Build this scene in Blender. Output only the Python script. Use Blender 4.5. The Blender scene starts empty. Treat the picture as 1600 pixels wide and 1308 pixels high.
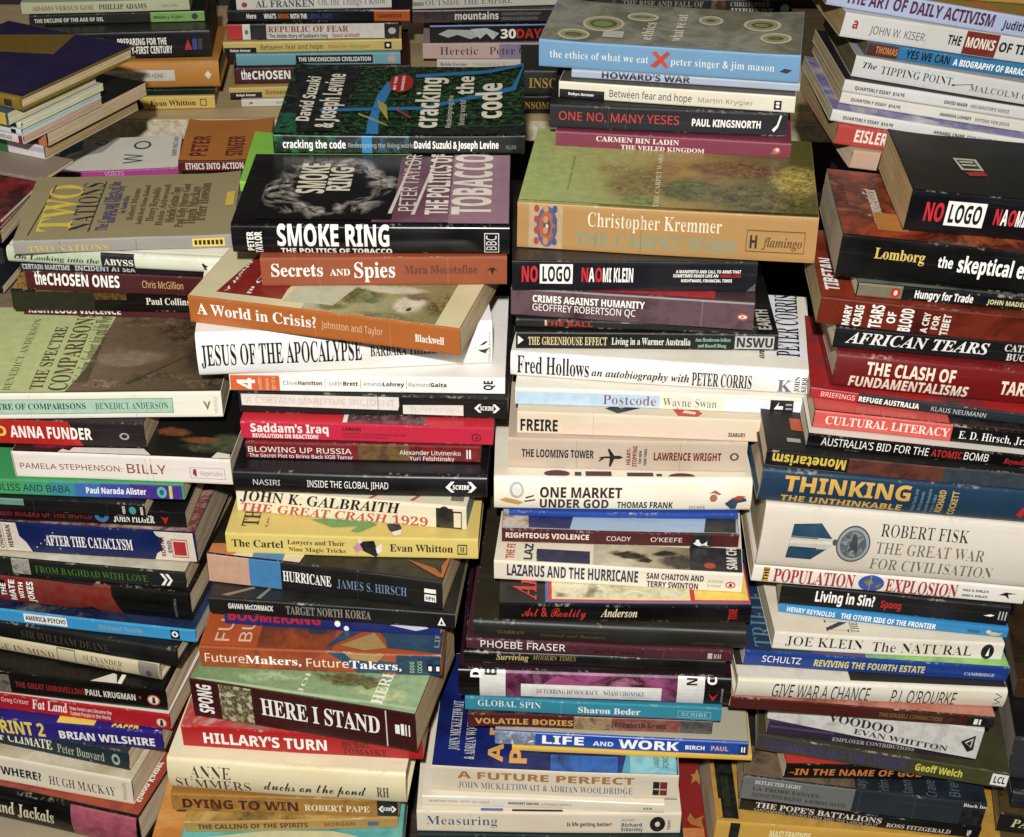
import bpy, bmesh, math, random
from mathutils import Vector, Euler, Matrix
from mathutils.geometry import tessellate_polygon
SC = bpy.context.scene
COL = SC.collection

# ------------------------------------------------------------------ camera
cd = bpy.data.cameras.new('camera'); cam = bpy.data.objects.new('camera', cd); COL.objects.link(cam)
SC.camera = cam
cd.sensor_fit = 'HORIZONTAL'; cd.sensor_width = 36.0; cd.lens = 56.25
cd.clip_start = .02; cd.clip_end = 60
CAM = Vector((0.0, -1.01766, 1.0559))
_th = math.radians(32.0); _ro = math.radians(0.3)
fw = Vector((0, math.cos(_th), -math.sin(_th)))
_r0 = Vector((1, 0, 0)); _u0 = Vector((0, math.sin(_th), math.cos(_th)))
RT = _r0*math.cos(_ro) + _u0*math.sin(_ro); UP = -_r0*math.sin(_ro) + _u0*math.cos(_ro)
cam.matrix_world = Matrix(((RT.x, UP.x, -fw.x, CAM.x), (RT.y, UP.y, -fw.y, CAM.y), (RT.z, UP.z, -fw.z, CAM.z), (0, 0, 0, 1)))
SC.render.resolution_x = 1024; SC.render.resolution_y = 837

# ------------------------------------------------------------------ world, lamp, exposure
w = bpy.data.worlds.new('World'); SC.world = w; w.use_nodes = True
bg = w.node_tree.nodes['Background']
bg.inputs[0].default_value = (1.0, .90, .74, 1); bg.inputs[1].default_value = AMB = .15
ld = bpy.data.lights.new('camera_flash', 'SPOT'); ld.energy = 163; ld.color = (1, .99, .975)
ld.shadow_soft_size = .022; ld.spot_size = math.radians(150); ld.spot_blend = .6
lo = bpy.data.objects.new('camera_flash', ld); COL.objects.link(lo)
lo.location = CAM + UP*.15 - RT*.03 - fw*.38
lo.rotation_euler = (Vector((.02, .03, .43)) - lo.location).to_track_quat('-Z', 'Y').to_euler()
SC.view_settings.view_transform = 'Standard'; SC.view_settings.look = 'None'
SC.view_settings.exposure = 0.0; SC.view_settings.gamma = 1.0; SC.view_settings.use_curve_mapping = False
SC.cycles.max_bounces = 6; SC.cycles.diffuse_bounces = 3; SC.cycles.glossy_bounces = 2
SC.cycles.use_denoising = True

# ------------------------------------------------------------------ materials
def lin(h, k=.92):
    h = h.lstrip('#'); o = []
    for i in (0, 2, 4):
        c = int(h[i:i+2], 16)/255; o.append((c/12.92 if c <= .04045 else ((c+.055)/1.055)**2.4)*k)
    l = .3*o[0]+.6*o[1]+.1*o[2]; d = .55+.45*min(1, l/.09)          # inks of near-black covers are truly dark
    g = .16*min(1, l/.35)                          # paper and card are a little greyer than pure ink
    return tuple(((x*(1-g)+l*g)*d)**1.08 for x in o)+(1,)
MC = {}
def nt_new(name):
    m = bpy.data.materials.new(name); m.use_nodes = True
    return m, m.node_tree, m.node_tree.nodes['Principled BSDF']
def N(t, kind, **kw):
    n = t.nodes.new(kind)
    for k, v in kw.items(): setattr(n, k, v)
    return n
def mixc(t, fac, a, b):
    m = N(t, 'ShaderNodeMix', data_type='RGBA'); t.links.new(fac, m.inputs[0])
    for s, v in ((6, a), (7, b)):
        if isinstance(v, tuple): m.inputs[s].default_value = v
        else: t.links.new(v, m.inputs[s])
    return m.outputs[2]
def print_mat(h):                      # printing ink on paper
    if ('p', h) in MC: return MC['p', h]
    m, t, b = nt_new('print_ink')
    c = lin(h)
    no = N(t, 'ShaderNodeTexNoise'); no.inputs['Scale'].default_value = 140; no.inputs['Detail'].default_value = 4
    tc = N(t, 'ShaderNodeTexCoord'); t.links.new(tc.outputs['Object'], no.inputs['Vector'])
    r = N(t, 'ShaderNodeMapRange'); r.inputs[1].default_value = .35; r.inputs[2].default_value = .75; r.inputs[3].default_value = 0; r.inputs[4].default_value = .55
    t.links.new(no.outputs[0], r.inputs[0])
    lum = .3*c[0]+.6*c[1]+.1*c[2]
    alt = tuple(x*.72 for x in c[:3])+(1,) if lum > .12 else tuple(x*.85+.035 for x in c[:3])+(1,)
    t.links.new(mixc(t, r.outputs[0], c, alt), b.inputs['Base Color'])
    b.inputs['Roughness'].default_value = .42
    MC['p', h] = m; return m
def art_mat(cols, sc, kind, L=200):           # printed picture: blotchy procedural image
    k = ('a', tuple(cols), sc, kind, L if kind == 'g' else 0)
    if k in MC: return MC[k]
    m, t, b = nt_new('printed_picture')
    tc = N(t, 'ShaderNodeTexCoord')
    no = N(t, 'ShaderNodeTexNoise'); no.inputs['Scale'].default_value = sc*1.6; no.inputs['Detail'].default_value = 7; no.inputs['Roughness'].default_value = .66; no.inputs['Distortion'].default_value = .45
    t.links.new(tc.outputs['Object'], no.inputs['Vector'])
    src = no.outputs[0]
    if kind == 'v':
        vo = N(t, 'ShaderNodeTexVoronoi'); vo.inputs['Scale'].default_value = sc*3.2
        ad = N(t, 'ShaderNodeVectorMath', operation='MULTIPLY_ADD'); t.links.new(no.outputs[1], ad.inputs[0]); ad.inputs[1].default_value = (.02, .02, .02); t.links.new(tc.outputs['Object'], ad.inputs[2])
        t.links.new(ad.outputs[0], vo.inputs['Vector'])
        av = N(t, 'ShaderNodeMath', operation='MULTIPLY_ADD'); t.links.new(vo.outputs['Distance'], av.inputs[0]); av.inputs[1].default_value = .38
        t.links.new(no.outputs[0], av.inputs[2]); sb = N(t, 'ShaderNodeMath', operation='SUBTRACT'); t.links.new(av.outputs[0], sb.inputs[0]); sb.inputs[1].default_value = .16
        src = sb.outputs[0]
    if kind == 'g':                    # colours run along the cover, broken up like brushwork or a soft photograph
        sx = N(t, 'ShaderNodeSeparateXYZ'); t.links.new(tc.outputs['Object'], sx.inputs[0])
        g1 = N(t, 'ShaderNodeMath', operation='MULTIPLY_ADD'); t.links.new(sx.outputs[0], g1.inputs[0]); g1.inputs[1].default_value = .32/(L/1000); g1.inputs[2].default_value = .34-.25
        g2 = N(t, 'ShaderNodeMath', operation='MULTIPLY_ADD'); t.links.new(no.outputs[0], g2.inputs[0]); g2.inputs[1].default_value = .5; t.links.new(g1.outputs[0], g2.inputs[2])
        src = g2.outputs[0]
    cr = N(t, 'ShaderNodeValToRGB'); n = len(cols)
    els = cr.color_ramp.elements
    while len(els) < n: els.new(.5)
    for i, c in enumerate(cols):
        els[i].position = .34 + .32*i/(n-1) if kind == 'g' else .28 + .44*i/(n-1); els[i].color = lin(c)
    t.links.new(src, cr.inputs[0]); t.links.new(cr.outputs[0], b.inputs['Base Color'])
    b.inputs['Roughness'].default_value = .38
    MC[k] = m; return m
def scene_mat(cols, blobs, dist, u0, u1):   # a painted or photographed scene: a run of colours with soft-edged masses in front
    m, t, b = nt_new('scene_print')
    tc = N(t, 'ShaderNodeTexCoord')
    nz = []
    for sc_, de in ((30, 6), (150, 5), (420, 3)):
        n = N(t, 'ShaderNodeTexNoise'); n.inputs['Scale'].default_value = sc_; n.inputs['Detail'].default_value = de; n.inputs['Roughness'].default_value = .65; t.links.new(tc.outputs['Object'], n.inputs['Vector']); nz.append(n)
    wv = N(t, 'ShaderNodeVectorMath', operation='MULTIPLY_ADD'); t.links.new(nz[0].outputs[1], wv.inputs[0]); wv.inputs[1].default_value = (.05*dist, .05*dist, 0); t.links.new(tc.outputs['Object'], wv.inputs[2])
    w2 = N(t, 'ShaderNodeVectorMath', operation='MULTIPLY_ADD'); t.links.new(nz[1].outputs[1], w2.inputs[0]); w2.inputs[1].default_value = (.022*dist, .022*dist, 0); t.links.new(wv.outputs[0], w2.inputs[2])
    sx = N(t, 'ShaderNodeSeparateXYZ'); t.links.new(w2.outputs[0], sx.inputs[0])
    g = N(t, 'ShaderNodeMapRange'); g.inputs[1].default_value = u0/1000; g.inputs[2].default_value = u1/1000+.03*dist; t.links.new(sx.outputs[0], g.inputs[0])
    cr = N(t, 'ShaderNodeValToRGB'); e = cr.color_ramp.elements
    while len(e) < len(cols): e.new(.5)
    for i, c in enumerate(cols): e[i].position = i/(len(cols)-1); e[i].color = lin(c)
    t.links.new(g.outputs[0], cr.inputs[0]); col = cr.outputs[0]
    fr = N(t, 'ShaderNodeMapRange'); fr.inputs[1].default_value = .40; fr.inputs[2].default_value = .60; t.links.new(nz[2].outputs[0], fr.inputs[0])
    f2 = N(t, 'ShaderNodeMapRange'); f2.inputs[1].default_value = .38; f2.inputs[2].default_value = .64; t.links.new(nz[1].outputs[0], f2.inputs[0])
    av = N(t, 'ShaderNodeMath', operation='MULTIPLY_ADD'); t.links.new(fr.outputs[0], av.inputs[0]); av.inputs[1].default_value = .5
    hv = N(t, 'ShaderNodeMath', operation='MULTIPLY'); t.links.new(f2.outputs[0], hv.inputs[0]); hv.inputs[1].default_value = .5; t.links.new(hv.outputs[0], av.inputs[2])
    for cx, cy, rx, ry, ca, cb in blobs:
        mp = N(t, 'ShaderNodeMapping'); o = .036*dist
        mp.inputs['Location'].default_value = (-(cx/1000+o)/(rx/1000), -(cy/1000+o)/(ry/1000), 0); mp.inputs['Scale'].default_value = (1000/rx, 1000/ry, 0)
        t.links.new(w2.outputs[0], mp.inputs[0])
        ln = N(t, 'ShaderNodeVectorMath', operation='LENGTH'); t.links.new(mp.outputs[0], ln.inputs[0])
        r = N(t, 'ShaderNodeMapRange', interpolation_type='SMOOTHSTEP'); r.inputs[1].default_value = 1.15; r.inputs[2].default_value = .6; r.inputs[3].default_value = 0; r.inputs[4].default_value = 1; t.links.new(ln.outputs['Value'], r.inputs[0])
        col = mixc(t, r.outputs[0], col, mixc(t, av.outputs[0], lin(ca), lin(cb)))
    gr = mixc(t, f2.outputs[0], (.86, .86, .86, 1), (1.1, 1.1, 1.1, 1))
    mu = N(t, 'ShaderNodeMix', data_type='RGBA', blend_type='MULTIPLY'); mu.inputs[0].default_value = 1; t.links.new(col, mu.inputs[6]); t.links.new(gr, mu.inputs[7])
    t.links.new(mu.outputs[2], b.inputs['Base Color']); b.inputs['Roughness'].default_value = .36
    return m
def smoke_mat(cx, cy, rx, ry):         # a wispy pale ring on black
    m, t, b = nt_new('smoke_ring_print')
    tc = N(t, 'ShaderNodeTexCoord'); sx = N(t, 'ShaderNodeSeparateXYZ')
    n1 = N(t, 'ShaderNodeTexNoise'); n1.inputs['Scale'].default_value = 26; n1.inputs['Detail'].default_value = 3; n1.inputs['Distortion'].default_value = 1.5; t.links.new(tc.outputs['Object'], n1.inputs['Vector'])
    wv = N(t, 'ShaderNodeVectorMath', operation='MULTIPLY_ADD'); t.links.new(n1.outputs[1], wv.inputs[0]); wv.inputs[1].default_value = (.034, .034, 0); t.links.new(tc.outputs['Object'], wv.inputs[2])
    mp = N(t, 'ShaderNodeMapping'); mp.vector_type = 'POINT'; mp.inputs['Location'].default_value = (-(cx+.017)/rx, -(cy+.017)/ry, 0); mp.inputs['Scale'].default_value = (1/rx, 1/ry, 0)
    t.links.new(wv.outputs[0], mp.inputs[0])
    ln = N(t, 'ShaderNodeVectorMath', operation='LENGTH'); t.links.new(mp.outputs[0], ln.inputs[0])
    cr = N(t, 'ShaderNodeValToRGB'); e = cr.color_ramp.elements
    e[0].position = .55; e[0].color = (0, 0, 0, 1); e[1].position = 1.0; e[1].color = (0, 0, 0, 1)
    for p_, v_ in ((.68, .95), (.74, .25), (.80, 1.0), (.88, .5)): x = e.new(p_); x.color = (v_, v_, v_, 1)
    t.links.new(ln.outputs['Value'], cr.inputs[0])
    n2 = N(t, 'ShaderNodeTexNoise'); n2.inputs['Scale'].default_value = 34; n2.inputs['Detail'].default_value = 6; n2.inputs['Distortion'].default_value = 2.5; t.links.new(tc.outputs['Object'], n2.inputs['Vector'])
    r = N(t, 'ShaderNodeMapRange'); r.inputs[1].default_value = .43; r.inputs[2].default_value = .66; t.links.new(n2.outputs[0], r.inputs[0])
    mu = N(t, 'ShaderNodeMath', operation='MULTIPLY'); t.links.new(cr.outputs[0], mu.inputs[0]); t.links.new(r.outputs[0], mu.inputs[1])
    t.links.new(mixc(t, mu.outputs[0], lin('#1b1216'), lin('#d8ccbc')), b.inputs['Base Color']); b.inputs['Roughness'].default_value = .3
    return m
def cover_mat(h, gl):                  # card cover with rubbed edges and handling marks
    k = ('c', h, gl)
    if k in MC: return MC[k]
    m, t, b = nt_new('printed_card')
    c = lin(h); lum = .3*c[0]+.6*c[1]+.1*c[2]
    tc = N(t, 'ShaderNodeTexCoord'); oi = N(t, 'ShaderNodeObjectInfo')
    ad = N(t, 'ShaderNodeVectorMath', operation='ADD'); t.links.new(tc.outputs['Object'], ad.inputs[0]); t.links.new(oi.outputs['Random'], ad.inputs[1])
    n1 = N(t, 'ShaderNodeTexNoise'); n1.inputs['Scale'].default_value = 22; n1.inputs['Detail'].default_value = 5; t.links.new(ad.outputs[0], n1.inputs['Vector'])
    r1 = N(t, 'ShaderNodeMapRange'); r1.inputs[1].default_value = .42; r1.inputs[2].default_value = .78; r1.inputs[4].default_value = .55; t.links.new(n1.outputs[0], r1.inputs[0])
    alt = (c[0]*.86, c[1]*.79, c[2]*.64, 1) if lum > .3 else tuple(x*.80 for x in c[:3])+(1,) if lum > .1 else tuple(x*.9+.012 for x in c[:3])+(1,)
    base = mixc(t, r1.outputs[0], c, alt)
    mp = N(t, 'ShaderNodeMapping'); mp.inputs['Scale'].default_value = (9, 60, 260); mp.inputs['Rotation'].default_value = (0, .06, 0); t.links.new(ad.outputs[0], mp.inputs[0])
    n4 = N(t, 'ShaderNodeTexNoise'); n4.inputs['Scale'].default_value = 1; n4.inputs['Detail'].default_value = 7; n4.inputs['Roughness'].default_value = .7; t.links.new(mp.outputs[0], n4.inputs['Vector'])
    r4 = N(t, 'ShaderNodeMapRange'); r4.inputs[1].default_value = .57; r4.inputs[2].default_value = .76; r4.inputs[4].default_value = .55; t.links.new(n4.outputs[0], r4.inputs[0])
    base = mixc(t, r4.outputs[0], base, tuple(x*.66 for x in c[:3])+(1,) if lum > .12 else tuple(x+.035 for x in c[:3])+(1,))
    at = N(t, 'ShaderNodeAttribute', attribute_name='wear')
    n2 = N(t, 'ShaderNodeTexNoise'); n2.inputs['Scale'].default_value = 320; n2.inputs['Detail'].default_value = 5; t.links.new(ad.outputs[0], n2.inputs['Vector'])
    n3 = N(t, 'ShaderNodeTexNoise'); n3.inputs['Scale'].default_value = 45; n3.inputs['Detail'].default_value = 2; t.links.new(ad.outputs[0], n3.inputs['Vector'])
    a1 = N(t, 'ShaderNodeMath', operation='MULTIPLY'); t.links.new(n2.outputs[0], a1.inputs[0]); t.links.new(n3.outputs[0], a1.inputs[1])
    a2 = N(t, 'ShaderNodeMath', operation='MULTIPLY'); t.links.new(a1.outputs[0], a2.inputs[0]); t.links.new(at.outputs['Fac'], a2.inputs[1])
    r2 = N(t, 'ShaderNodeMapRange'); r2.inputs[1].default_value = .30; r2.inputs[2].default_value = .46; r2.inputs[4].default_value = .5; t.links.new(a2.outputs[0], r2.inputs[0])
    worn = (.55, .50, .42, 1) if lum < .4 else tuple(x*.62 for x in c[:3])+(1,)
    t.links.new(mixc(t, r2.outputs[0], base, worn), b.inputs['Base Color'])
    rr = N(t, 'ShaderNodeMapRange'); rr.inputs[3].default_value = gl; rr.inputs[4].default_value = gl+.22; t.links.new(n1.outputs[0], rr.inputs[0]); t.links.new(rr.outputs[0], b.inputs['Roughness'])
    b.inputs['Specular IOR Level'].default_value = .4
    bp = N(t, 'ShaderNodeBump'); bp.inputs['Strength'].default_value = .12; bp.inputs['Distance'].default_value = .002; t.links.new(n3.outputs[0], bp.inputs['Height']); t.links.new(bp.outputs[0], b.inputs['Normal'])
    MC[k] = m; return m
def page_mat(h):                       # edges of hundreds of leaves
    if ('g', h) in MC: return MC['g', h]
    m, t, b = nt_new('page_edges')
    tc = N(t, 'ShaderNodeTexCoord'); mp = N(t, 'ShaderNodeMapping'); mp.inputs['Scale'].default_value = (7, 7, 620)
    t.links.new(tc.outputs['Object'], mp.inputs[0])
    no = N(t, 'ShaderNodeTexNoise'); no.inputs['Scale'].default_value = 1; no.inputs['Detail'].default_value = 5; no.inputs['Roughness'].default_value = .78; no.inputs['Distortion'].default_value = .25; t.links.new(mp.outputs[0], no.inputs['Vector'])
    n2 = N(t, 'ShaderNodeTexNoise'); n2.inputs['Scale'].default_value = 30; n2.inputs['Detail'].default_value = 4; t.links.new(tc.outputs['Object'], n2.inputs['Vector'])
    c = lin(h, 1.25); dk = (c[0]*.55, c[1]*.50, c[2]*.43, 1); fx = (c[0]*.86, c[1]*.76, c[2]*.58, 1)
    r = N(t, 'ShaderNodeMapRange'); r.inputs[1].default_value = .36; r.inputs[2].default_value = .64; r.inputs[3].default_value = 1; r.inputs[4].default_value = 0; t.links.new(no.outputs[0], r.inputs[0])
    r3 = N(t, 'ShaderNodeMapRange'); r3.inputs[1].default_value = .4; r3.inputs[2].default_value = .72; t.links.new(n2.outputs[0], r3.inputs[0])
    t.links.new(mixc(t, r.outputs[0], mixc(t, r3.outputs[0], c, fx), dk), b.inputs['Base Color'])
    b.inputs['Roughness'].default_value = .85; b.inputs['Specular IOR Level'].default_value = .15
    bp = N(t, 'ShaderNodeBump'); bp.inputs['Strength'].default_value = .35; bp.inputs['Distance'].default_value = .001; t.links.new(no.outputs[0], bp.inputs['Height']); t.links.new(bp.outputs[0], b.inputs['Normal'])
    MC['g', h] = m; return m
def wood_mat(name, c1, c2, sx, speck=False):
    m, t, b = nt_new(name)
    tc = N(t, 'ShaderNodeTexCoord'); mp = N(t, 'ShaderNodeMapping'); mp.inputs['Scale'].default_value = (3, 40, 40) if not speck else (60, 60, 60)
    t.links.new(tc.outputs['Object'], mp.inputs[0])
    no = N(t, 'ShaderNodeTexNoise'); no.inputs['Scale'].default_value = sx; no.inputs['Detail'].default_value = 6; no.inputs['Distortion'].default_value = .6; t.links.new(mp.outputs[0], no.inputs['Vector'])
    cr = N(t, 'ShaderNodeValToRGB'); cr.color_ramp.elements[0].position = .33; cr.color_ramp.elements[1].position = .62
    cr.color_ramp.elements[0].color = c1; cr.color_ramp.elements[1].color = c2
    t.links.new(no.outputs[0], cr.inputs[0]); t.links.new(cr.outputs[0], b.inputs['Base Color']); b.inputs['Roughness'].default_value = .6
    return m

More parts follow.
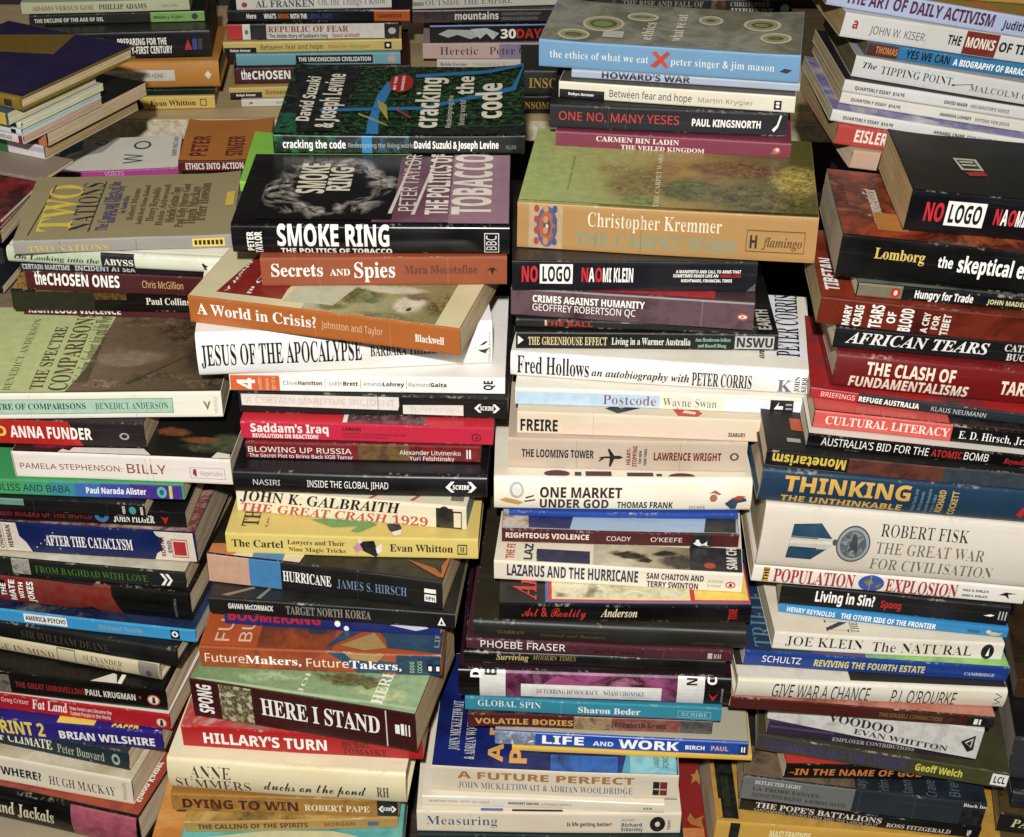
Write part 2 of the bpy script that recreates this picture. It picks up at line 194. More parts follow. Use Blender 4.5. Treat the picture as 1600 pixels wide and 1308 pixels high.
# ------------------------------------------------------------------ lettering: outlines of five alphabets
# advance width and closed outlines, x and y in 1/200 of the type size, by character code
GL = {'r': {38: (125, ((98,70,84,50,69,67,86,84,91,94,93,104,90,117,83,127,71,134,57,136,42,134,30,127,23,116,20,102,25,84,34,71,13,54,6,43,3,31,6,17,14,6,26,-2,40,-4,61,0,83,15,98,-2,128,-2,99,32,112,49,122,70),(68,33,49,20,37,20,29,26,29,37,33,43,49,55),(45,108,51,114,62,114,69,108,69,99,62,89,55,84,45,99),)), 39: (38, ((13,90,25,90,30,120,30,146,8,146,8,120),)), 44: (44, ((9,-27,23,-21,31,-13,36,-4,37,14,33,21,28,25,15,26,8,19,7,13,10,4,17,0,14,-14,9,-19),)), 45: (65, ((59,56,6,56,6,32,59,32),)), 46: (44, ((16,24,8,16,8,5,16,-3,27,-3,35,5,35,16,27,24),)), 63: (67, ((13,116,30,117,35,111,36,107,33,95,17,69,14,54,17,41,29,31,34,50,55,87,60,109,59,120,53,130,42,138,24,141),(25,24,17,16,17,5,25,-3,36,-3,44,5,44,16,36,24),)), 65: (130, ((-3,-1,-3,6,6,10,14,23,61,140,67,139,125,9,133,6,133,-1,67,-1,67,6,80,8,83,10,83,15,75,39,31,39,23,17,24,11,26,8,39,6,39,-1),(35,49,71,49,53,93),)), 66: (132, ((4,-1,4,6,18,10,21,24,21,120,17,127,4,130,4,136,66,136,89,134,105,128,115,118,119,104,117,93,110,84,100,77,87,74,103,69,115,62,123,52,125,39,122,22,111,10,94,2,71,-1),(55,76,74,79,80,85,84,96,81,119,77,125,69,128,58,127,56,125),(72,8,81,12,86,19,88,31,88,46,85,57,78,64,66,68,55,68,56,12,63,8),)), 67: (139, ((76,-4,57,-2,40,5,26,16,16,31,9,48,7,68,9,88,16,105,27,119,41,130,58,137,77,139,92,137,115,130,121,132,124,139,131,139,131,91,125,91,116,108,106,121,93,129,79,131,64,127,53,115,46,96,44,67,46,41,53,23,66,12,83,8,95,9,106,14,117,22,128,33,134,26,122,13,109,3,94,-2),)), 68: (148, ((5,-1,5,6,18,9,20,14,21,117,19,124,15,128,4,130,4,136,83,135,111,126,121,119,130,109,135,97,140,68,136,38,122,16,99,3,68,-1),(75,9,89,16,98,31,103,54,101,95,94,113,83,124,63,128,56,124,56,15,60,9),)), 69: (132, ((3,-1,3,6,18,9,22,23,21,116,19,124,16,128,4,130,4,136,120,136,120,94,114,94,109,111,101,120,88,126,64,127,58,126,55,120,55,74,73,78,79,85,85,104,91,104,91,34,85,34,81,54,71,63,56,65,56,14,62,10,82,10,102,17,116,32,122,43,129,43,120,-1),)), 70: (120, ((4,-1,4,6,18,11,21,25,21,116,19,123,16,127,3,130,3,136,118,136,118,94,112,94,105,114,100,120,82,127,58,127,56,124,55,74,72,78,78,85,84,104,91,104,91,34,84,34,81,50,76,59,68,64,55,66,56,15,61,9,77,6,77,-1),)), 71: (151, ((69,-3,50,1,34,10,21,23,12,39,8,58,8,78,12,97,21,113,34,125,49,134,67,139,85,139,114,131,119,132,124,139,131,139,131,91,124,91,113,112,98,126,80,131,64,127,53,116,46,96,44,68,47,40,54,21,66,9,74,6,87,5,95,7,99,11,101,17,100,46,97,50,81,53,81,60,150,60,150,53,137,50,134,46,134,8,107,-1),)), 72: (156, ((4,-1,4,6,18,10,21,24,21,117,19,124,16,127,4,130,4,136,73,136,73,130,58,126,55,119,55,75,101,75,99,125,93,128,83,130,83,136,152,136,152,130,138,126,135,121,135,19,140,9,152,6,152,-1,83,-1,83,6,97,10,100,15,101,65,55,65,55,19,57,12,60,8,73,6,73,-1),)), 73: (78, ((3,-1,3,6,18,10,22,22,21,119,20,125,16,128,3,130,3,136,74,136,74,130,59,127,55,115,56,15,60,10,74,6,74,-1),)), 74: (98, ((28,-20,11,-15,1,-4,-2,10,5,21,16,23,26,17,28,11,24,-6,25,-10,37,-10,43,-2,43,113,41,123,38,126,23,130,23,136,94,136,94,130,80,125,77,117,77,26,74,6,66,-9,52,-17),)), 75: (152, ((4,-1,4,6,18,10,22,24,21,117,20,124,16,127,4,130,4,136,73,136,73,130,58,126,56,119,55,71,99,116,102,122,102,127,86,130,86,136,145,136,145,130,133,128,114,117,82,85,144,9,155,6,155,-1,83,-1,83,6,98,8,94,19,59,62,55,59,55,19,57,12,61,8,73,6,73,-1),)), 76: (127, ((4,-1,4,6,18,10,21,24,21,117,19,124,16,127,4,130,4,136,75,136,75,130,59,127,55,113,56,16,59,11,66,9,88,11,106,20,113,29,121,47,128,47,120,-1),)), 77: (189, ((3,-1,3,6,18,10,22,24,21,122,17,127,4,130,4,136,56,136,94,44,133,136,185,136,185,130,171,125,168,113,170,11,172,9,184,6,184,-1,117,-1,117,6,131,10,134,18,135,117,86,-1,80,-1,32,114,32,19,34,12,38,8,51,6,51,-1),)), 78: (147, ((120,-4,32,103,33,19,34,12,38,8,50,6,50,-1,5,-1,5,6,19,10,21,17,22,115,10,128,5,130,5,136,47,136,116,52,115,121,111,127,98,130,98,136,144,136,144,130,130,126,127,121,126,-4),)), 79: (156, ((70,-4,56,-1,33,12,16,33,8,60,10,89,23,114,44,131,57,137,86,139,100,137,124,124,141,103,146,90,149,60,146,46,133,22,112,4,99,-1),(79,4,93,8,104,20,110,40,112,68,110,95,103,115,92,127,77,131,63,127,52,116,46,96,44,68,46,40,53,20,65,8),)), 80: (124, ((4,-1,4,6,18,10,21,24,21,117,19,124,16,127,4,130,4,136,76,136,94,134,105,129,113,123,119,114,122,104,122,91,115,77,103,66,94,63,55,60,55,19,57,12,60,8,73,6,73,-1),(55,69,67,70,77,73,83,80,86,91,86,105,83,116,78,124,70,127,58,126,55,121),)), 82: (141, ((4,-1,4,6,18,10,21,24,21,117,19,124,16,127,4,130,4,136,79,136,101,131,116,122,124,108,123,88,117,78,107,71,95,66,134,10,144,6,144,-1,100,-1,60,62,55,62,55,19,57,12,60,8,73,6,73,-1),(55,70,68,71,79,74,86,82,90,100,88,112,84,121,77,126,58,126,55,119),)), 83: (116, ((12,-4,12,48,19,48,25,28,34,15,45,8,59,5,68,7,76,11,81,18,81,33,74,43,33,65,22,75,16,86,14,99,15,110,19,120,26,128,44,138,61,139,89,133,93,135,95,140,102,140,102,94,95,94,87,114,73,127,58,132,49,130,42,126,38,121,38,106,41,101,91,73,103,60,108,44,104,22,98,12,89,5,78,-1,65,-3,50,-3,24,3,19,-4),)), 84: (126, ((27,-1,27,6,42,10,46,24,46,128,37,128,25,123,16,115,9,94,2,94,2,136,123,136,123,94,117,94,113,109,106,120,95,126,79,128,79,19,81,12,85,8,98,6,98,-1),)), 85: (147, ((61,-4,41,2,28,15,22,34,20,121,18,126,4,130,4,136,72,136,72,130,58,126,55,119,55,33,58,21,65,12,82,7,97,10,107,17,114,30,116,47,116,117,114,123,110,127,97,130,97,136,142,136,142,130,130,125,127,120,126,40,119,17,106,3,86,-4),)), 86: (127, ((63,-5,4,126,-5,130,-5,136,64,136,64,130,50,128,46,122,77,44,105,120,103,127,88,130,88,136,132,136,132,130,122,127,118,122,69,-5),)), 87: (182, ((50,-4,5,125,2,128,-5,130,-5,136,55,136,55,130,43,126,43,117,66,47,89,105,81,126,67,130,67,136,132,136,132,130,119,126,118,121,141,51,162,123,161,126,149,130,149,136,187,136,187,130,178,125,172,113,133,-4,127,-4,94,90,57,-4),)), 88: (140, ((3,-1,3,6,15,10,26,20,57,62,12,128,3,130,3,136,73,136,73,130,63,129,58,126,58,122,79,88,100,121,99,126,86,130,86,136,137,136,137,130,124,127,110,115,85,79,129,10,139,6,139,-1,70,-1,70,6,78,6,85,10,83,20,62,53,38,16,39,10,53,6,53,-1),)), 89: (127, ((29,-1,29,6,44,10,46,15,47,53,6,125,-5,130,-5,136,62,136,62,130,52,129,47,125,49,119,74,69,103,119,102,125,100,127,87,130,87,136,132,136,132,130,122,126,81,60,81,19,83,12,86,8,98,6,98,-1),)), 90: (132, ((5,-1,5,3,81,127,47,126,32,118,26,110,19,93,12,93,16,136,122,136,122,132,47,9,81,10,97,15,103,19,114,31,121,50,127,50,122,-1),)), 97: (102, ((69,-3,60,4,59,9,45,0,23,-3,15,0,9,6,6,14,6,25,9,31,18,41,35,50,58,57,56,81,48,87,39,87,33,84,32,81,36,75,37,66,31,58,20,56,11,62,9,74,17,86,32,94,58,95,74,91,79,88,86,77,88,63,88,13,90,11,96,13,99,8,88,-1,82,-3),(46,11,58,19,58,49,42,41,37,34,36,25,38,14),)), 98: (107, ((12,-4,11,126,9,128,2,130,2,136,42,136,42,84,52,93,66,96,76,94,85,90,98,73,103,49,101,35,97,22,90,11,81,3,70,-2,57,-4,44,-1,31,7,16,-4),(54,5,63,7,68,15,72,48,68,74,63,81,55,83,47,80,42,72,43,14,49,6),)), 99: (87, ((41,-3,30,0,21,6,13,15,8,26,5,38,5,52,8,65,15,76,23,85,34,92,46,95,59,95,70,92,79,86,83,78,81,65,73,60,65,61,58,68,57,84,50,88,43,86,38,80,35,70,35,46,38,29,45,18,55,13,66,13,81,22,86,18,68,2,58,-2),)), 100: (110, ((36,-3,27,0,19,6,8,25,5,51,8,65,13,77,20,86,28,92,38,95,50,95,62,89,66,85,64,126,52,130,52,136,96,136,97,14,98,11,106,9,106,2,66,-4,66,10,56,0,49,-3),(57,11,66,23,65,74,59,81,48,82,42,78,38,69,36,37,38,23,41,14,47,10),)), 101: (90, ((40,-3,30,0,20,6,13,15,8,26,5,54,8,66,13,77,21,86,30,92,41,95,63,93,75,84,79,77,84,61,85,49,36,49,37,33,42,22,49,16,65,14,75,21,80,27,86,22,77,10,68,2,58,-2),(35,58,59,58,58,79,55,85,48,88,43,86,39,81),)), 102: (64, ((4,-1,4,5,11,7,14,11,15,82,4,82,4,93,15,93,15,113,20,125,30,134,44,139,58,139,68,136,75,130,79,123,77,111,69,105,60,107,54,114,58,130,51,131,48,129,45,120,45,93,61,93,61,82,45,82,46,10,49,7,60,5,60,-1),)), 103: (97, ((34,-42,19,-39,9,-34,3,-22,8,-13,19,-7,10,-1,7,4,7,13,9,20,15,25,29,33,20,37,12,44,7,53,6,68,9,76,21,89,41,95,53,95,69,91,95,91,95,79,81,79,86,71,88,61,83,45,70,34,61,31,38,29,32,24,31,19,37,16,77,13,91,4,95,-11,91,-24,87,-30,74,-38,55,-42),(50,38,54,41,57,47,57,78,54,84,50,87,44,87,39,84,35,69,36,47,39,41,44,38),(61,-33,70,-30,76,-26,77,-17,72,-12,29,-11,24,-16,23,-22,29,-30,36,-33),)), 104: (113, ((5,-1,5,5,13,8,15,17,14,126,5,130,5,136,45,136,45,81,56,92,72,96,84,94,93,87,98,77,99,14,102,7,109,5,109,-1,59,-1,59,5,67,8,69,17,68,74,63,80,56,79,45,70,46,10,54,5,54,-1),)), 105: (59, ((21,110,14,120,17,132,27,139,39,136,46,126,43,114,33,107),(5,-1,5,5,13,8,15,17,14,83,5,87,5,93,45,93,45,14,48,7,54,5,54,-1),)), 107: (107, ((4,-1,4,5,13,8,15,17,14,126,5,130,5,136,45,136,45,52,71,81,71,84,60,87,60,93,104,93,104,87,92,84,67,62,106,8,113,5,113,-1,62,-1,62,6,70,8,69,13,48,43,45,40,46,10,54,5,54,-1),)), 108: (59, ((5,-1,5,5,13,8,15,17,14,126,12,128,5,130,5,136,45,136,45,14,48,7,54,5,54,-1),)), 109: (165, ((5,-1,5,5,13,8,15,17,14,83,12,85,5,87,5,93,44,93,44,80,56,91,71,96,87,91,96,79,108,91,124,96,136,94,144,87,149,77,151,14,154,7,160,5,160,-1,112,-1,112,5,119,8,121,17,120,74,115,80,108,79,97,70,98,14,100,7,107,5,107,-1,59,-1,59,5,66,8,68,17,67,74,62,80,55,79,44,70,45,14,47,7,54,5,54,-1),)), 110: (113, ((5,-1,5,5,13,8,15,17,14,83,12,85,5,87,5,93,45,93,45,81,56,92,72,96,84,94,93,87,98,77,99,14,102,7,109,5,109,-1,59,-1,59,5,67,8,69,17,68,74,63,80,56,79,45,70,46,10,54,5,54,-1),)), 111: (100, ((44,-3,32,0,22,6,14,15,8,26,5,39,5,53,8,66,14,77,22,86,32,92,44,95,56,95,68,92,78,86,86,77,92,66,95,53,95,39,92,26,86,15,78,6,68,0,57,-3),(54,5,59,9,62,14,64,58,63,75,59,84,54,88,46,88,41,84,38,75,36,40,38,14,41,9,47,5),)), 112: (111, ((4,-42,4,-36,11,-34,14,-30,14,82,12,85,5,87,5,93,43,93,43,80,53,91,60,95,74,95,83,92,92,86,102,67,105,40,98,16,91,7,83,0,73,-3,60,-3,48,3,45,8,45,-27,49,-33,60,-36,60,-42),(62,10,68,14,72,23,74,55,69,77,63,81,55,81,45,70,45,21,54,10),)), 114: (86, ((5,-1,5,5,13,8,15,17,14,83,5,87,5,93,44,93,44,77,55,90,69,96,77,94,83,91,87,79,83,69,79,66,69,66,60,75,54,76,47,69,45,61,46,11,48,8,60,5,60,-1),)), 115: (86, ((41,-4,22,2,18,1,16,-3,10,-3,10,32,16,32,20,21,26,12,34,7,48,6,55,12,56,17,54,25,26,41,13,53,11,61,11,72,15,83,23,91,35,95,65,92,68,96,73,96,73,65,67,65,58,82,52,86,39,87,33,81,33,73,39,67,70,49,75,42,77,33,77,21,72,10,64,1,52,-3),)), 116: (68, ((31,-3,22,0,17,6,14,15,14,82,5,82,5,90,26,110,38,127,44,127,44,93,63,93,63,82,44,82,46,14,53,13,61,23,67,20,62,9,55,2,46,-2),)), 117: (112, ((32,-3,22,1,16,9,13,21,11,84,3,87,3,93,43,93,44,16,50,12,57,12,67,20,66,82,64,85,56,87,56,93,97,93,98,13,108,9,108,3,89,1,67,-4,67,11,56,0,48,-3),)), 118: (91, ((42,-4,5,85,-2,87,-2,93,50,93,50,87,40,84,40,80,55,38,70,83,60,87,60,93,92,93,92,87,86,85,81,78,48,-4),)), 119: (129, ((36,-4,2,83,-4,87,-4,93,42,93,42,87,36,85,35,82,50,39,62,70,57,84,49,87,49,93,97,93,97,87,91,85,89,82,100,44,114,81,113,85,105,87,105,93,133,93,133,87,129,86,125,81,91,-4,85,-4,66,57,42,-4),)), 121: (89, ((5,-40,0,-35,-3,-22,3,-13,13,-11,21,-16,24,-28,27,-28,35,-20,41,-1,7,81,3,86,-2,87,-2,93,49,93,49,87,41,85,39,82,55,37,70,83,60,87,60,93,90,93,90,87,86,86,81,78,46,-14,37,-32,26,-41,19,-42),))},
'i': {44: (44, ((10,-27,23,-21,31,-13,36,-4,36,14,33,21,28,25,16,26,8,19,7,13,10,4,17,0,14,-14,10,-19),)), 46: (44, ((16,23,9,16,9,5,16,-3,27,-3,35,5,35,16,27,23),)), 49: (112, ((19,-1,19,11,42,13,45,20,45,122,26,104,15,103,8,111,8,118,22,123,53,144,76,144,77,21,79,13,103,11,103,-1),)), 50: (112, ((6,-1,6,21,51,68,62,87,66,106,64,124,60,129,55,131,47,131,41,127,36,119,34,97,23,98,14,102,9,108,7,118,12,132,27,142,52,146,72,143,86,137,95,126,98,112,96,98,87,83,72,65,27,23,75,23,85,28,90,43,103,43,102,-1),)), 57: (112, ((40,-3,22,2,14,12,12,23,16,30,23,33,31,17,38,13,46,11,57,15,66,25,71,43,74,67,64,58,46,54,30,57,17,65,9,78,6,96,8,110,12,122,19,132,28,139,39,144,53,146,67,144,79,138,89,129,97,116,102,99,103,62,96,33,82,11,72,3,60,-1),(58,70,69,76,74,83,72,105,68,120,62,128,54,131,47,129,41,122,38,112,38,85,41,77,47,72),)), 65: (125, ((-21,-1,-21,6,-12,8,-4,15,96,138,103,138,99,16,102,11,108,7,116,6,116,-1,52,-1,52,6,61,8,66,12,69,18,70,41,29,41,11,18,10,10,22,6,22,-1),(37,51,71,51,73,96),)), 66: (128, ((-11,-1,-11,5,0,7,6,13,35,115,33,125,21,129,21,135,80,135,111,128,121,119,124,105,122,93,114,83,103,76,88,71,98,67,107,60,112,52,113,42,112,31,108,21,100,12,88,5,72,1),(68,75,80,80,88,89,93,108,92,117,89,122,83,126,72,126,68,123,55,75),(56,8,68,13,76,23,81,44,80,54,75,61,67,65,53,67,39,15,40,11,45,8),)), 67: (131, ((60,-4,44,-3,31,2,20,10,12,21,7,34,5,49,10,78,24,105,45,126,65,135,92,138,123,133,128,139,135,139,126,91,119,91,117,109,112,121,103,128,92,130,79,127,67,119,55,105,46,85,39,63,37,42,39,27,46,16,55,9,68,7,79,8,90,13,100,21,109,33,116,27,104,13,91,3,77,-2),)), 68: (144, ((-11,-1,-11,5,0,7,6,13,35,117,33,125,21,129,21,135,75,135,103,131,123,121,135,103,139,78,137,62,132,47,124,33,113,21,96,8,86,4,62,0),(57,7,69,11,79,17,96,38,106,65,108,81,106,106,101,118,91,125,71,126,66,120,39,15,41,9),)), 69: (131, ((-11,-1,-11,5,0,7,6,13,35,115,33,125,21,129,21,135,130,135,122,96,115,96,114,106,110,117,102,123,89,127,74,127,69,125,55,75,79,79,84,82,95,97,101,97,87,40,81,40,80,57,76,63,69,66,53,67,39,12,48,8,71,9,90,18,98,25,110,41,117,41,105,-1),)), 70: (122, ((-11,-1,-11,5,0,7,6,13,35,115,33,125,21,129,21,135,128,135,120,95,113,95,112,106,108,116,100,123,71,126,67,120,55,75,72,76,81,79,88,86,93,96,99,96,85,39,79,39,77,60,74,63,53,67,40,12,44,7,53,5,53,-1),)), 71: (149, ((52,-3,30,4,14,19,6,40,6,60,13,88,30,112,42,122,64,134,85,138,101,138,125,133,131,139,137,139,128,94,121,94,119,110,113,121,104,128,92,130,79,127,67,119,55,104,46,85,39,63,37,43,39,27,46,15,56,7,71,5,85,9,89,14,99,55,98,58,84,61,84,67,142,67,142,61,133,58,128,48,118,9,93,-1,80,-3),)), 72: (151, ((-11,-1,-11,5,0,7,6,13,35,115,33,125,21,129,21,135,85,135,85,129,74,127,68,121,55,76,101,76,112,122,107,127,98,129,98,135,162,135,162,129,152,127,146,122,116,16,118,9,130,5,130,-1,66,-1,66,5,77,7,83,13,98,65,52,65,40,16,43,8,53,5,53,-1),)), 73: (74, ((-11,-1,-11,5,0,7,6,13,35,115,34,124,32,126,21,129,21,135,85,135,85,129,74,127,68,122,39,16,42,8,53,5,53,-1),)), 74: (89, ((-3,-20,-13,-16,-19,-9,-20,3,-14,12,-3,15,5,10,6,-1,3,-11,9,-12,12,-10,18,1,49,119,46,126,35,129,35,135,99,135,99,129,88,127,82,121,49,4,42,-9,32,-17,18,-21),)), 75: (127, ((-11,-1,-11,5,0,7,6,13,35,115,33,125,21,129,21,135,85,135,85,129,74,127,68,121,54,73,97,111,104,120,105,125,95,129,95,135,138,135,138,129,130,127,77,79,110,10,121,6,121,-1,63,-1,63,6,73,7,76,10,74,20,52,64,40,18,40,10,42,8,53,5,53,-1),)), 76: (127, ((-11,-1,-11,5,0,7,6,13,35,117,33,125,21,129,21,135,85,135,85,129,74,127,68,121,39,14,41,10,65,8,81,12,95,20,110,41,118,41,105,-1),)), 77: (175, ((55,-4,43,106,20,12,21,9,33,5,33,-1,-11,-1,-11,5,-1,7,6,13,34,118,33,125,21,129,21,135,68,135,79,41,139,135,186,135,186,129,175,127,169,121,141,19,141,10,143,8,154,5,154,-1,90,-1,90,5,101,7,107,12,134,110,62,-4),)), 78: (139, ((92,-4,42,103,19,16,22,8,33,5,33,-1,-11,-1,-11,5,-1,7,6,13,33,113,32,124,18,129,18,135,59,135,101,43,121,122,116,127,107,129,107,135,151,135,151,129,141,127,134,122,99,-4),)), 79: (142, ((43,-3,25,3,12,16,6,35,5,53,14,83,31,110,43,121,68,135,89,139,109,135,125,125,135,110,137,100,138,82,130,52,112,25,101,14,74,-1,64,-3),(61,5,67,8,79,19,89,36,99,59,105,83,107,104,106,115,102,123,96,128,88,130,73,125,66,118,53,98,42,71,35,31,37,19,40,11,50,5),)), 80: (122, ((-11,-1,-11,5,0,7,6,13,35,115,33,125,21,129,21,135,77,135,97,133,111,127,120,117,123,103,121,92,116,82,107,74,96,68,81,64,52,63,40,12,41,9,53,5,53,-1),(67,72,79,77,87,86,92,108,88,122,83,125,70,126,67,119,54,72),)), 82: (128, ((-11,-1,-11,5,0,7,6,13,35,115,33,125,21,129,21,135,87,135,112,128,121,118,124,112,124,98,119,87,109,77,86,68,107,10,120,6,120,-1,79,-1,57,65,52,65,40,12,41,9,53,5,53,-1),(66,74,79,79,87,88,92,108,88,122,83,126,73,127,69,125,54,74),)), 83: (110, ((40,-4,8,3,3,-3,-4,-3,7,44,14,44,18,19,26,10,37,5,52,7,62,15,67,26,65,37,59,47,31,73,23,85,20,106,23,115,36,131,56,138,71,138,93,132,101,138,108,138,98,95,91,95,88,116,79,126,67,130,59,129,52,124,48,118,47,104,54,94,81,68,92,48,93,28,87,13,74,2,56,-4),)), 84: (120, ((12,-1,12,6,25,9,31,18,60,126,41,122,31,115,19,98,13,98,21,135,131,135,125,95,118,95,116,109,111,119,103,124,92,126,62,14,65,8,76,6,76,-1),)), 87: (164, ((23,-4,23,112,22,120,18,125,8,128,8,135,64,135,64,128,55,124,53,110,52,49,87,109,86,124,83,127,74,129,74,135,129,135,129,129,119,126,117,116,114,50,154,119,154,125,149,128,143,129,143,135,182,135,182,129,170,123,92,-4,85,-4,87,92,30,-4),)), 97: (100, ((11,-3,3,1,-3,7,-6,16,-4,38,6,61,20,79,31,87,43,92,55,92,63,85,64,81,66,91,89,91,69,15,73,14,85,27,90,23,74,3,67,-2,53,-3,46,4,48,21,34,3,25,-2),(34,15,43,25,56,56,58,78,54,82,45,80,35,69,22,37,21,19,24,14),)), 98: (96, ((13,-3,2,2,-4,8,26,121,25,126,14,128,14,135,57,141,39,77,51,89,58,92,70,93,78,89,84,82,87,72,85,49,75,28,59,10,47,2,31,-3),(30,5,35,7,45,17,53,31,59,47,61,63,60,73,55,77,50,77,43,73,36,61,22,10,23,6),)), 99: (82, ((28,-4,15,-1,5,5,-2,15,-4,29,-2,44,4,58,13,72,26,83,39,91,53,93,63,92,71,87,76,81,76,68,69,61,59,60,52,66,52,74,55,80,54,84,47,84,37,74,29,57,23,29,27,16,37,11,48,15,61,30,67,25,58,12,49,3,39,-2),)), 100: (100, ((12,-3,4,0,-2,8,-5,18,-5,29,0,49,11,69,29,87,42,92,53,93,63,89,71,124,70,126,60,128,60,135,103,141,70,14,72,13,84,28,90,23,74,3,67,-2,53,-3,47,4,46,13,48,21,34,3,21,-3),(35,16,44,26,57,58,59,78,56,83,51,83,43,77,27,49,22,34,21,21,27,13),)), 101: (80, ((26,-4,14,-1,4,5,-2,15,-4,29,1,51,14,72,32,87,42,92,62,92,69,88,74,82,75,74,72,62,62,51,46,42,24,36,24,20,31,12,42,12,47,16,58,29,65,25,57,12,48,3,37,-2),(26,45,41,52,53,64,56,70,56,81,51,85,45,82,38,75),)), 102: (58, ((-23,-42,-35,-35,-38,-23,-33,-15,-25,-14,-19,-18,-17,-25,-20,-33,-14,-33,-8,-25,-2,-10,17,81,3,81,5,91,19,91,27,112,37,128,49,138,63,141,79,136,83,131,84,119,78,113,71,113,65,117,63,124,66,133,59,131,49,110,44,91,61,91,59,81,42,81,23,0,17,-17,8,-29,-1,-38,-13,-42),)), 103: (89, ((14,-42,0,-39,-10,-33,-15,-25,-16,-16,-12,-10,-6,-4,8,2,1,8,-2,15,3,25,16,34,5,43,2,56,3,66,14,82,33,92,44,93,60,91,73,83,91,83,90,73,79,73,78,57,73,48,57,35,47,31,25,31,20,25,22,22,58,9,67,0,70,-7,70,-15,67,-24,52,-36,30,-42),(37,38,46,46,53,60,54,79,50,84,44,84,35,77,27,53,28,41),(38,-32,47,-22,47,-17,44,-12,18,-2,7,-10,4,-14,3,-22,7,-27,21,-34),)), 104: (106, ((56,-3,49,5,49,15,66,73,63,77,52,71,40,55,28,29,19,-1,-7,-1,26,124,20,128,13,128,13,135,57,141,35,60,54,85,64,91,75,93,87,89,90,84,91,72,74,17,76,14,82,17,91,30,97,27,79,4,71,-2),)), 105: (58, ((31,112,25,121,27,132,36,138,47,136,53,127,51,116,42,110),(11,-3,2,3,0,9,0,19,15,76,13,79,5,81,5,87,46,93,26,15,30,14,42,28,47,24,31,4,23,-2),)), 107: (96, ((61,-4,52,-1,45,5,40,19,35,41,29,37,19,-1,-7,-1,26,124,20,128,13,128,13,135,57,141,32,50,62,78,61,83,53,85,53,91,95,91,95,85,85,81,57,60,64,24,68,16,72,13,76,16,82,26,88,23,75,3,68,-2),)), 108: (52, ((8,-3,-1,3,-4,8,-3,18,25,123,23,127,15,128,15,135,55,141,23,15,27,14,39,27,44,24,28,3,20,-2),)), 109: (156, ((107,-2,100,6,99,15,116,74,113,77,105,74,95,63,85,45,69,-1,44,-1,66,75,61,77,56,74,44,61,32,38,20,-1,-5,-1,14,78,5,80,4,87,46,93,35,59,45,74,55,84,65,91,76,93,88,89,91,84,92,75,90,66,107,86,116,91,133,92,138,89,141,84,141,73,125,17,127,14,132,17,140,28,146,24,129,4,118,-3),)), 110: (106, ((57,-3,50,5,49,15,66,73,63,77,53,72,41,56,30,32,20,-1,-5,-1,14,78,5,80,4,87,46,93,35,59,45,74,55,84,65,91,76,93,88,89,91,84,91,70,75,15,79,14,90,28,96,24,80,3,68,-3),)), 111: (94, ((22,-3,10,1,1,10,-3,22,-1,46,10,67,27,84,47,93,60,92,72,88,81,80,85,68,83,44,72,23,55,5,45,0,34,-3),(33,5,37,7,45,19,58,53,60,78,55,84,49,85,45,82,36,72,24,37,22,12,27,6),)), 112: (98, ((-24,-42,-24,-35,-16,-33,-12,-28,14,72,14,78,4,81,4,87,44,93,38,73,52,88,60,92,72,93,80,89,86,82,89,73,87,48,76,25,59,6,49,0,39,-3,30,-3,21,1,14,-27,15,-33,26,-36,26,-42),(37,8,46,18,60,50,63,64,62,73,57,77,49,75,43,69,37,58,24,11,27,6),)), 114: (78, ((-5,-1,14,78,5,80,4,87,46,93,35,58,50,84,58,91,66,93,75,89,78,76,73,66,62,64,53,71,43,60,31,35,20,-1),)), 115: (75, ((4,1,-2,-3,-8,-2,-3,33,4,32,7,20,10,12,16,7,29,6,34,11,34,21,15,48,8,68,10,78,15,86,24,91,34,93,60,89,63,92,69,92,65,60,58,61,51,79,46,84,34,84,30,78,34,65,51,42,56,32,57,21,51,7,39,-2,31,-3),)), 116: (55, ((3,-3,-5,5,-5,16,12,81,3,81,3,89,23,100,40,119,49,119,41,90,57,90,54,81,38,81,21,15,25,14,38,29,44,25,27,4,14,-3),)), 117: (106, ((7,-3,2,0,-1,5,-1,19,13,76,11,79,3,81,3,87,45,93,24,14,31,14,37,18,49,34,60,59,70,90,95,90,76,15,79,14,91,28,97,24,80,3,72,-2,58,-3,51,6,50,12,53,29,35,5,19,-3),)), 118: (85, ((13,-4,11,64,9,74,4,80,-1,81,-1,87,29,93,32,88,37,56,37,28,54,51,60,63,52,76,52,86,59,92,69,92,76,85,76,79,73,66,65,49,50,30,19,-3),)), 119: (125, ((13,-4,11,64,9,74,4,80,-1,81,-1,87,29,93,32,89,37,41,68,93,74,93,80,27,97,50,102,64,94,76,94,86,100,93,111,92,117,85,118,79,115,66,107,50,65,-3,58,-4,53,52,21,-3),)), 121: (84, ((-12,-42,-22,-37,-24,-27,-19,-19,-10,-18,7,-24,18,-14,24,-3,14,55,7,79,-4,81,-4,88,25,93,30,88,44,24,56,48,60,63,59,67,51,74,50,85,57,92,68,92,75,85,75,73,59,33,31,-13,6,-37,-1,-41),))},
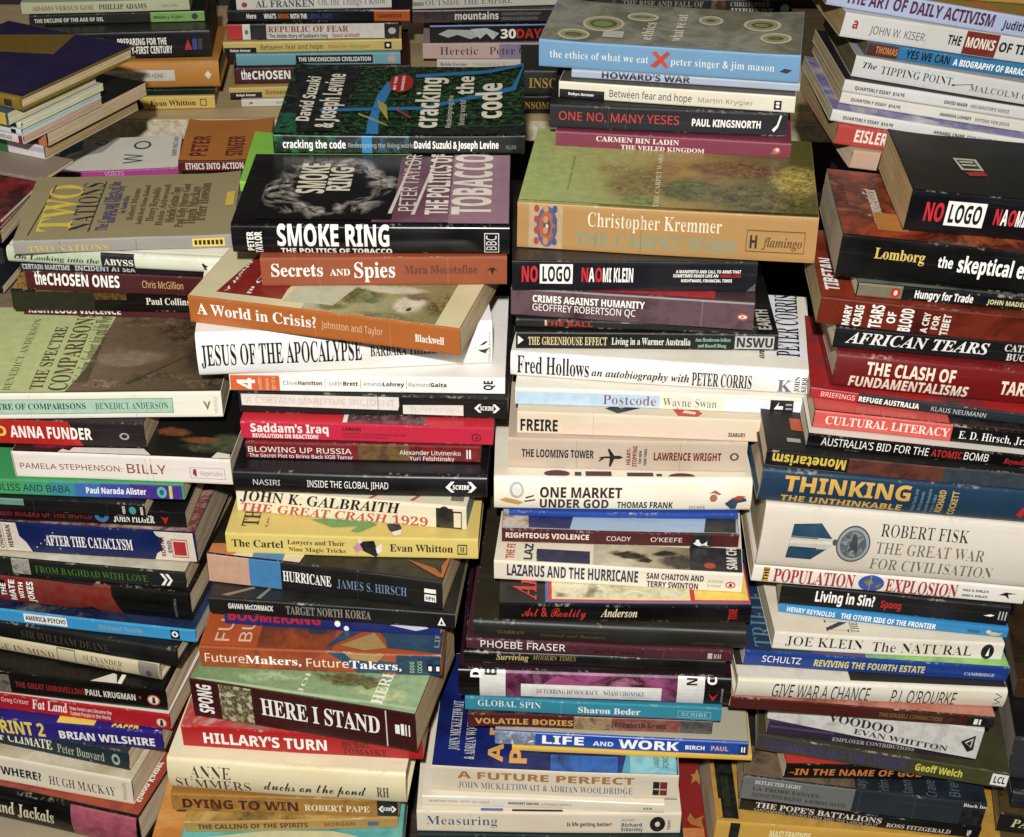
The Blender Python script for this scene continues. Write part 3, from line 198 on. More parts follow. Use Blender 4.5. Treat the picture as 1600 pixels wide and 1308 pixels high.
'b': {36: (108, ((100,123,82,133,70,136,70,144,42,144,42,136,30,132,16,123,7,110,4,94,7,82,15,70,28,61,42,55,42,25,30,29,5,47,4,9,42,-7,42,-30,70,-30,70,-6,83,-3,96,8,104,21,107,35,104,50,95,63,82,73,70,78,70,105,78,102,100,87),(43,88,37,94,37,100,43,106),(69,43,75,37,74,30,69,24),)), 38: (125, ((95,74,84,55,74,67,89,82,95,93,96,104,93,118,85,130,73,137,57,140,41,137,28,130,19,118,16,103,22,82,29,72,10,57,2,45,-1,31,3,15,12,3,25,-5,40,-8,62,-3,82,10,96,-6,135,-5,104,32,115,47,128,74),(63,33,48,23,38,23,32,28,32,36,48,50),(48,107,53,110,61,110,65,106,65,100,55,89,49,100),)), 39: (38, ((10,86,28,86,34,119,34,149,4,149,4,119),)), 44: (44, ((6,-33,26,-24,34,-15,40,-5,41,5,40,15,36,23,30,29,21,31,8,26,4,20,3,13,7,1,13,-3,11,-12,6,-17),)), 45: (65, ((63,59,2,59,2,29,63,29),)), 46: (44, ((22,28,9,23,4,10,9,-3,22,-8,35,-3,40,10,35,23),)), 48: (114, ((44,-3,33,1,24,7,12,27,5,55,5,83,7,103,12,120,21,133,33,142,57,148,70,146,80,142,90,136,103,116,109,88,109,60,107,40,102,23,93,10,82,1,66,-4),(65,27,70,36,73,50,73,92,70,107,62,117,49,116,44,107,40,71,44,36,52,26),)), 49: (114, ((50,-3,51,106,26,84,8,107,57,145,85,145,85,-3),)), 50: (114, ((5,-3,5,22,56,73,67,87,71,100,69,112,60,117,45,115,23,102,4,125,19,137,36,144,59,147,72,146,84,142,93,136,101,127,105,117,105,94,95,73,48,26,48,28,110,28,110,-3),)), 51: (114, ((37,-4,5,4,5,35,28,27,46,25,59,26,67,30,71,35,72,48,66,55,61,57,27,59,27,87,56,89,66,94,70,107,64,116,48,118,39,116,21,107,4,132,27,143,54,147,75,145,91,138,101,126,104,119,104,103,99,91,90,81,77,75,88,73,99,66,107,55,109,42,107,29,103,18,94,8,83,1,67,-3),)), 52: (114, ((62,-3,62,27,1,27,1,51,65,145,96,145,96,56,114,56,114,27,96,27,96,-3),(35,55,62,56,64,103),)), 53: (114, ((43,-4,22,-1,7,4,7,36,28,28,47,25,58,27,66,30,71,36,72,45,71,54,66,59,58,63,38,64,24,61,10,69,16,145,98,145,98,115,47,115,45,92,67,93,79,91,90,86,98,78,104,68,107,55,107,36,99,17,84,3,62,-4),)), 57: (114, ((14,-3,14,27,34,24,49,26,60,30,67,36,75,54,76,64,79,64,68,52,59,48,37,48,22,54,10,67,7,75,4,95,7,116,18,133,34,144,44,146,62,147,76,143,89,136,99,125,106,111,109,92,109,63,104,39,92,18,84,10,60,-2,44,-4),(63,77,71,83,74,91,73,102,68,112,59,117,46,115,41,109,39,91,45,78,51,76),)), 63: (67, ((7,112,28,114,32,110,29,96,14,70,10,54,14,39,32,24,37,49,59,86,64,109,62,121,55,133,43,141,22,145),(31,28,18,23,13,10,18,-3,31,-8,44,-3,49,10,44,23),)), 65: (138, ((-4,-3,49,146,89,146,142,-3,103,-3,93,31,45,31,35,-3),(54,62,84,62,69,116),)), 66: (134, ((15,-3,15,145,76,145,98,141,114,132,122,116,122,100,119,89,113,80,101,74,101,77,113,72,123,61,126,41,123,23,111,9,94,0,72,-3),(51,89,80,91,86,99,84,110,70,115,51,115),(51,28,74,28,82,30,87,35,89,48,87,53,82,57,73,59,51,60),)), 67: (127, ((65,-4,46,1,31,10,20,24,13,41,9,60,9,82,14,102,22,119,33,132,49,142,68,147,84,147,106,143,124,136,112,107,94,114,71,116,59,110,54,105,48,91,45,71,47,51,54,37,63,29,83,26,118,34,118,3,87,-4),)), 68: (148, ((15,-3,15,145,74,145,94,141,111,133,124,120,134,104,139,73,138,55,134,40,127,27,118,16,106,8,92,2,76,-1),(51,28,79,30,92,39,100,52,102,72,100,92,93,105,81,113,51,115),)), 69: (112, ((15,-3,15,145,103,145,103,115,51,115,51,89,99,89,99,59,51,59,51,28,103,28,103,-3),)), 70: (110, ((15,-3,15,145,102,145,102,115,50,115,50,84,99,84,99,54,50,54,50,-3),)), 71: (145, ((63,-3,49,0,37,6,27,15,19,26,10,54,10,83,14,103,23,120,36,133,53,142,74,147,92,147,115,144,132,138,120,108,103,115,86,117,74,116,64,111,56,105,50,96,47,84,46,58,54,38,60,31,69,27,86,26,97,27,97,52,70,52,70,83,131,83,131,4,93,-4),)), 72: (153, ((15,-3,15,145,51,145,51,89,102,89,102,145,138,145,138,-3,102,-3,102,59,51,59,51,-3),)), 73: (78, ((4,-3,4,19,21,27,21,116,4,124,4,145,74,145,74,124,57,116,57,27,74,19,74,-3),)), 74: (66, ((-17,-42,-17,-12,-1,-14,11,-10,15,9,15,145,51,145,50,0,47,-15,42,-27,33,-36,22,-42,10,-44),)), 75: (133, ((15,-3,15,145,51,145,50,82,98,145,137,145,86,79,137,-3,97,-3,60,56,51,50,51,-3),)), 76: (113, ((15,-3,15,145,51,145,51,28,109,28,109,-3),)), 77: (189, ((15,-3,15,145,61,145,94,39,128,145,173,145,173,-3,140,-3,143,107,108,-3,76,-3,44,107,47,83,48,-3),)), 78: (163, ((15,-3,15,145,58,145,117,41,115,70,115,145,147,145,147,-3,105,-3,45,103,48,67,48,-3),)), 79: (159, ((68,-4,48,1,33,10,21,24,13,41,9,61,9,83,13,103,21,120,33,133,48,142,68,147,91,147,111,142,127,133,138,120,146,102,150,83,150,61,146,41,138,24,127,10,111,1,91,-4),(88,27,101,33,105,38,111,52,113,72,111,91,105,106,95,114,80,117,64,114,54,106,48,91,46,72,48,52,54,38,64,29,71,27),)), 80: (126, ((15,-3,15,145,77,145,98,138,112,126,118,108,119,92,116,80,111,68,101,59,88,52,71,49,51,48,51,-3),(51,78,73,81,80,85,83,97,82,105,78,111,72,114,51,115),)), 81: (159, ((107,-37,81,-5,68,-4,48,1,33,10,21,24,13,41,9,61,9,83,13,103,21,120,33,133,48,142,68,147,91,147,111,142,127,133,138,120,146,102,150,83,150,60,145,38,136,20,117,4,152,-36),(88,27,101,33,105,38,111,52,113,72,111,91,105,106,95,114,80,117,64,114,54,106,48,91,46,72,48,52,54,38,64,29,71,27),)), 82: (132, ((15,-3,15,145,73,145,96,139,111,128,118,111,119,95,113,78,102,66,94,61,137,-2,97,-3,63,52,51,52,51,-3),(51,82,75,85,80,89,83,95,83,103,80,109,74,113,51,115),)), 83: (110, ((38,-4,7,5,7,39,42,26,61,27,69,33,68,44,63,49,33,65,21,74,12,86,8,104,12,122,22,136,38,145,59,147,81,145,105,136,93,108,74,115,51,116,44,110,44,100,49,95,88,74,100,60,105,40,101,21,90,7,73,-2,62,-4),)), 84: (116, ((40,-3,40,115,1,115,1,145,114,145,114,115,76,115,76,-3),)), 85: (151, ((61,-4,39,4,23,19,15,39,14,145,50,145,50,48,54,36,60,30,70,26,82,26,92,30,98,37,101,48,101,145,137,145,136,43,133,29,126,16,116,7,102,-1,85,-4),)), 86: (130, ((47,-3,-4,145,33,145,62,50,65,32,68,50,97,145,134,145,83,-3),)), 87: (193, ((34,-3,-3,145,32,145,53,54,55,33,57,53,80,145,113,145,137,53,138,33,140,54,162,145,197,145,159,-3,121,-3,99,81,97,103,93,74,73,-3),)), 88: (133, ((-5,-2,44,74,-2,145,38,145,67,96,96,145,135,145,88,72,138,-2,97,-3,66,49,34,-3),)), 89: (125, ((45,-3,45,54,-4,145,34,145,62,89,91,145,129,145,80,55,80,-3),)), 90: (116, ((2,-3,2,20,69,115,4,115,4,145,112,145,112,122,45,27,114,28,114,-3),)), 97: (121, ((35,-4,22,1,12,10,6,24,7,41,13,55,19,61,35,67,74,71,71,82,63,87,48,86,27,78,15,103,37,111,60,114,80,112,96,104,105,91,108,82,108,-3,83,-3,78,10,65,0,55,-4),(65,25,70,30,73,37,74,48,49,45,42,36,43,26,51,23),)), 98: (127, ((70,-4,59,-2,45,9,40,-3,13,-3,13,155,48,155,47,98,44,98,56,109,65,113,86,113,102,105,114,90,119,68,119,41,113,19,101,4,85,-4),(71,25,77,29,82,36,84,48,84,62,82,74,77,81,71,84,62,84,55,81,51,75,48,65,49,41,52,32,62,25),)), 99: (103, ((48,-4,28,3,14,18,7,40,7,64,10,81,17,94,27,104,40,110,55,113,78,113,100,105,89,78,63,85,54,83,47,77,43,68,42,47,45,36,51,29,58,25,67,25,82,29,96,36,96,5,80,-3),)), 100: (127, ((41,-4,25,4,13,19,7,41,7,68,13,90,25,105,42,113,57,114,67,111,76,106,81,100,79,114,79,155,114,155,114,-3,86,-3,81,12,71,0,56,-4),(66,25,73,28,78,34,80,44,79,68,76,77,70,82,60,84,53,83,47,77,43,67,43,41,47,31,56,25),)), 101: (118, ((57,-4,42,-1,29,5,18,15,11,28,7,45,7,63,10,80,17,93,27,103,39,110,53,113,72,113,91,106,104,93,111,73,112,45,42,45,44,37,49,29,56,24,66,23,85,25,106,33,106,4,77,-4),(43,70,79,70,74,82,69,86,54,86,48,83),)), 102: (77, ((18,-3,18,84,1,84,1,103,18,111,21,136,26,144,33,150,42,154,63,156,90,150,81,124,60,127,54,122,53,112,79,112,79,84,53,84,53,-3),)), 103: (127, ((40,-50,13,-44,13,-14,37,-22,58,-24,67,-22,73,-18,77,-11,80,9,73,2,55,-4,41,-4,24,4,13,20,9,30,6,54,9,79,18,98,32,110,51,114,70,110,82,100,84,112,114,112,113,-12,105,-30,91,-43,69,-50),(61,24,70,25,76,30,79,38,80,62,78,74,73,81,61,84,52,83,47,77,43,68,43,40,47,31,53,26),)), 104: (131, ((13,-3,13,155,48,155,47,98,44,98,58,110,77,114,94,111,107,104,116,90,119,71,119,-3,84,-3,83,73,80,80,76,83,69,85,59,83,53,77,49,66,48,-3),)), 105: (61, ((20,122,15,126,12,133,12,142,15,149,27,154,41,153,46,149,49,142,49,133,46,126,34,120),(13,-3,13,112,48,112,48,-3),)), 107: (124, ((13,-3,13,155,48,155,48,75,46,64,52,74,87,112,126,111,81,62,129,-2,88,-3,58,40,48,33,48,-3),)), 108: (61, ((13,-3,13,155,48,155,48,-3),)), 109: (196, ((13,-3,13,112,40,112,44,98,48,104,66,113,87,113,97,110,105,104,110,98,116,104,134,113,144,114,161,111,174,104,178,97,183,81,184,-3,149,-3,148,73,145,80,141,84,135,85,126,83,121,78,117,68,116,-3,81,-3,80,73,77,80,73,84,67,85,58,83,52,77,49,66,48,-3),)), 110: (131, ((13,-3,13,112,40,112,44,98,48,104,67,113,78,114,94,111,107,104,116,90,119,71,119,-3,84,-3,84,69,78,82,73,84,63,84,55,80,51,72,48,59,48,-3),)), 111: (124, ((54,-4,40,-1,27,6,17,16,10,30,7,46,7,68,15,90,30,105,50,113,70,113,84,110,97,103,106,93,113,80,117,64,116,42,109,20,94,4,74,-4),(67,25,74,29,79,36,81,62,79,74,74,81,67,84,57,84,50,81,45,74,42,47,45,36,50,29,57,25),)), 112: (127, ((13,-51,13,112,42,112,46,98,56,109,65,113,86,113,102,105,114,90,119,68,119,41,113,19,101,4,85,-4,70,-4,59,-2,45,9,47,9,48,-51),(71,25,78,29,82,36,84,48,83,69,80,78,74,83,67,85,58,83,53,79,48,58,51,36,55,29,62,25),)), 113: (127, ((79,-51,80,12,82,12,71,0,62,-3,41,-4,25,4,13,19,7,41,7,68,13,90,25,105,41,113,57,114,67,111,82,100,84,112,114,112,114,-51),(61,24,70,26,76,30,79,38,80,61,78,73,74,80,66,84,56,84,49,80,45,73,42,61,43,40,47,31,53,26),)), 114: (91, ((13,-3,13,112,40,112,45,93,43,93,56,107,65,112,89,113,87,80,76,81,62,78,52,71,48,55,48,-3),)), 115: (99, ((30,-4,7,2,7,33,29,25,53,23,59,27,59,31,57,34,28,49,14,58,7,72,7,88,14,101,26,109,43,113,67,113,94,104,83,78,66,84,52,87,42,84,43,78,82,58,92,46,94,37,91,17,82,5,75,1,56,-4),)), 116: (87, ((48,-4,30,1,24,7,19,16,16,27,16,84,2,84,2,101,19,111,28,135,51,135,51,112,82,112,82,84,51,84,53,28,64,25,83,28,83,1,69,-3),)), 117: (131, ((45,-4,30,1,19,12,15,19,12,38,12,112,47,112,48,40,53,27,59,25,68,25,76,29,81,37,83,50,83,112,118,112,118,-3,91,-3,87,11,83,5,64,-4),)), 118: (114, ((40,-3,-4,112,33,112,57,39,57,30,59,48,81,112,118,112,74,-3),)), 121: (114, ((4,-49,4,-20,26,-20,36,-11,41,1,-4,112,34,112,58,42,57,34,80,112,118,112,66,-23,57,-37,44,-46,30,-50),)), 122: (98, ((3,-3,3,18,51,84,6,84,6,112,92,112,92,89,45,25,94,25,94,-3),))},
'l': {33: (54, ((16,92,24,43,27,40,30,43,38,92,38,122,32,136,27,138,22,136,16,122),(23,21,16,15,16,6,23,-1,32,-1,38,6,38,15,32,21),)), 38: (125, ((99,68,84,46,65,68,84,86,89,95,90,104,88,116,81,125,71,132,57,134,43,132,32,125,25,115,22,102,27,85,38,71,15,53,8,42,6,31,8,18,16,8,27,1,40,-2,60,3,83,19,99,0,124,0,96,32,110,50,119,68),(71,32,57,21,42,16,31,20,25,31,27,38,31,45,49,58),(43,109,51,116,63,116,71,109,71,98,63,87,54,81,43,98),)), 44: (44, ((12,-24,22,-19,29,-12,34,-3,34,13,27,23,16,24,10,18,9,13,12,5,19,2,19,-10,12,-20),)), 46: (44, ((17,21,11,15,11,6,17,-1,26,-1,33,6,33,15,26,21),)), 65: (130, ((1,0,1,5,10,9,18,22,64,138,117,13,122,8,128,5,128,0,72,0,72,5,87,10,88,15,78,40,28,40,18,18,19,10,34,5,34,0),(28,47,78,47,53,96),)), 66: (132, ((9,0,9,5,22,9,25,15,25,120,19,128,9,131,9,135,88,133,103,127,111,118,114,104,112,93,107,85,98,78,77,74,101,68,112,61,118,51,120,31,114,16,101,6,93,3,71,0),(50,74,64,75,77,78,85,84,88,96,89,109,86,119,80,126,70,129,55,128,51,125),(73,7,84,11,90,19,93,31,93,46,89,58,80,65,67,69,50,69,50,16,52,11,62,7),)), 67: (139, ((76,-3,59,0,43,6,30,17,20,31,14,48,12,68,14,87,20,104,30,118,43,129,59,136,77,138,116,129,124,131,126,138,126,92,127,92,120,109,109,122,95,130,79,132,61,128,48,116,41,96,39,67,41,41,49,22,63,10,83,7,96,8,109,13,120,21,128,31,128,26,119,14,107,5,93,-1),)), 68: (148, ((10,0,10,5,22,8,25,14,26,117,23,125,18,129,8,131,8,135,82,134,108,125,118,118,131,96,135,68,131,38,119,17,98,5,68,0),(76,8,93,15,103,31,108,54,106,95,98,114,85,126,63,129,56,128,52,125,51,14,53,10,59,7),)), 69: (132, ((8,0,8,5,22,8,25,14,26,116,24,124,18,129,9,131,9,135,115,135,115,96,117,96,113,111,103,121,89,127,63,129,54,127,51,121,50,73,65,73,76,77,84,84,89,102,87,102,87,36,89,36,85,54,80,60,65,66,51,67,51,14,54,10,61,8,83,9,105,15,120,31,125,42,123,42,116,0),)), 70: (120, ((9,0,9,5,22,10,25,16,26,117,24,124,8,131,8,135,113,135,113,96,116,96,114,106,109,115,103,121,82,128,56,128,51,124,50,73,64,74,75,77,83,84,88,103,86,103,86,36,88,36,85,50,79,60,70,65,50,67,51,15,58,8,72,5,72,0),)), 71: (151, ((70,-2,52,2,37,11,25,23,17,39,13,58,13,78,17,96,25,112,37,124,51,133,68,138,84,138,114,129,122,131,126,138,126,92,124,103,109,121,90,131,79,132,62,128,49,116,42,96,39,68,42,40,50,20,64,7,73,4,88,4,97,6,103,10,106,17,105,46,101,51,86,55,86,59,145,59,145,55,133,51,130,46,129,9,105,0),)), 72: (156, ((9,0,9,5,22,9,25,15,26,117,24,124,18,128,9,131,9,135,68,135,68,131,54,127,51,119,50,74,106,74,105,122,103,126,88,131,88,135,147,135,147,131,134,127,131,121,130,19,132,12,137,8,147,5,147,0,88,0,88,5,101,9,105,14,106,66,50,66,50,19,53,11,58,7,68,5,68,0),)), 73: (78, ((8,0,8,5,21,9,25,14,26,119,24,126,8,131,8,135,69,135,69,131,56,128,52,123,51,15,57,8,69,5,69,0),)), 74: (98, ((28,-19,14,-14,5,-3,3,10,8,19,16,21,22,16,22,2,18,-6,22,-11,31,-12,39,-11,45,-8,47,-2,48,113,45,124,41,127,28,131,28,135,90,135,90,131,76,126,72,117,72,26,69,7,62,-8,50,-16),)), 75: (152, ((9,0,9,5,22,9,25,15,26,117,24,124,19,128,9,131,9,135,68,135,68,131,55,127,51,119,51,69,102,115,107,122,106,128,91,131,91,135,141,135,141,131,122,125,111,118,75,85,141,8,151,5,151,0,88,0,88,5,102,8,104,10,60,64,50,59,51,19,53,11,58,7,68,5,68,0),)), 76: (127, ((9,0,9,5,22,9,25,15,26,117,24,125,18,129,9,131,9,135,70,135,70,131,56,128,52,124,50,113,51,16,55,10,66,8,89,10,100,13,109,19,117,28,124,46,122,46,116,0),)), 77: (189, ((8,0,8,5,21,9,25,15,26,122,20,128,8,131,8,135,52,135,94,41,136,135,180,135,180,131,167,126,164,121,164,15,169,7,180,5,180,0,122,0,122,5,135,9,139,18,137,120,83,0,30,117,28,19,30,11,36,7,46,5,46,0),)), 78: (147, ((29,105,28,18,30,11,36,7,46,5,46,0,9,0,9,5,23,9,26,17,27,116,9,131,9,135,45,135,119,49,120,121,114,128,103,131,103,135,139,135,139,131,126,127,122,121,122,-3),)), 79: (156, ((58,0,36,13,20,34,13,60,15,89,27,113,46,130,58,135,86,138,111,130,130,113,142,89,144,60,137,34,121,13,98,0,85,-2),(79,3,96,7,108,19,115,40,117,68,115,96,107,116,94,128,77,132,60,128,48,116,41,96,39,68,42,40,49,20,62,7),)), 80: (124, ((9,0,9,5,22,9,25,15,26,117,24,124,18,128,9,131,9,135,75,135,93,133,103,128,115,114,117,104,115,84,107,72,93,64,50,62,50,19,53,11,58,7,68,5,68,0),(50,68,68,68,80,72,87,79,91,91,91,105,88,117,82,125,71,128,55,128,50,121),)), 82: (141, ((9,0,9,5,22,9,25,15,26,117,24,124,18,128,9,131,9,135,78,135,100,130,113,121,119,108,118,88,114,79,105,72,88,67,131,9,139,5,139,0,103,0,62,64,50,64,50,19,53,11,58,7,68,5,68,0),(50,69,69,70,81,73,90,81,94,100,93,113,88,122,79,127,63,129,52,124),)), 83: (116, ((17,47,21,28,30,14,43,7,59,4,70,6,79,10,85,18,87,27,82,39,36,66,26,76,21,86,19,99,24,120,36,133,45,137,61,138,90,132,96,134,97,95,99,95,96,106,84,122,67,132,47,132,39,127,33,121,32,113,33,106,38,100,79,78,95,66,102,52,103,33,100,22,94,13,87,6,76,0,64,-2,50,-2,23,4,17,2),)), 84: (126, ((31,0,31,5,45,9,49,15,50,130,36,129,22,124,12,115,6,103,5,95,7,95,7,135,118,135,118,95,120,95,117,110,109,121,96,127,74,130,75,19,77,11,83,7,94,5,94,0),)), 85: (147, ((61,-3,43,4,32,16,27,34,25,121,21,127,8,131,8,135,68,135,68,131,54,127,50,119,50,33,54,20,62,11,82,6,99,9,111,16,118,29,121,47,121,117,118,124,113,128,102,131,102,135,137,135,137,131,126,126,123,120,121,40,115,18,104,4,86,-2),)), 86: (127, ((12,123,0,131,0,135,59,135,59,131,43,126,41,122,77,42,109,120,109,124,106,128,93,131,93,135,128,135,128,131,119,128,114,123,66,-3),)), 87: (182, ((9,126,-1,131,-1,135,50,135,50,131,39,126,38,117,66,45,94,105,84,127,72,131,72,135,127,135,127,131,114,126,113,121,141,48,167,119,165,127,154,131,154,135,182,135,182,131,174,126,167,113,130,-3,94,93,54,-3),)), 88: (140, ((7,0,7,5,18,8,30,19,62,62,19,125,8,131,8,135,69,135,69,131,54,127,53,122,79,85,105,121,104,127,91,131,91,135,132,135,132,131,122,128,107,116,79,79,125,10,134,5,134,0,75,0,75,5,89,9,90,14,63,55,33,16,34,10,48,5,48,0),)), 89: (127, ((34,0,34,5,47,9,51,15,52,53,15,120,9,126,0,131,0,135,58,135,58,131,50,130,42,126,44,119,74,66,108,119,107,126,92,131,92,135,127,135,127,131,119,127,111,117,76,61,76,19,78,11,84,7,94,5,94,0),)), 97: (102, ((70,-2,62,11,43,1,24,-2,17,1,13,7,10,14,13,31,21,40,37,48,63,56,63,76,61,82,56,86,37,88,28,85,27,81,31,74,31,62,25,57,17,59,14,68,16,80,26,89,43,94,58,94,72,90,81,77,83,63,84,13,88,10,94,12,86,0,81,-2),(47,10,63,19,63,51,47,47,38,42,33,34,31,25,34,13,39,10),)), 99: (87, ((41,-2,32,1,17,15,10,38,10,52,13,64,19,76,26,84,36,91,46,94,58,94,68,91,75,85,78,70,75,63,67,62,63,69,62,84,56,88,41,87,34,80,30,70,30,46,34,29,42,17,54,12,67,12,79,18,74,9,57,-1),)), 100: (110, ((37,-2,29,1,16,15,10,37,12,65,23,85,30,91,39,94,49,94,69,83,70,122,68,127,56,131,56,135,91,135,92,14,101,8,101,4,70,-2,69,13,48,-2),(60,10,65,14,70,22,70,75,61,82,46,83,38,79,33,69,31,37,33,23,37,13,46,8),)), 101: (90, ((41,-2,32,1,24,7,13,26,10,54,18,76,24,85,32,91,42,94,61,92,71,83,80,61,80,50,30,50,33,33,38,22,47,14,67,13,79,22,74,11,66,4,56,-1),(30,57,64,57,63,79,59,85,48,89,40,87,34,82,31,73),)), 102: (64, ((8,0,8,4,19,10,20,83,9,83,9,92,19,92,20,113,24,125,33,133,44,137,57,138,66,135,71,129,74,116,69,107,62,108,59,114,63,130,50,132,43,130,40,120,40,92,57,92,57,83,40,83,40,15,42,9,55,4,55,0),)), 103: (97, ((35,-41,21,-38,13,-33,8,-22,11,-14,28,-8,13,0,11,13,18,24,38,33,22,38,16,45,12,53,11,68,18,83,32,92,52,94,69,90,90,90,90,80,73,80,81,71,82,52,74,39,60,32,36,31,27,25,26,21,27,18,36,15,76,12,87,4,90,-11,87,-24,84,-29,72,-37,55,-41),(51,37,58,40,62,47,63,69,62,79,58,85,51,88,42,88,35,85,32,79,30,57,32,47,35,40,42,37),(62,-34,73,-31,80,-26,82,-17,73,-11,27,-10,20,-15,18,-22,20,-27,36,-34),)), 104: (113, ((9,0,9,4,17,7,20,17,18,126,10,131,10,135,40,135,41,79,59,91,72,94,82,92,89,87,93,77,95,14,99,6,104,4,104,0,64,0,64,4,71,7,74,17,73,75,70,79,64,81,55,81,40,70,41,9,50,4,50,0),)), 105: (59, ((24,111,19,120,21,131,28,137,36,135,41,126,39,115,32,109),(9,0,9,4,17,7,20,17,19,83,10,88,10,92,40,92,40,14,44,6,50,4,50,0),)), 106: (62, ((25,111,21,120,22,131,29,138,38,136,43,126,41,115,34,109),(7,-41,-4,-37,-11,-29,-12,-18,-9,-11,-2,-9,2,-13,3,-21,-1,-31,2,-34,17,-34,21,-30,23,-16,23,78,21,83,11,88,11,92,43,92,43,-15,39,-28,30,-36,18,-41),)), 108: (59, ((9,0,9,4,17,7,20,17,19,126,10,131,10,135,40,135,40,14,44,6,50,4,50,0),)), 109: (165, ((9,0,9,4,17,7,20,17,18,83,10,88,10,92,40,92,41,78,58,90,71,94,85,90,94,77,110,90,124,94,134,92,140,87,145,77,146,14,151,6,156,4,156,0,116,0,116,4,124,8,126,17,125,75,122,79,116,81,107,81,93,71,93,14,97,6,102,4,102,0,63,0,63,4,71,8,73,17,72,75,69,79,63,81,54,81,40,70,40,14,44,6,49,4,49,0),)), 110: (113, ((9,0,9,4,17,7,20,17,18,83,10,88,10,92,40,92,41,79,58,91,72,94,82,92,89,87,93,77,95,14,99,6,104,4,104,0,64,0,64,4,71,7,74,17,73,75,70,79,64,81,55,81,40,70,41,9,50,4,50,0),)), 111: (100, ((44,-2,34,1,25,7,18,16,13,27,10,53,13,65,18,76,25,85,34,91,44,94,56,94,66,91,75,85,82,76,87,66,90,39,87,26,82,15,75,7,66,1,56,-2),(55,3,63,8,67,14,69,58,67,75,63,85,55,89,45,89,37,85,33,75,31,40,33,14,37,8,45,3),)), 112: (111, ((9,-41,9,-37,15,-35,19,-30,18,83,10,88,10,92,39,92,40,77,62,93,73,94,81,91,94,77,100,54,98,28,88,7,80,1,72,-2,61,-2,41,10,41,-27,45,-35,55,-37,55,-41),(64,8,72,13,77,23,79,55,77,69,73,78,65,83,53,82,44,76,40,70,40,20,47,11,53,9),)), 114: (86, ((9,0,9,4,17,7,20,17,18,84,10,88,10,92,39,92,41,74,58,89,69,94,79,90,82,79,78,68,70,67,63,76,53,78,43,69,41,62,41,11,45,7,55,4,55,0),)), 115: (86, ((41,-2,22,3,15,2,13,-2,15,-2,15,31,13,31,16,20,23,11,32,6,50,5,60,12,61,17,58,25,29,42,17,54,16,72,19,82,26,90,36,94,66,91,70,95,69,95,69,66,71,66,68,76,61,83,53,87,37,88,28,82,28,73,36,66,60,53,70,41,72,21,68,10,61,2,51,-2),)), 116: (68, ((32,-2,25,1,21,7,19,16,18,83,10,83,10,89,29,110,39,126,39,92,58,92,58,83,39,83,40,17,47,12,55,12,62,17,63,22,58,10,45,-1),)), 117: (112, ((33,-2,25,2,21,10,18,22,17,80,15,84,7,88,7,92,38,92,38,19,44,12,58,11,72,19,70,83,60,88,60,92,92,92,94,13,103,8,103,4,89,3,72,-2,71,13,47,-2),)), 118: (91, ((11,82,3,88,3,92,45,92,45,88,35,85,35,80,55,35,76,81,75,84,65,88,65,92,87,92,87,88,77,79,45,-3),)), 119: (129, ((6,84,1,88,1,92,37,92,37,88,33,87,30,82,49,37,67,70,60,85,54,88,54,92,92,92,92,88,84,82,100,41,119,81,117,86,110,88,110,92,129,92,129,88,121,82,89,-3,67,60,39,-3),)), 121: (89, ((8,-39,2,-29,3,-18,9,-13,15,-14,18,-28,29,-29,39,-20,46,-1,11,82,3,88,3,92,44,92,44,88,38,87,34,82,55,34,74,77,75,83,64,88,64,92,85,92,85,88,76,79,42,-14,29,-37,19,-41),))},
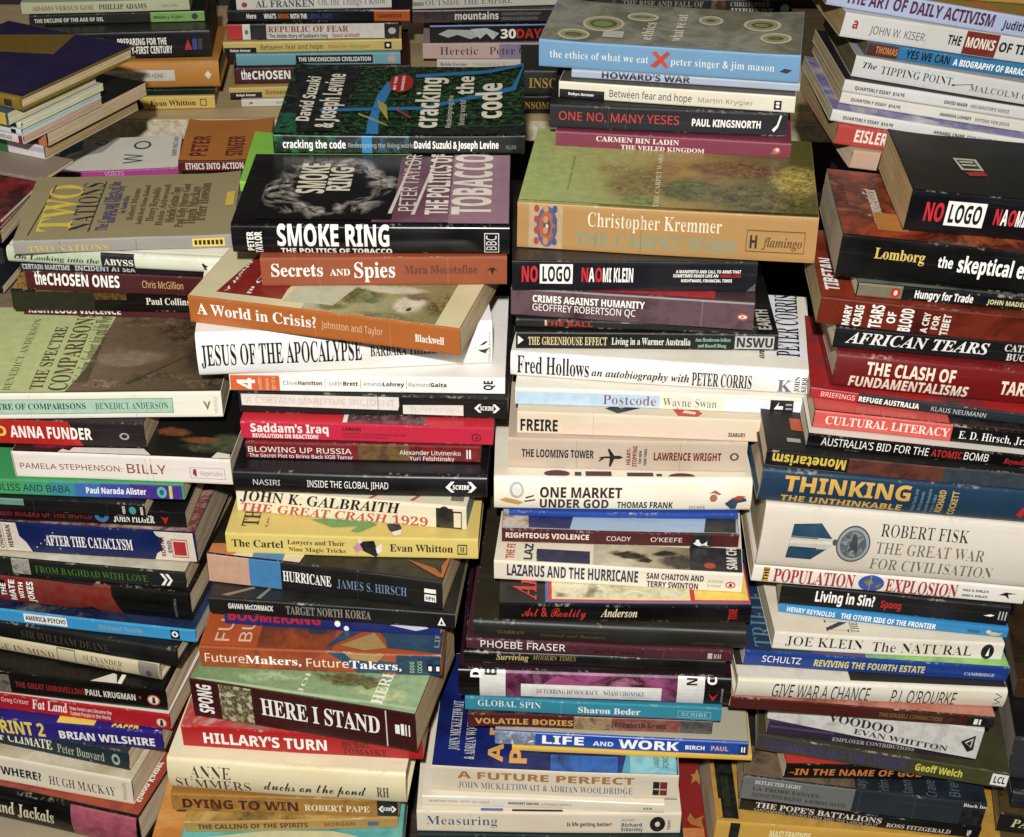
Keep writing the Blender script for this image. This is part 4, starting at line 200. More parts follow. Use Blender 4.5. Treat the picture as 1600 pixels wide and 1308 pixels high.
's': {38: (125, ((99,68,84,46,65,68,84,86,89,95,90,104,88,116,81,125,71,132,57,134,43,132,32,125,25,115,22,102,27,85,38,71,15,53,8,42,6,31,8,18,16,8,27,1,40,-2,60,3,83,19,99,0,124,0,96,32,110,50,119,68),(71,32,57,21,42,16,31,20,25,31,27,38,31,45,49,58),(43,109,51,116,63,116,71,109,71,98,63,87,54,81,43,98),)), 39: (38, ((15,92,23,92,28,120,28,143,10,143,10,120),)), 44: (44, ((12,-24,22,-19,29,-12,34,-3,34,13,27,23,16,24,10,18,9,13,12,5,19,2,19,-10,12,-20),)), 45: (65, ((57,53,8,53,8,35,57,35),)), 46: (44, ((17,21,11,15,11,6,17,-1,26,-1,33,6,33,15,26,21),)), 49: (114, ((53,-1,54,123,27,100,17,113,56,143,72,143,72,-1),)), 51: (114, ((32,-2,8,5,8,23,29,16,48,13,65,15,76,21,82,29,84,41,81,52,74,60,61,64,30,66,30,82,53,82,66,86,75,93,79,103,80,113,76,121,69,126,60,129,39,128,18,117,9,130,28,141,54,145,74,143,88,135,96,124,99,109,97,96,91,86,81,79,70,75,90,68,99,59,103,47,103,34,100,23,94,14,85,6,73,0,57,-2),)), 52: (114, ((72,-1,72,32,4,32,4,48,71,144,90,144,90,49,111,49,111,32,90,32,90,-1),(22,49,72,49,73,124),)), 56: (114, ((47,-2,29,3,16,13,10,28,9,41,16,57,28,69,38,75,21,89,16,99,14,111,15,121,20,130,35,141,57,145,74,143,88,137,97,126,100,106,98,99,90,86,74,76,96,61,104,46,104,28,98,14,85,3,68,-2),(58,83,75,93,80,101,82,110,80,119,75,125,67,129,47,129,39,125,34,119,33,103,36,98,45,90),(64,13,75,16,82,23,86,32,86,42,82,50,74,57,54,67,34,54,29,46,28,36,29,27,35,19,50,13),)), 57: (114, ((20,-1,20,16,38,13,61,18,75,30,80,38,86,69,80,63,63,54,51,53,34,56,21,64,12,78,9,97,11,111,15,123,22,132,31,140,43,144,56,145,69,144,81,138,91,130,98,117,103,101,105,82,102,51,92,24,83,13,72,5,48,-2),(68,70,80,79,85,90,84,106,75,121,69,126,60,129,50,129,40,125,32,117,28,105,28,90,32,80,38,72,48,68),)), 58: (44, ((17,91,11,84,11,75,17,69,26,69,33,75,33,84,26,91),(17,21,11,15,11,6,17,-1,26,-1,33,6,33,15,26,21),)), 65: (128, ((-1,-1,55,144,72,144,128,-1,109,-1,91,44,36,44,19,-1),(42,61,86,61,64,124),)), 66: (130, ((19,-1,19,143,73,143,101,135,112,124,114,117,115,101,111,91,104,82,88,75,104,70,116,59,120,41,116,23,106,10,90,2,70,-1),(38,83,72,83,85,86,91,92,95,100,95,111,91,119,83,124,69,126,38,127),(38,16,75,16,88,20,95,27,99,36,99,47,95,56,87,63,74,66,38,66),)), 67: (126, ((67,-2,49,3,34,12,23,24,16,41,12,61,12,82,16,101,24,118,36,131,51,140,70,145,92,145,121,137,113,120,98,126,81,128,60,125,45,113,35,95,33,84,33,59,39,38,51,23,69,15,85,15,115,20,115,3,98,-1),)), 68: (146, ((19,-1,19,143,74,143,93,139,109,131,121,119,130,103,134,73,129,41,123,28,115,18,104,10,91,4,59,-1),(38,16,57,16,82,20,100,30,111,48,114,72,111,97,100,114,83,124,73,126,38,127),)), 69: (111, ((19,-1,19,143,100,143,100,126,38,126,38,83,96,83,96,66,38,66,38,16,100,16,100,-1),)), 70: (104, ((19,-1,19,143,100,143,100,126,38,126,38,77,96,77,96,60,38,60,38,-1),)), 71: (146, ((70,-2,51,2,36,11,24,24,16,41,12,60,12,82,17,102,25,118,38,131,55,140,75,145,92,145,114,142,130,137,122,120,105,126,85,128,63,125,46,113,35,95,32,84,32,63,35,48,40,35,49,25,60,18,76,15,97,15,112,17,112,59,81,59,81,76,131,76,131,5,95,-2),)), 72: (148, ((19,-1,19,143,38,143,38,83,110,83,110,143,129,143,129,-1,110,-1,110,66,38,66,38,-1),)), 73: (68, ((7,-1,7,11,24,15,24,128,7,132,7,143,60,143,60,132,43,128,43,15,60,11,60,-1),)), 74: (55, ((-7,-38,-16,-36,-16,-20,-1,-22,12,-17,17,-7,18,143,37,143,36,-7,31,-23,27,-29,15,-36),)), 75: (124, ((19,-1,19,143,38,143,38,74,100,143,123,143,66,81,125,-1,102,-1,52,67,38,55,38,-1),)), 76: (105, ((19,-1,19,143,38,143,38,17,100,17,100,-1),)), 77: (181, ((19,-1,19,143,46,143,91,27,135,143,163,143,163,-1,144,-1,145,124,98,-1,82,-1,35,124,37,-1),)), 78: (152, ((19,-1,19,143,41,143,117,26,115,143,133,143,133,-1,111,-1,35,117,37,-1),)), 79: (156, ((67,-2,49,3,34,12,23,25,16,41,12,61,12,83,16,102,23,118,34,131,49,140,68,145,89,145,107,140,122,131,133,118,140,102,144,82,144,61,140,41,133,25,122,12,107,3,89,-2),(89,15,107,23,118,38,122,48,124,72,122,96,113,114,99,125,78,129,58,125,43,114,35,96,33,84,33,59,38,38,49,23,67,15),)), 80: (121, ((19,-1,19,143,70,143,91,137,104,126,111,110,111,95,108,84,103,73,94,65,81,59,64,55,38,55,38,-1),(38,72,61,72,76,75,86,82,89,87,92,100,89,112,83,120,72,125,38,127),)), 81: (156, ((111,-35,83,-2,58,0,41,7,28,18,19,33,13,51,12,72,13,93,19,110,28,125,41,136,58,143,78,146,98,143,115,136,128,125,137,111,143,92,145,72,142,47,134,27,121,11,103,1,138,-34),(89,15,107,23,118,38,122,48,124,72,122,96,113,114,99,125,78,129,58,125,43,114,35,96,33,84,33,59,38,38,49,23,67,15),)), 82: (124, ((19,-1,19,143,71,143,91,138,104,127,111,112,111,97,105,79,99,73,83,64,122,-1,100,-1,65,58,38,58,38,-1),(38,75,67,75,79,79,87,85,91,95,91,108,87,117,79,123,66,126,38,127),)), 83: (110, ((32,-2,10,4,10,23,28,17,50,14,64,16,74,20,80,27,81,43,75,53,33,73,21,82,14,93,11,108,13,119,17,128,24,136,45,144,58,145,79,143,98,137,92,121,75,126,57,128,46,127,37,123,32,116,32,102,38,92,83,70,96,57,101,38,97,21,87,8,71,0,61,-2),)), 84: (111, ((46,-1,46,126,1,126,1,143,110,143,110,126,65,126,65,-1),)), 85: (146, ((60,-2,39,6,25,20,18,39,17,143,37,143,37,42,42,29,51,20,65,15,90,17,96,20,105,30,109,43,110,143,129,143,128,43,125,30,119,18,110,8,97,1,82,-2),)), 86: (120, ((51,-1,-1,143,19,143,56,39,60,21,68,52,101,143,121,143,69,-1),)), 87: (186, ((40,-1,2,143,22,143,47,42,50,23,57,57,83,143,102,143,132,42,136,23,164,143,184,143,146,-1,127,-1,92,121,59,-1),)), 89: (113, ((47,-1,47,54,-1,143,20,143,57,74,93,143,114,143,66,55,66,-1),)), 90: (114, ((7,-1,7,14,82,126,9,126,9,143,105,143,105,129,30,17,107,17,107,-1),)), 97: (112, ((36,-2,24,2,14,10,9,22,9,37,16,50,21,55,38,62,78,65,78,77,75,86,69,91,62,94,45,93,26,86,20,100,37,107,58,110,75,107,87,101,91,96,96,82,97,-1,83,-1,79,14,65,2,55,-2),(53,13,65,17,73,24,77,36,78,52,54,51,40,47,32,42,28,34,28,26,31,19,43,13),)), 99: (96, ((53,-2,40,1,29,7,20,16,14,28,11,44,11,62,14,79,21,91,30,101,41,107,54,109,73,109,90,104,84,88,61,93,47,91,38,83,32,71,30,53,32,36,37,24,47,16,60,14,75,16,88,20,88,3,76,-1),)), 100: (123, ((45,-2,29,5,17,19,11,40,11,66,17,87,29,102,46,109,61,110,80,103,89,94,88,153,107,153,107,-1,91,-1,88,13,76,2,61,-2),(66,14,77,18,84,27,88,53,86,71,81,84,72,91,58,94,45,91,41,88,34,77,30,62,30,44,34,29,41,19,51,14),)), 101: (113, ((55,-2,42,1,30,7,21,17,14,29,11,44,11,61,14,77,20,89,28,99,39,106,51,109,65,109,77,106,87,100,95,92,100,81,103,68,103,50,30,50,32,34,39,23,49,16,63,14,81,15,98,21,98,5,73,-2),(30,65,84,65,82,76,77,86,70,92,58,94,47,92,39,86,33,77),)), 102: (69, ((21,-1,21,93,2,93,2,102,21,108,22,124,26,139,31,144,42,151,57,154,78,150,73,135,53,138,47,135,42,129,40,108,67,108,67,93,40,93,40,-1),)), 103: (123, ((47,-48,19,-42,19,-24,37,-31,59,-33,71,-31,80,-25,86,-16,88,13,75,2,55,-3,36,1,22,12,13,30,11,41,11,66,17,86,29,101,45,109,60,110,79,103,89,94,91,108,107,108,106,-13,100,-30,88,-42,70,-48),(65,14,77,18,84,26,88,40,86,72,81,85,71,91,57,94,46,91,37,83,32,71,30,53,32,36,37,23,46,16),)), 104: (124, ((16,-1,16,153,35,153,35,93,49,105,68,110,86,107,98,100,106,88,108,70,108,-1,89,-1,88,80,84,88,76,92,66,94,51,91,46,88,39,78,36,64,35,-1),)), 105: (52, ((20,126,15,133,17,144,24,148,32,146,37,139,35,129,28,125),(16,-1,16,108,35,108,35,-1),)), 107: (107, ((16,-1,16,153,35,153,35,56,81,108,103,108,59,61,106,-1,83,-1,47,49,35,39,35,-1),)), 108: (52, ((16,-1,16,153,35,153,35,-1),)), 109: (187, ((16,-1,16,108,32,108,34,94,44,103,62,110,78,109,87,105,95,99,99,92,110,103,129,110,143,109,157,105,166,95,171,80,171,-1,153,-1,151,80,147,88,141,92,132,94,118,92,110,85,105,74,103,-1,85,-1,83,80,79,88,73,92,63,94,50,91,45,88,39,79,36,64,35,-1),)), 110: (124, ((16,-1,16,108,32,108,34,94,45,103,64,110,78,109,92,105,102,95,106,88,108,70,108,-1,89,-1,88,80,84,88,76,92,66,94,51,91,46,88,39,79,36,64,35,-1),)), 111: (121, ((53,-2,40,1,29,8,20,17,14,30,11,45,11,66,18,87,31,102,50,109,68,109,81,106,92,100,101,90,107,78,110,62,110,41,103,20,90,6,71,-2),(68,14,80,19,87,30,91,45,91,63,87,77,80,88,74,91,60,94,46,91,41,88,34,77,30,63,30,45,34,30,41,19,53,14),)), 112: (123, ((16,-49,16,108,32,108,35,94,47,105,56,109,78,109,94,102,106,88,112,67,112,41,106,20,94,6,77,-2,62,-2,43,5,34,13,35,-49),(70,14,78,16,88,29,93,48,93,63,89,77,82,88,77,91,65,94,46,89,39,80,35,54,37,36,45,19,57,14),)), 114: (83, ((16,-1,16,108,32,108,34,89,47,103,56,108,67,110,80,109,78,91,58,91,44,83,36,67,35,-1),)), 115: (96, ((29,-2,10,4,10,22,26,15,44,13,56,14,63,17,68,22,69,28,67,35,59,41,19,61,11,73,10,81,12,93,21,102,34,108,50,110,69,108,85,102,79,87,64,92,40,93,29,87,28,82,30,75,79,50,86,38,87,22,81,10,69,2,53,-2),)), 116: (72, ((38,-1,25,7,20,15,18,25,18,93,3,93,3,102,18,109,25,132,37,132,37,108,68,108,68,93,37,93,37,27,39,20,49,13,68,15,68,1,55,-2),)), 117: (124, ((46,-2,31,3,21,12,16,27,15,108,34,108,36,27,40,19,47,15,57,13,72,16,78,19,85,28,88,43,88,108,107,108,107,-1,92,-1,89,13,83,6,65,-2),)), 118: (102, ((40,-1,-1,108,19,108,50,17,82,108,102,108,61,-1),)), 119: (157, ((31,0,1,108,21,108,42,19,69,108,89,108,115,20,137,108,156,108,126,0,104,0,79,88,52,0),)), 120: (106, ((3,-1,42,55,4,108,26,108,53,68,80,108,101,108,64,55,103,-1,82,-1,53,42,24,-1),)), 121: (102, ((2,-47,2,-32,22,-32,33,-22,43,0,-1,108,19,108,51,18,83,108,103,108,53,-22,46,-34,37,-43,24,-48),))},
'x': {38: (125, ((98,70,84,49,68,68,86,85,91,94,92,104,90,117,82,127,71,133,57,136,42,133,31,127,23,116,20,102,25,84,35,71,13,54,6,43,4,31,6,17,14,6,26,-1,40,-4,61,1,83,16,98,-2,128,-2,99,32,112,49,122,70),(68,32,49,19,36,19,29,26,29,37,33,43,49,55),(45,108,51,114,62,114,69,108,69,99,62,89,55,84,45,98),)), 65: (149, ((10,-5,1,-2,-6,4,-9,12,-9,21,-6,28,0,34,15,37,24,32,26,28,25,21,19,16,7,11,6,7,13,2,25,3,46,17,59,28,52,39,49,51,51,59,55,66,63,71,71,72,82,70,91,64,140,111,167,128,178,128,123,13,132,18,162,45,178,55,184,54,137,12,119,5,118,1,85,-3,89,8,65,22,40,2,22,-5),(159,116,116,78,97,58,103,45,105,35),(65,36,85,57,79,60,72,58,66,51,64,42),(91,15,94,33,90,50,71,29),)), 82: (175, ((43,-2,30,1,21,8,16,17,16,26,19,33,25,38,39,41,48,36,51,27,49,23,42,19,32,17,32,12,39,6,52,5,67,12,80,27,102,67,115,88,133,106,151,117,134,119,105,116,78,107,55,93,43,74,44,62,52,57,65,59,77,70,87,85,94,107,101,105,102,86,99,74,93,65,85,57,76,51,65,48,53,48,44,51,38,56,34,64,34,73,44,91,65,108,97,121,121,125,142,126,162,122,181,124,183,121,173,118,182,115,189,109,193,102,194,95,192,84,183,74,169,66,152,60,156,54,158,44,151,9,196,51,201,55,210,54,190,37,166,10,153,0,139,-2,127,5,124,11,124,18,140,51,140,58,132,59,130,62,132,66,145,65,153,68,161,76,168,86,170,97,168,108,161,114,146,100,119,41,101,17,78,3,65,-1),)), 97: (106, ((60,-2,51,4,49,11,38,1,20,-2,13,1,7,6,4,13,7,29,11,37,25,51,42,60,61,62,70,54,73,62,97,62,73,11,93,23,98,18,78,3,70,-1),(29,4,35,6,43,12,63,43,65,49,63,53,59,55,51,52,34,31,28,18,25,8),)), 99: (77, ((23,-2,15,1,9,7,6,15,8,31,13,39,26,52,43,60,59,62,71,57,74,52,73,43,65,38,58,39,55,44,56,50,61,54,58,54,51,49,36,27,30,16,30,8,32,6,39,7,63,23,68,18,48,3,38,-1),)), 100: (121, ((22,-2,14,1,8,6,4,14,7,30,12,38,26,51,43,60,62,62,72,55,105,116,132,118,73,11,74,7,81,11,95,23,101,18,76,-1,61,-1,52,6,51,11,40,2,33,-1),(33,5,42,11,53,22,66,47,66,52,60,55,52,50,31,23,26,9,27,6),)), 101: (82, ((24,-2,15,1,7,8,3,15,5,31,17,45,42,60,58,62,69,56,72,51,72,45,63,33,46,24,30,20,26,9,27,6,40,6,58,15,68,24,73,18,51,3,40,-1),(32,27,43,31,56,44,56,53,54,54,48,51),)), 104: (113, ((103,18,80,0,72,-2,61,3,57,8,57,21,63,33,80,54,75,52,62,43,50,30,30,-1,3,-2,29,46,17,33,12,38,36,64,65,115,91,118,50,40,67,57,75,61,86,62,96,55,98,42,77,7,98,23),)), 105: (69, ((49,73,44,79,46,88,50,91,59,93,66,89,68,81,62,74,57,72),(59,18,39,1,25,-2,14,1,11,6,10,14,24,43,15,33,9,38,32,61,61,62,33,7,40,10,54,24),)), 107: (109, ((3,-2,30,48,16,33,11,38,38,68,65,115,91,118,29,-1),(62,-2,54,3,52,12,62,31,50,33,49,36,51,40,60,41,66,46,74,56,83,62,93,62,100,56,100,48,95,42,87,42,82,46,82,52,70,39,78,34,81,30,81,21,79,14,80,13,93,23,98,18,79,3,72,-1),)), 108: (84, ((62,18,44,3,28,-2,16,2,12,7,11,13,13,23,22,41,15,33,9,37,24,51,65,115,91,118,33,8,40,9,57,24),)), 110: (115, ((-2,-2,30,46,15,33,10,38,36,60,48,61,51,58,52,41,69,57,77,61,88,62,97,55,99,42,95,32,79,8,80,7,100,23,105,18,94,8,77,-2,68,-1,59,8,59,20,64,31,82,54,75,51,57,34,30,-1),)), 111: (89, ((22,-2,14,1,8,7,5,15,7,30,18,45,43,60,61,62,69,60,74,55,77,40,75,33,64,18,77,26,82,20,67,10,53,7,34,-2),(34,6,41,10,40,14,45,20,52,22,61,37,64,49,63,53,57,53,47,44,34,23,30,13,30,7),)), 112: (108, ((10,38,22,50,57,107,83,109,52,51,62,59,74,62,84,58,88,47,87,39,70,11,69,6,78,11,92,23,98,18,78,2,65,-2,53,3,49,8,49,21,71,50,71,54,66,53,54,44,41,28,-5,-55,-31,-57,22,40,14,33),)), 114: (82, ((72,18,49,0,36,-2,22,5,19,10,19,17,24,29,34,41,43,48,31,48,15,33,10,38,23,50,28,65,35,66,36,59,56,55,63,51,65,43,45,12,45,8,48,8,67,24),)), 115: (70, ((63,21,45,6,32,-1,12,-1,2,7,0,13,3,20,11,23,18,20,20,14,17,8,13,6,22,8,27,15,30,28,31,49,14,33,10,38,38,67,45,67,46,62,43,56,53,35,53,25,49,18,58,26),)), 116: (88, ((10,38,32,61,64,113,91,114,76,89,89,89,87,81,71,81,32,10,33,7,39,9,57,23,62,18,43,3,26,-2,15,2,12,7,11,17,24,43,14,33),)), 117: (118, ((108,18,89,2,76,-2,62,2,57,13,58,17,43,3,26,-2,15,2,10,13,13,24,23,42,14,33,10,38,32,61,63,62,36,10,41,10,64,35,79,61,110,62,80,8,85,8,103,23),)), 121: (115, ((104,18,89,7,75,0,55,-31,40,-49,26,-58,11,-61,2,-60,-4,-56,-9,-44,-6,-33,4,-22,19,-13,48,0,57,15,45,2,39,-1,29,-2,18,4,16,10,17,22,29,46,15,33,9,38,26,53,38,61,49,61,55,54,56,45,37,7,41,7,57,24,82,60,110,62,80,10,99,23),(14,-53,21,-48,45,-9,14,-26,6,-36,3,-46,7,-53),))}}
TRI = {}
def inside(p, l):
    c = False; j = len(l)-1
    for i in range(len(l)):
        if (l[i][1] > p[1]) != (l[j][1] > p[1]) and p[0] < (l[j][0]-l[i][0])*(p[1]-l[i][1])/(l[j][1]-l[i][1])+l[i][0]: c = not c
        j = i
    return c
def glyph(k):
    if k in TRI: return TRI[k]
    adv, fl = GL[k[0]][ord(k[1])]
    adv /= 200; ls = [[(l[i]/200, l[i+1]/200) for i in range(0, len(l), 2)] for l in fl]
    V = []; F = []
    dep = [sum(inside(l[0], o) for o in ls if o is not l) for l in ls]
    for i, l in enumerate(ls):
        if dep[i] % 2: continue
        group = [l] + [h for j, h in enumerate(ls) if dep[j] == dep[i]+1 and inside(h[0], l)]
        tris = tessellate_polygon([[Vector((x, y, 0)) for x, y in g] for g in group])
        flat = [p for g in group for p in g]; o = len(V); V += flat
        for a, b, c in tris:
            pa, pb, pc = flat[a], flat[b], flat[c]
            ar = (pb[0]-pa[0])*(pc[1]-pa[1])-(pb[1]-pa[1])*(pc[0]-pa[0])
            if abs(ar) > 1e-7: F.append((o+a, o+b, o+c) if ar > 0 else (o+a, o+c, o+b))
    TRI[k] = (adv, V, F); return TRI[k]
def text2d(s, f):
    V = []; F = []; x = 0
    for ch in s:
        if ch == ' ': x += .27; continue
        k = f+ch
        if ord(ch) not in GL[f]: continue
        a, v, fc = glyph(k); o = len(V)
        V += [(p[0]+x, p[1]) for p in v]; F += [tuple(i+o for i in t) for t in fc]; x += a
    if V:
        x0 = min(p[0] for p in V); x1 = max(p[0] for p in V)
        cap = .71 if any(c.isupper() or c.isdigit() or c in 'bdfhklt' for c in s) else .5
        V = [((p[0]-x0)/(x1-x0), p[1]/cap) for p in V]
    return V, F
def ell2d(n=28):
    return [(.5+.5*math.cos(2*math.pi*i/n), .5+.5*math.sin(2*math.pi*i/n)) for i in range(n)], [tuple(range(n))]
def grid2d(nx, ny):
    V = [(i/nx, j/ny) for j in range(ny+1) for i in range(nx+1)]
    return V, [(j*(nx+1)+i, j*(nx+1)+i+1, (j+1)*(nx+1)+i+1, (j+1)*(nx+1)+i) for j in range(ny) for i in range(nx)]
def poly2d(pts):
    tr = tessellate_polygon([[Vector((x, y, 0)) for x, y in pts]])
    F = []
    for a, b, c in tr:
        ar = (pts[b][0]-pts[a][0])*(pts[c][1]-pts[a][1])-(pts[b][1]-pts[a][1])*(pts[c][0]-pts[a][0])
        if abs(ar) > 1e-9: F.append((a, b, c) if ar > 0 else (a, c, b))
    return pts, F

# ------------------------------------------------------------------ one book
def link(name, me, parent):
    o = bpy.data.objects.new(name, me); COL.objects.link(o); o.parent = parent; return o
def new_mesh(V, F, mats, mi=None, smooth=False):
    me = bpy.data.meshes.new('mesh'); me.from_pydata(V, [], F)
    for m in mats: me.materials.append(m)
    if mi: me.polygons.foreach_set('material_index', mi)
    if smooth: me.polygons.foreach_set('use_smooth', [True]*len(F))
    me.update(); return me
def make_book(idx, kind, group, label, loc, rot, L, D, T, col, top, pg, gl, els):
    rnd = random.Random(idx*7+3)
    hard = kind == 'h'
    root = bpy.data.objects.new('hardback_book' if hard else 'paperback_book', None); COL.objects.link(root)
    root.empty_display_size = .02
    root.location = loc; root.rotation_euler = rot
    root['label'] = label; root['category'] = 'book'; root['group'] = group
    bow = rnd.uniform(-1.3, .9); skew = rnd.uniform(-.09, .09); gl = max(.14, gl+rnd.choice((-.14, -.05, 0, .08)))
    lift = rnd.uniform(1.6, 3.2) if kind == 'q' else 0; ph = rnd.uniform(-.5, .5)
    wob = rnd.uniform(.1, .35); wf = rnd.uniform(2, 5)
    rc = min(T*.3, 2.2 if hard else rnd.uniform(.9, 1.7))
    bul = min(3.4, T*.10) if hard else rnd.uniform(-.25, .35)
    cv = 1.5 if hard else .45
    def prof(v):                       # how far the spine surface lies behind the front plane at height v
        e = min(v, T-v); e = max(e, 0)
        y = rc-math.sqrt(max(rc*rc-(rc-min(e, rc))**2, 0))
        return y - bul*(1-(2*v/T-1)**2)*(1 if T > 8 else .3)
    def warp(x, y, z):
        s = x/L
        yy = y + bow*math.sin(math.pi*s+ph*.3) + skew*(z-T/2) + wob*.5*math.sin(wf*s*3+idx)
        k = max(0, 1-y/(D*.5))
        zz = z + wob*.25*math.sin(wf*2*s+idx*1.7)*k*(z/T)
        if lift: zz += lift*max(0, abs(s-.5)*2-.55)**2/.2*min(1, y/D+.25)*max(0, z/T*2-1)
        return (x/1000, yy/1000, zz/1000)
    # cover: one sheet of card folded round the pages
    zs = [0, rc*.3, rc] if rc > .2 else [0, rc]
    inner = [T*i/8 for i in range(1, 8)]
    vs = sorted(set(round(v, 3) for v in zs+[v for v in inner if rc < v < T-rc]+[T-v for v in zs]))
    outer = [(D, 0), (D*.6, 0), (D*.25, 0), (rc*2.2, 0)] + [(max(prof(v), prof(v)) if True else 0, v) for v in vs] + ([(5.0, T), (6.6, T-.8), (8.6, T)] if hard else [(rc*2.2, T)]) + [(D*.25, T), (D*.5, T), (D*.75, T), (D, T)]
    wr = [.9, .1, .05, .3] + [1.0 if (v <= rc or v >= T-rc) else .12 for v in vs] + ([.3, .2, .1] if hard else [.45]) + [.05, .05, .05, .9]
    inn = []
    for y, z in outer:
        zz = min(max(z, cv), T-cv); yy = y if (z in (0, T) and y > rc) else max(y+cv, cv)
        inn.append((yy, zz))
    st = [0, .9, 2.5] + [L*i/18 for i in range(1, 18)] + [L-2.5, L-.9, L]
    xw = [1.0, .55, .05] + [0]*17 + [.05, .55, 1.0]
    V = []; W_ = []; n = len(outer)
    for i, x in enumerate(st):
        for ring in (outer, inn):
            for j, (y, z) in enumerate(ring):
                V.append(warp(x, y, z)); W_.append(max(wr[j], xw[i]) if ring is outer else .6)
    F = []; m = 2*n
    for i in range(len(st)-1):
        a = i*m; b = a+m
        for j in range(n-1):
            F.append((a+j, a+j+1, b+j+1, b+j)); F.append((a+n+j, b+n+j, b+n+j+1, a+n+j+1))
        F.append((a+n-1, a+2*n-1, b+2*n-1, b+n-1)); F.append((a, b, b+n, a+n))
    for a, fl in ((0, 0), ((len(st)-1)*m, 1)):
        for j in range(n-1):
            q = (a+j, a+n+j, a+n+j+1, a+j+1); F.append(q if not fl else q[::-1])
    cm = cover_mat(col, gl)
    me = new_mesh(V, F, [cm], None, True)
    at = me.attributes.new('wear', 'FLOAT', 'POINT'); at.data.foreach_set('value', W_)
    me.set_sharp_from_angle(angle=math.radians(42))
    cover = link('cover', me, root)
    # page block
    ins = 3.0 if hard else .25
    ins = min(ins, L*.05)
    xs = [ins+(L-2*ins)*i/6 for i in range(7)]; zz = [cv+.05+(T-2*cv-.1)*i/4 for i in range(5)]
    y0 = cv+.3+max(0, -min(0, bul)); y1 = D-(3 if hard else .4)
    V = []; F = []
    def pt(x, y, z):
        jit = rnd.uniform(-.18, .18)
        X, Y, Z = warp(x, y, z); return (X+(jit/1000 if x in (xs[0], xs[-1]) else 0), Y, Z)
    ys = [y0+rc, y0+(y1-y0)*.33, y0+(y1-y0)*.66, y1]
    def quadstrip(P):                  # P[i][j]
        o = len(V); nj = len(P[0])
        for rr in P: V.extend(rr)
        for i in range(len(P)-1):
            for j in range(nj-1):
                F.append((o+i*nj+j, o+i*nj+j+1, o+(i+1)*nj+j+1, o+(i+1)*nj+j))
    quadstrip([[pt(xs[-1], y, z) for z in zz][::-1] for y in ys][::-1])
    quadstrip([[pt(xs[0], y, z) for z in zz] for y in ys][::-1])
    quadstrip([[pt(x, y1, z) for z in zz] for x in xs])
    quadstrip([[pt(x, y, zz[0]) for y in ys] for x in xs]); quadstrip([[pt(x, y, zz[-1]) for y in ys][::-1] for x in xs])
    link('page_block', new_mesh(V, F, [page_mat(pg)]), root)
    # everything printed on the cover
    def cutv(V2, F2, cuts):            # split faces at heights so that they follow a rounded spine
        bm = bmesh.new(); bv = [bm.verts.new((u, v, 0)) for u, v in V2]
        for f in F2:
            try: bm.faces.new([bv[i] for i in f])
            except ValueError: pass
        for c in cuts:
            bmesh.ops.bisect_plane(bm, geom=bm.verts[:]+bm.edges[:]+bm.faces[:], plane_co=(0, c, 0), plane_no=(0, 1, 0), dist=1e-5)
        bm.verts.index_update()
        r = [(v.co.x, v.co.y) for v in bm.verts], [tuple(v.index for v in f.verts) for f in bm.faces]
        bm.free(); return r
    def put(role, V2, F2, mat, side, lay):
        V3 = []
        off = .07+.045*lay
        if side == 's':
            lay_cut = (bul > .6)
            for u, v in V2:
                vv = min(max(v, .02*T), .98*T) if False else v
                V3.append(warp(u, prof(min(max(vv, 0), T))-off, vv))
            Fs = F2
        else:
            if len(V2) < 60 and 'title' not in role and 'author' not in role:
                V2, F2 = cutv([(v, u) for u, v in V2], F2, [L*i/18 for i in range(1, 18)]); V2 = [(v, u) for u, v in V2]; F2 = [f[::-1] for f in F2]
            for u, wv in V2:
                V3.append(warp(u, wv, T+off+(.12 if lift else 0)))
            Fs = F2
        link(role, new_mesh(V3, Fs, [mat]), cover)
    cuts = [rc*.3, rc, T-rc, T-rc*.3]
    cuts += [T*i/8 for i in range(1, 8) if rc*1.2 < T*i/8 < T-rc*1.2]
    cuts.sort()
    def spine_rect(u0, u1, v0, v1):
        vs_ = [v0]+[c for c in cuts if v0+.02 < c < v1-.02]+[v1]
        us = [u0]+[L*i/24 for i in range(1, 24) if u0+.3 < L*i/24 < u1-.3]+[u1]
        V2 = [(u, v) for v in vs_ for u in us]; nu = len(us)
        return V2, [(j*nu+i, j*nu+i+1, (j+1)*nu+i+1, (j+1)*nu+i) for j in range(len(vs_)-1) for i in range(nu-1)]
    cl = lambda u: min(max(u, .5), L-.5)
    lay = 0
    if top:
        w0 = rc*1.05 if not hard else rc*1.6
        tm = cover_mat(top, gl) if isinstance(top, str) else art_mat(*top, L)
        V2, F2 = grid2d(24, 8); put('front_cover_picture' if not isinstance(top, str) else 'front_cover_colour', [(.4+(L-.8)*a, w0+(D-.4-w0)*b) for a, b in V2], F2, tm, 't', 0)
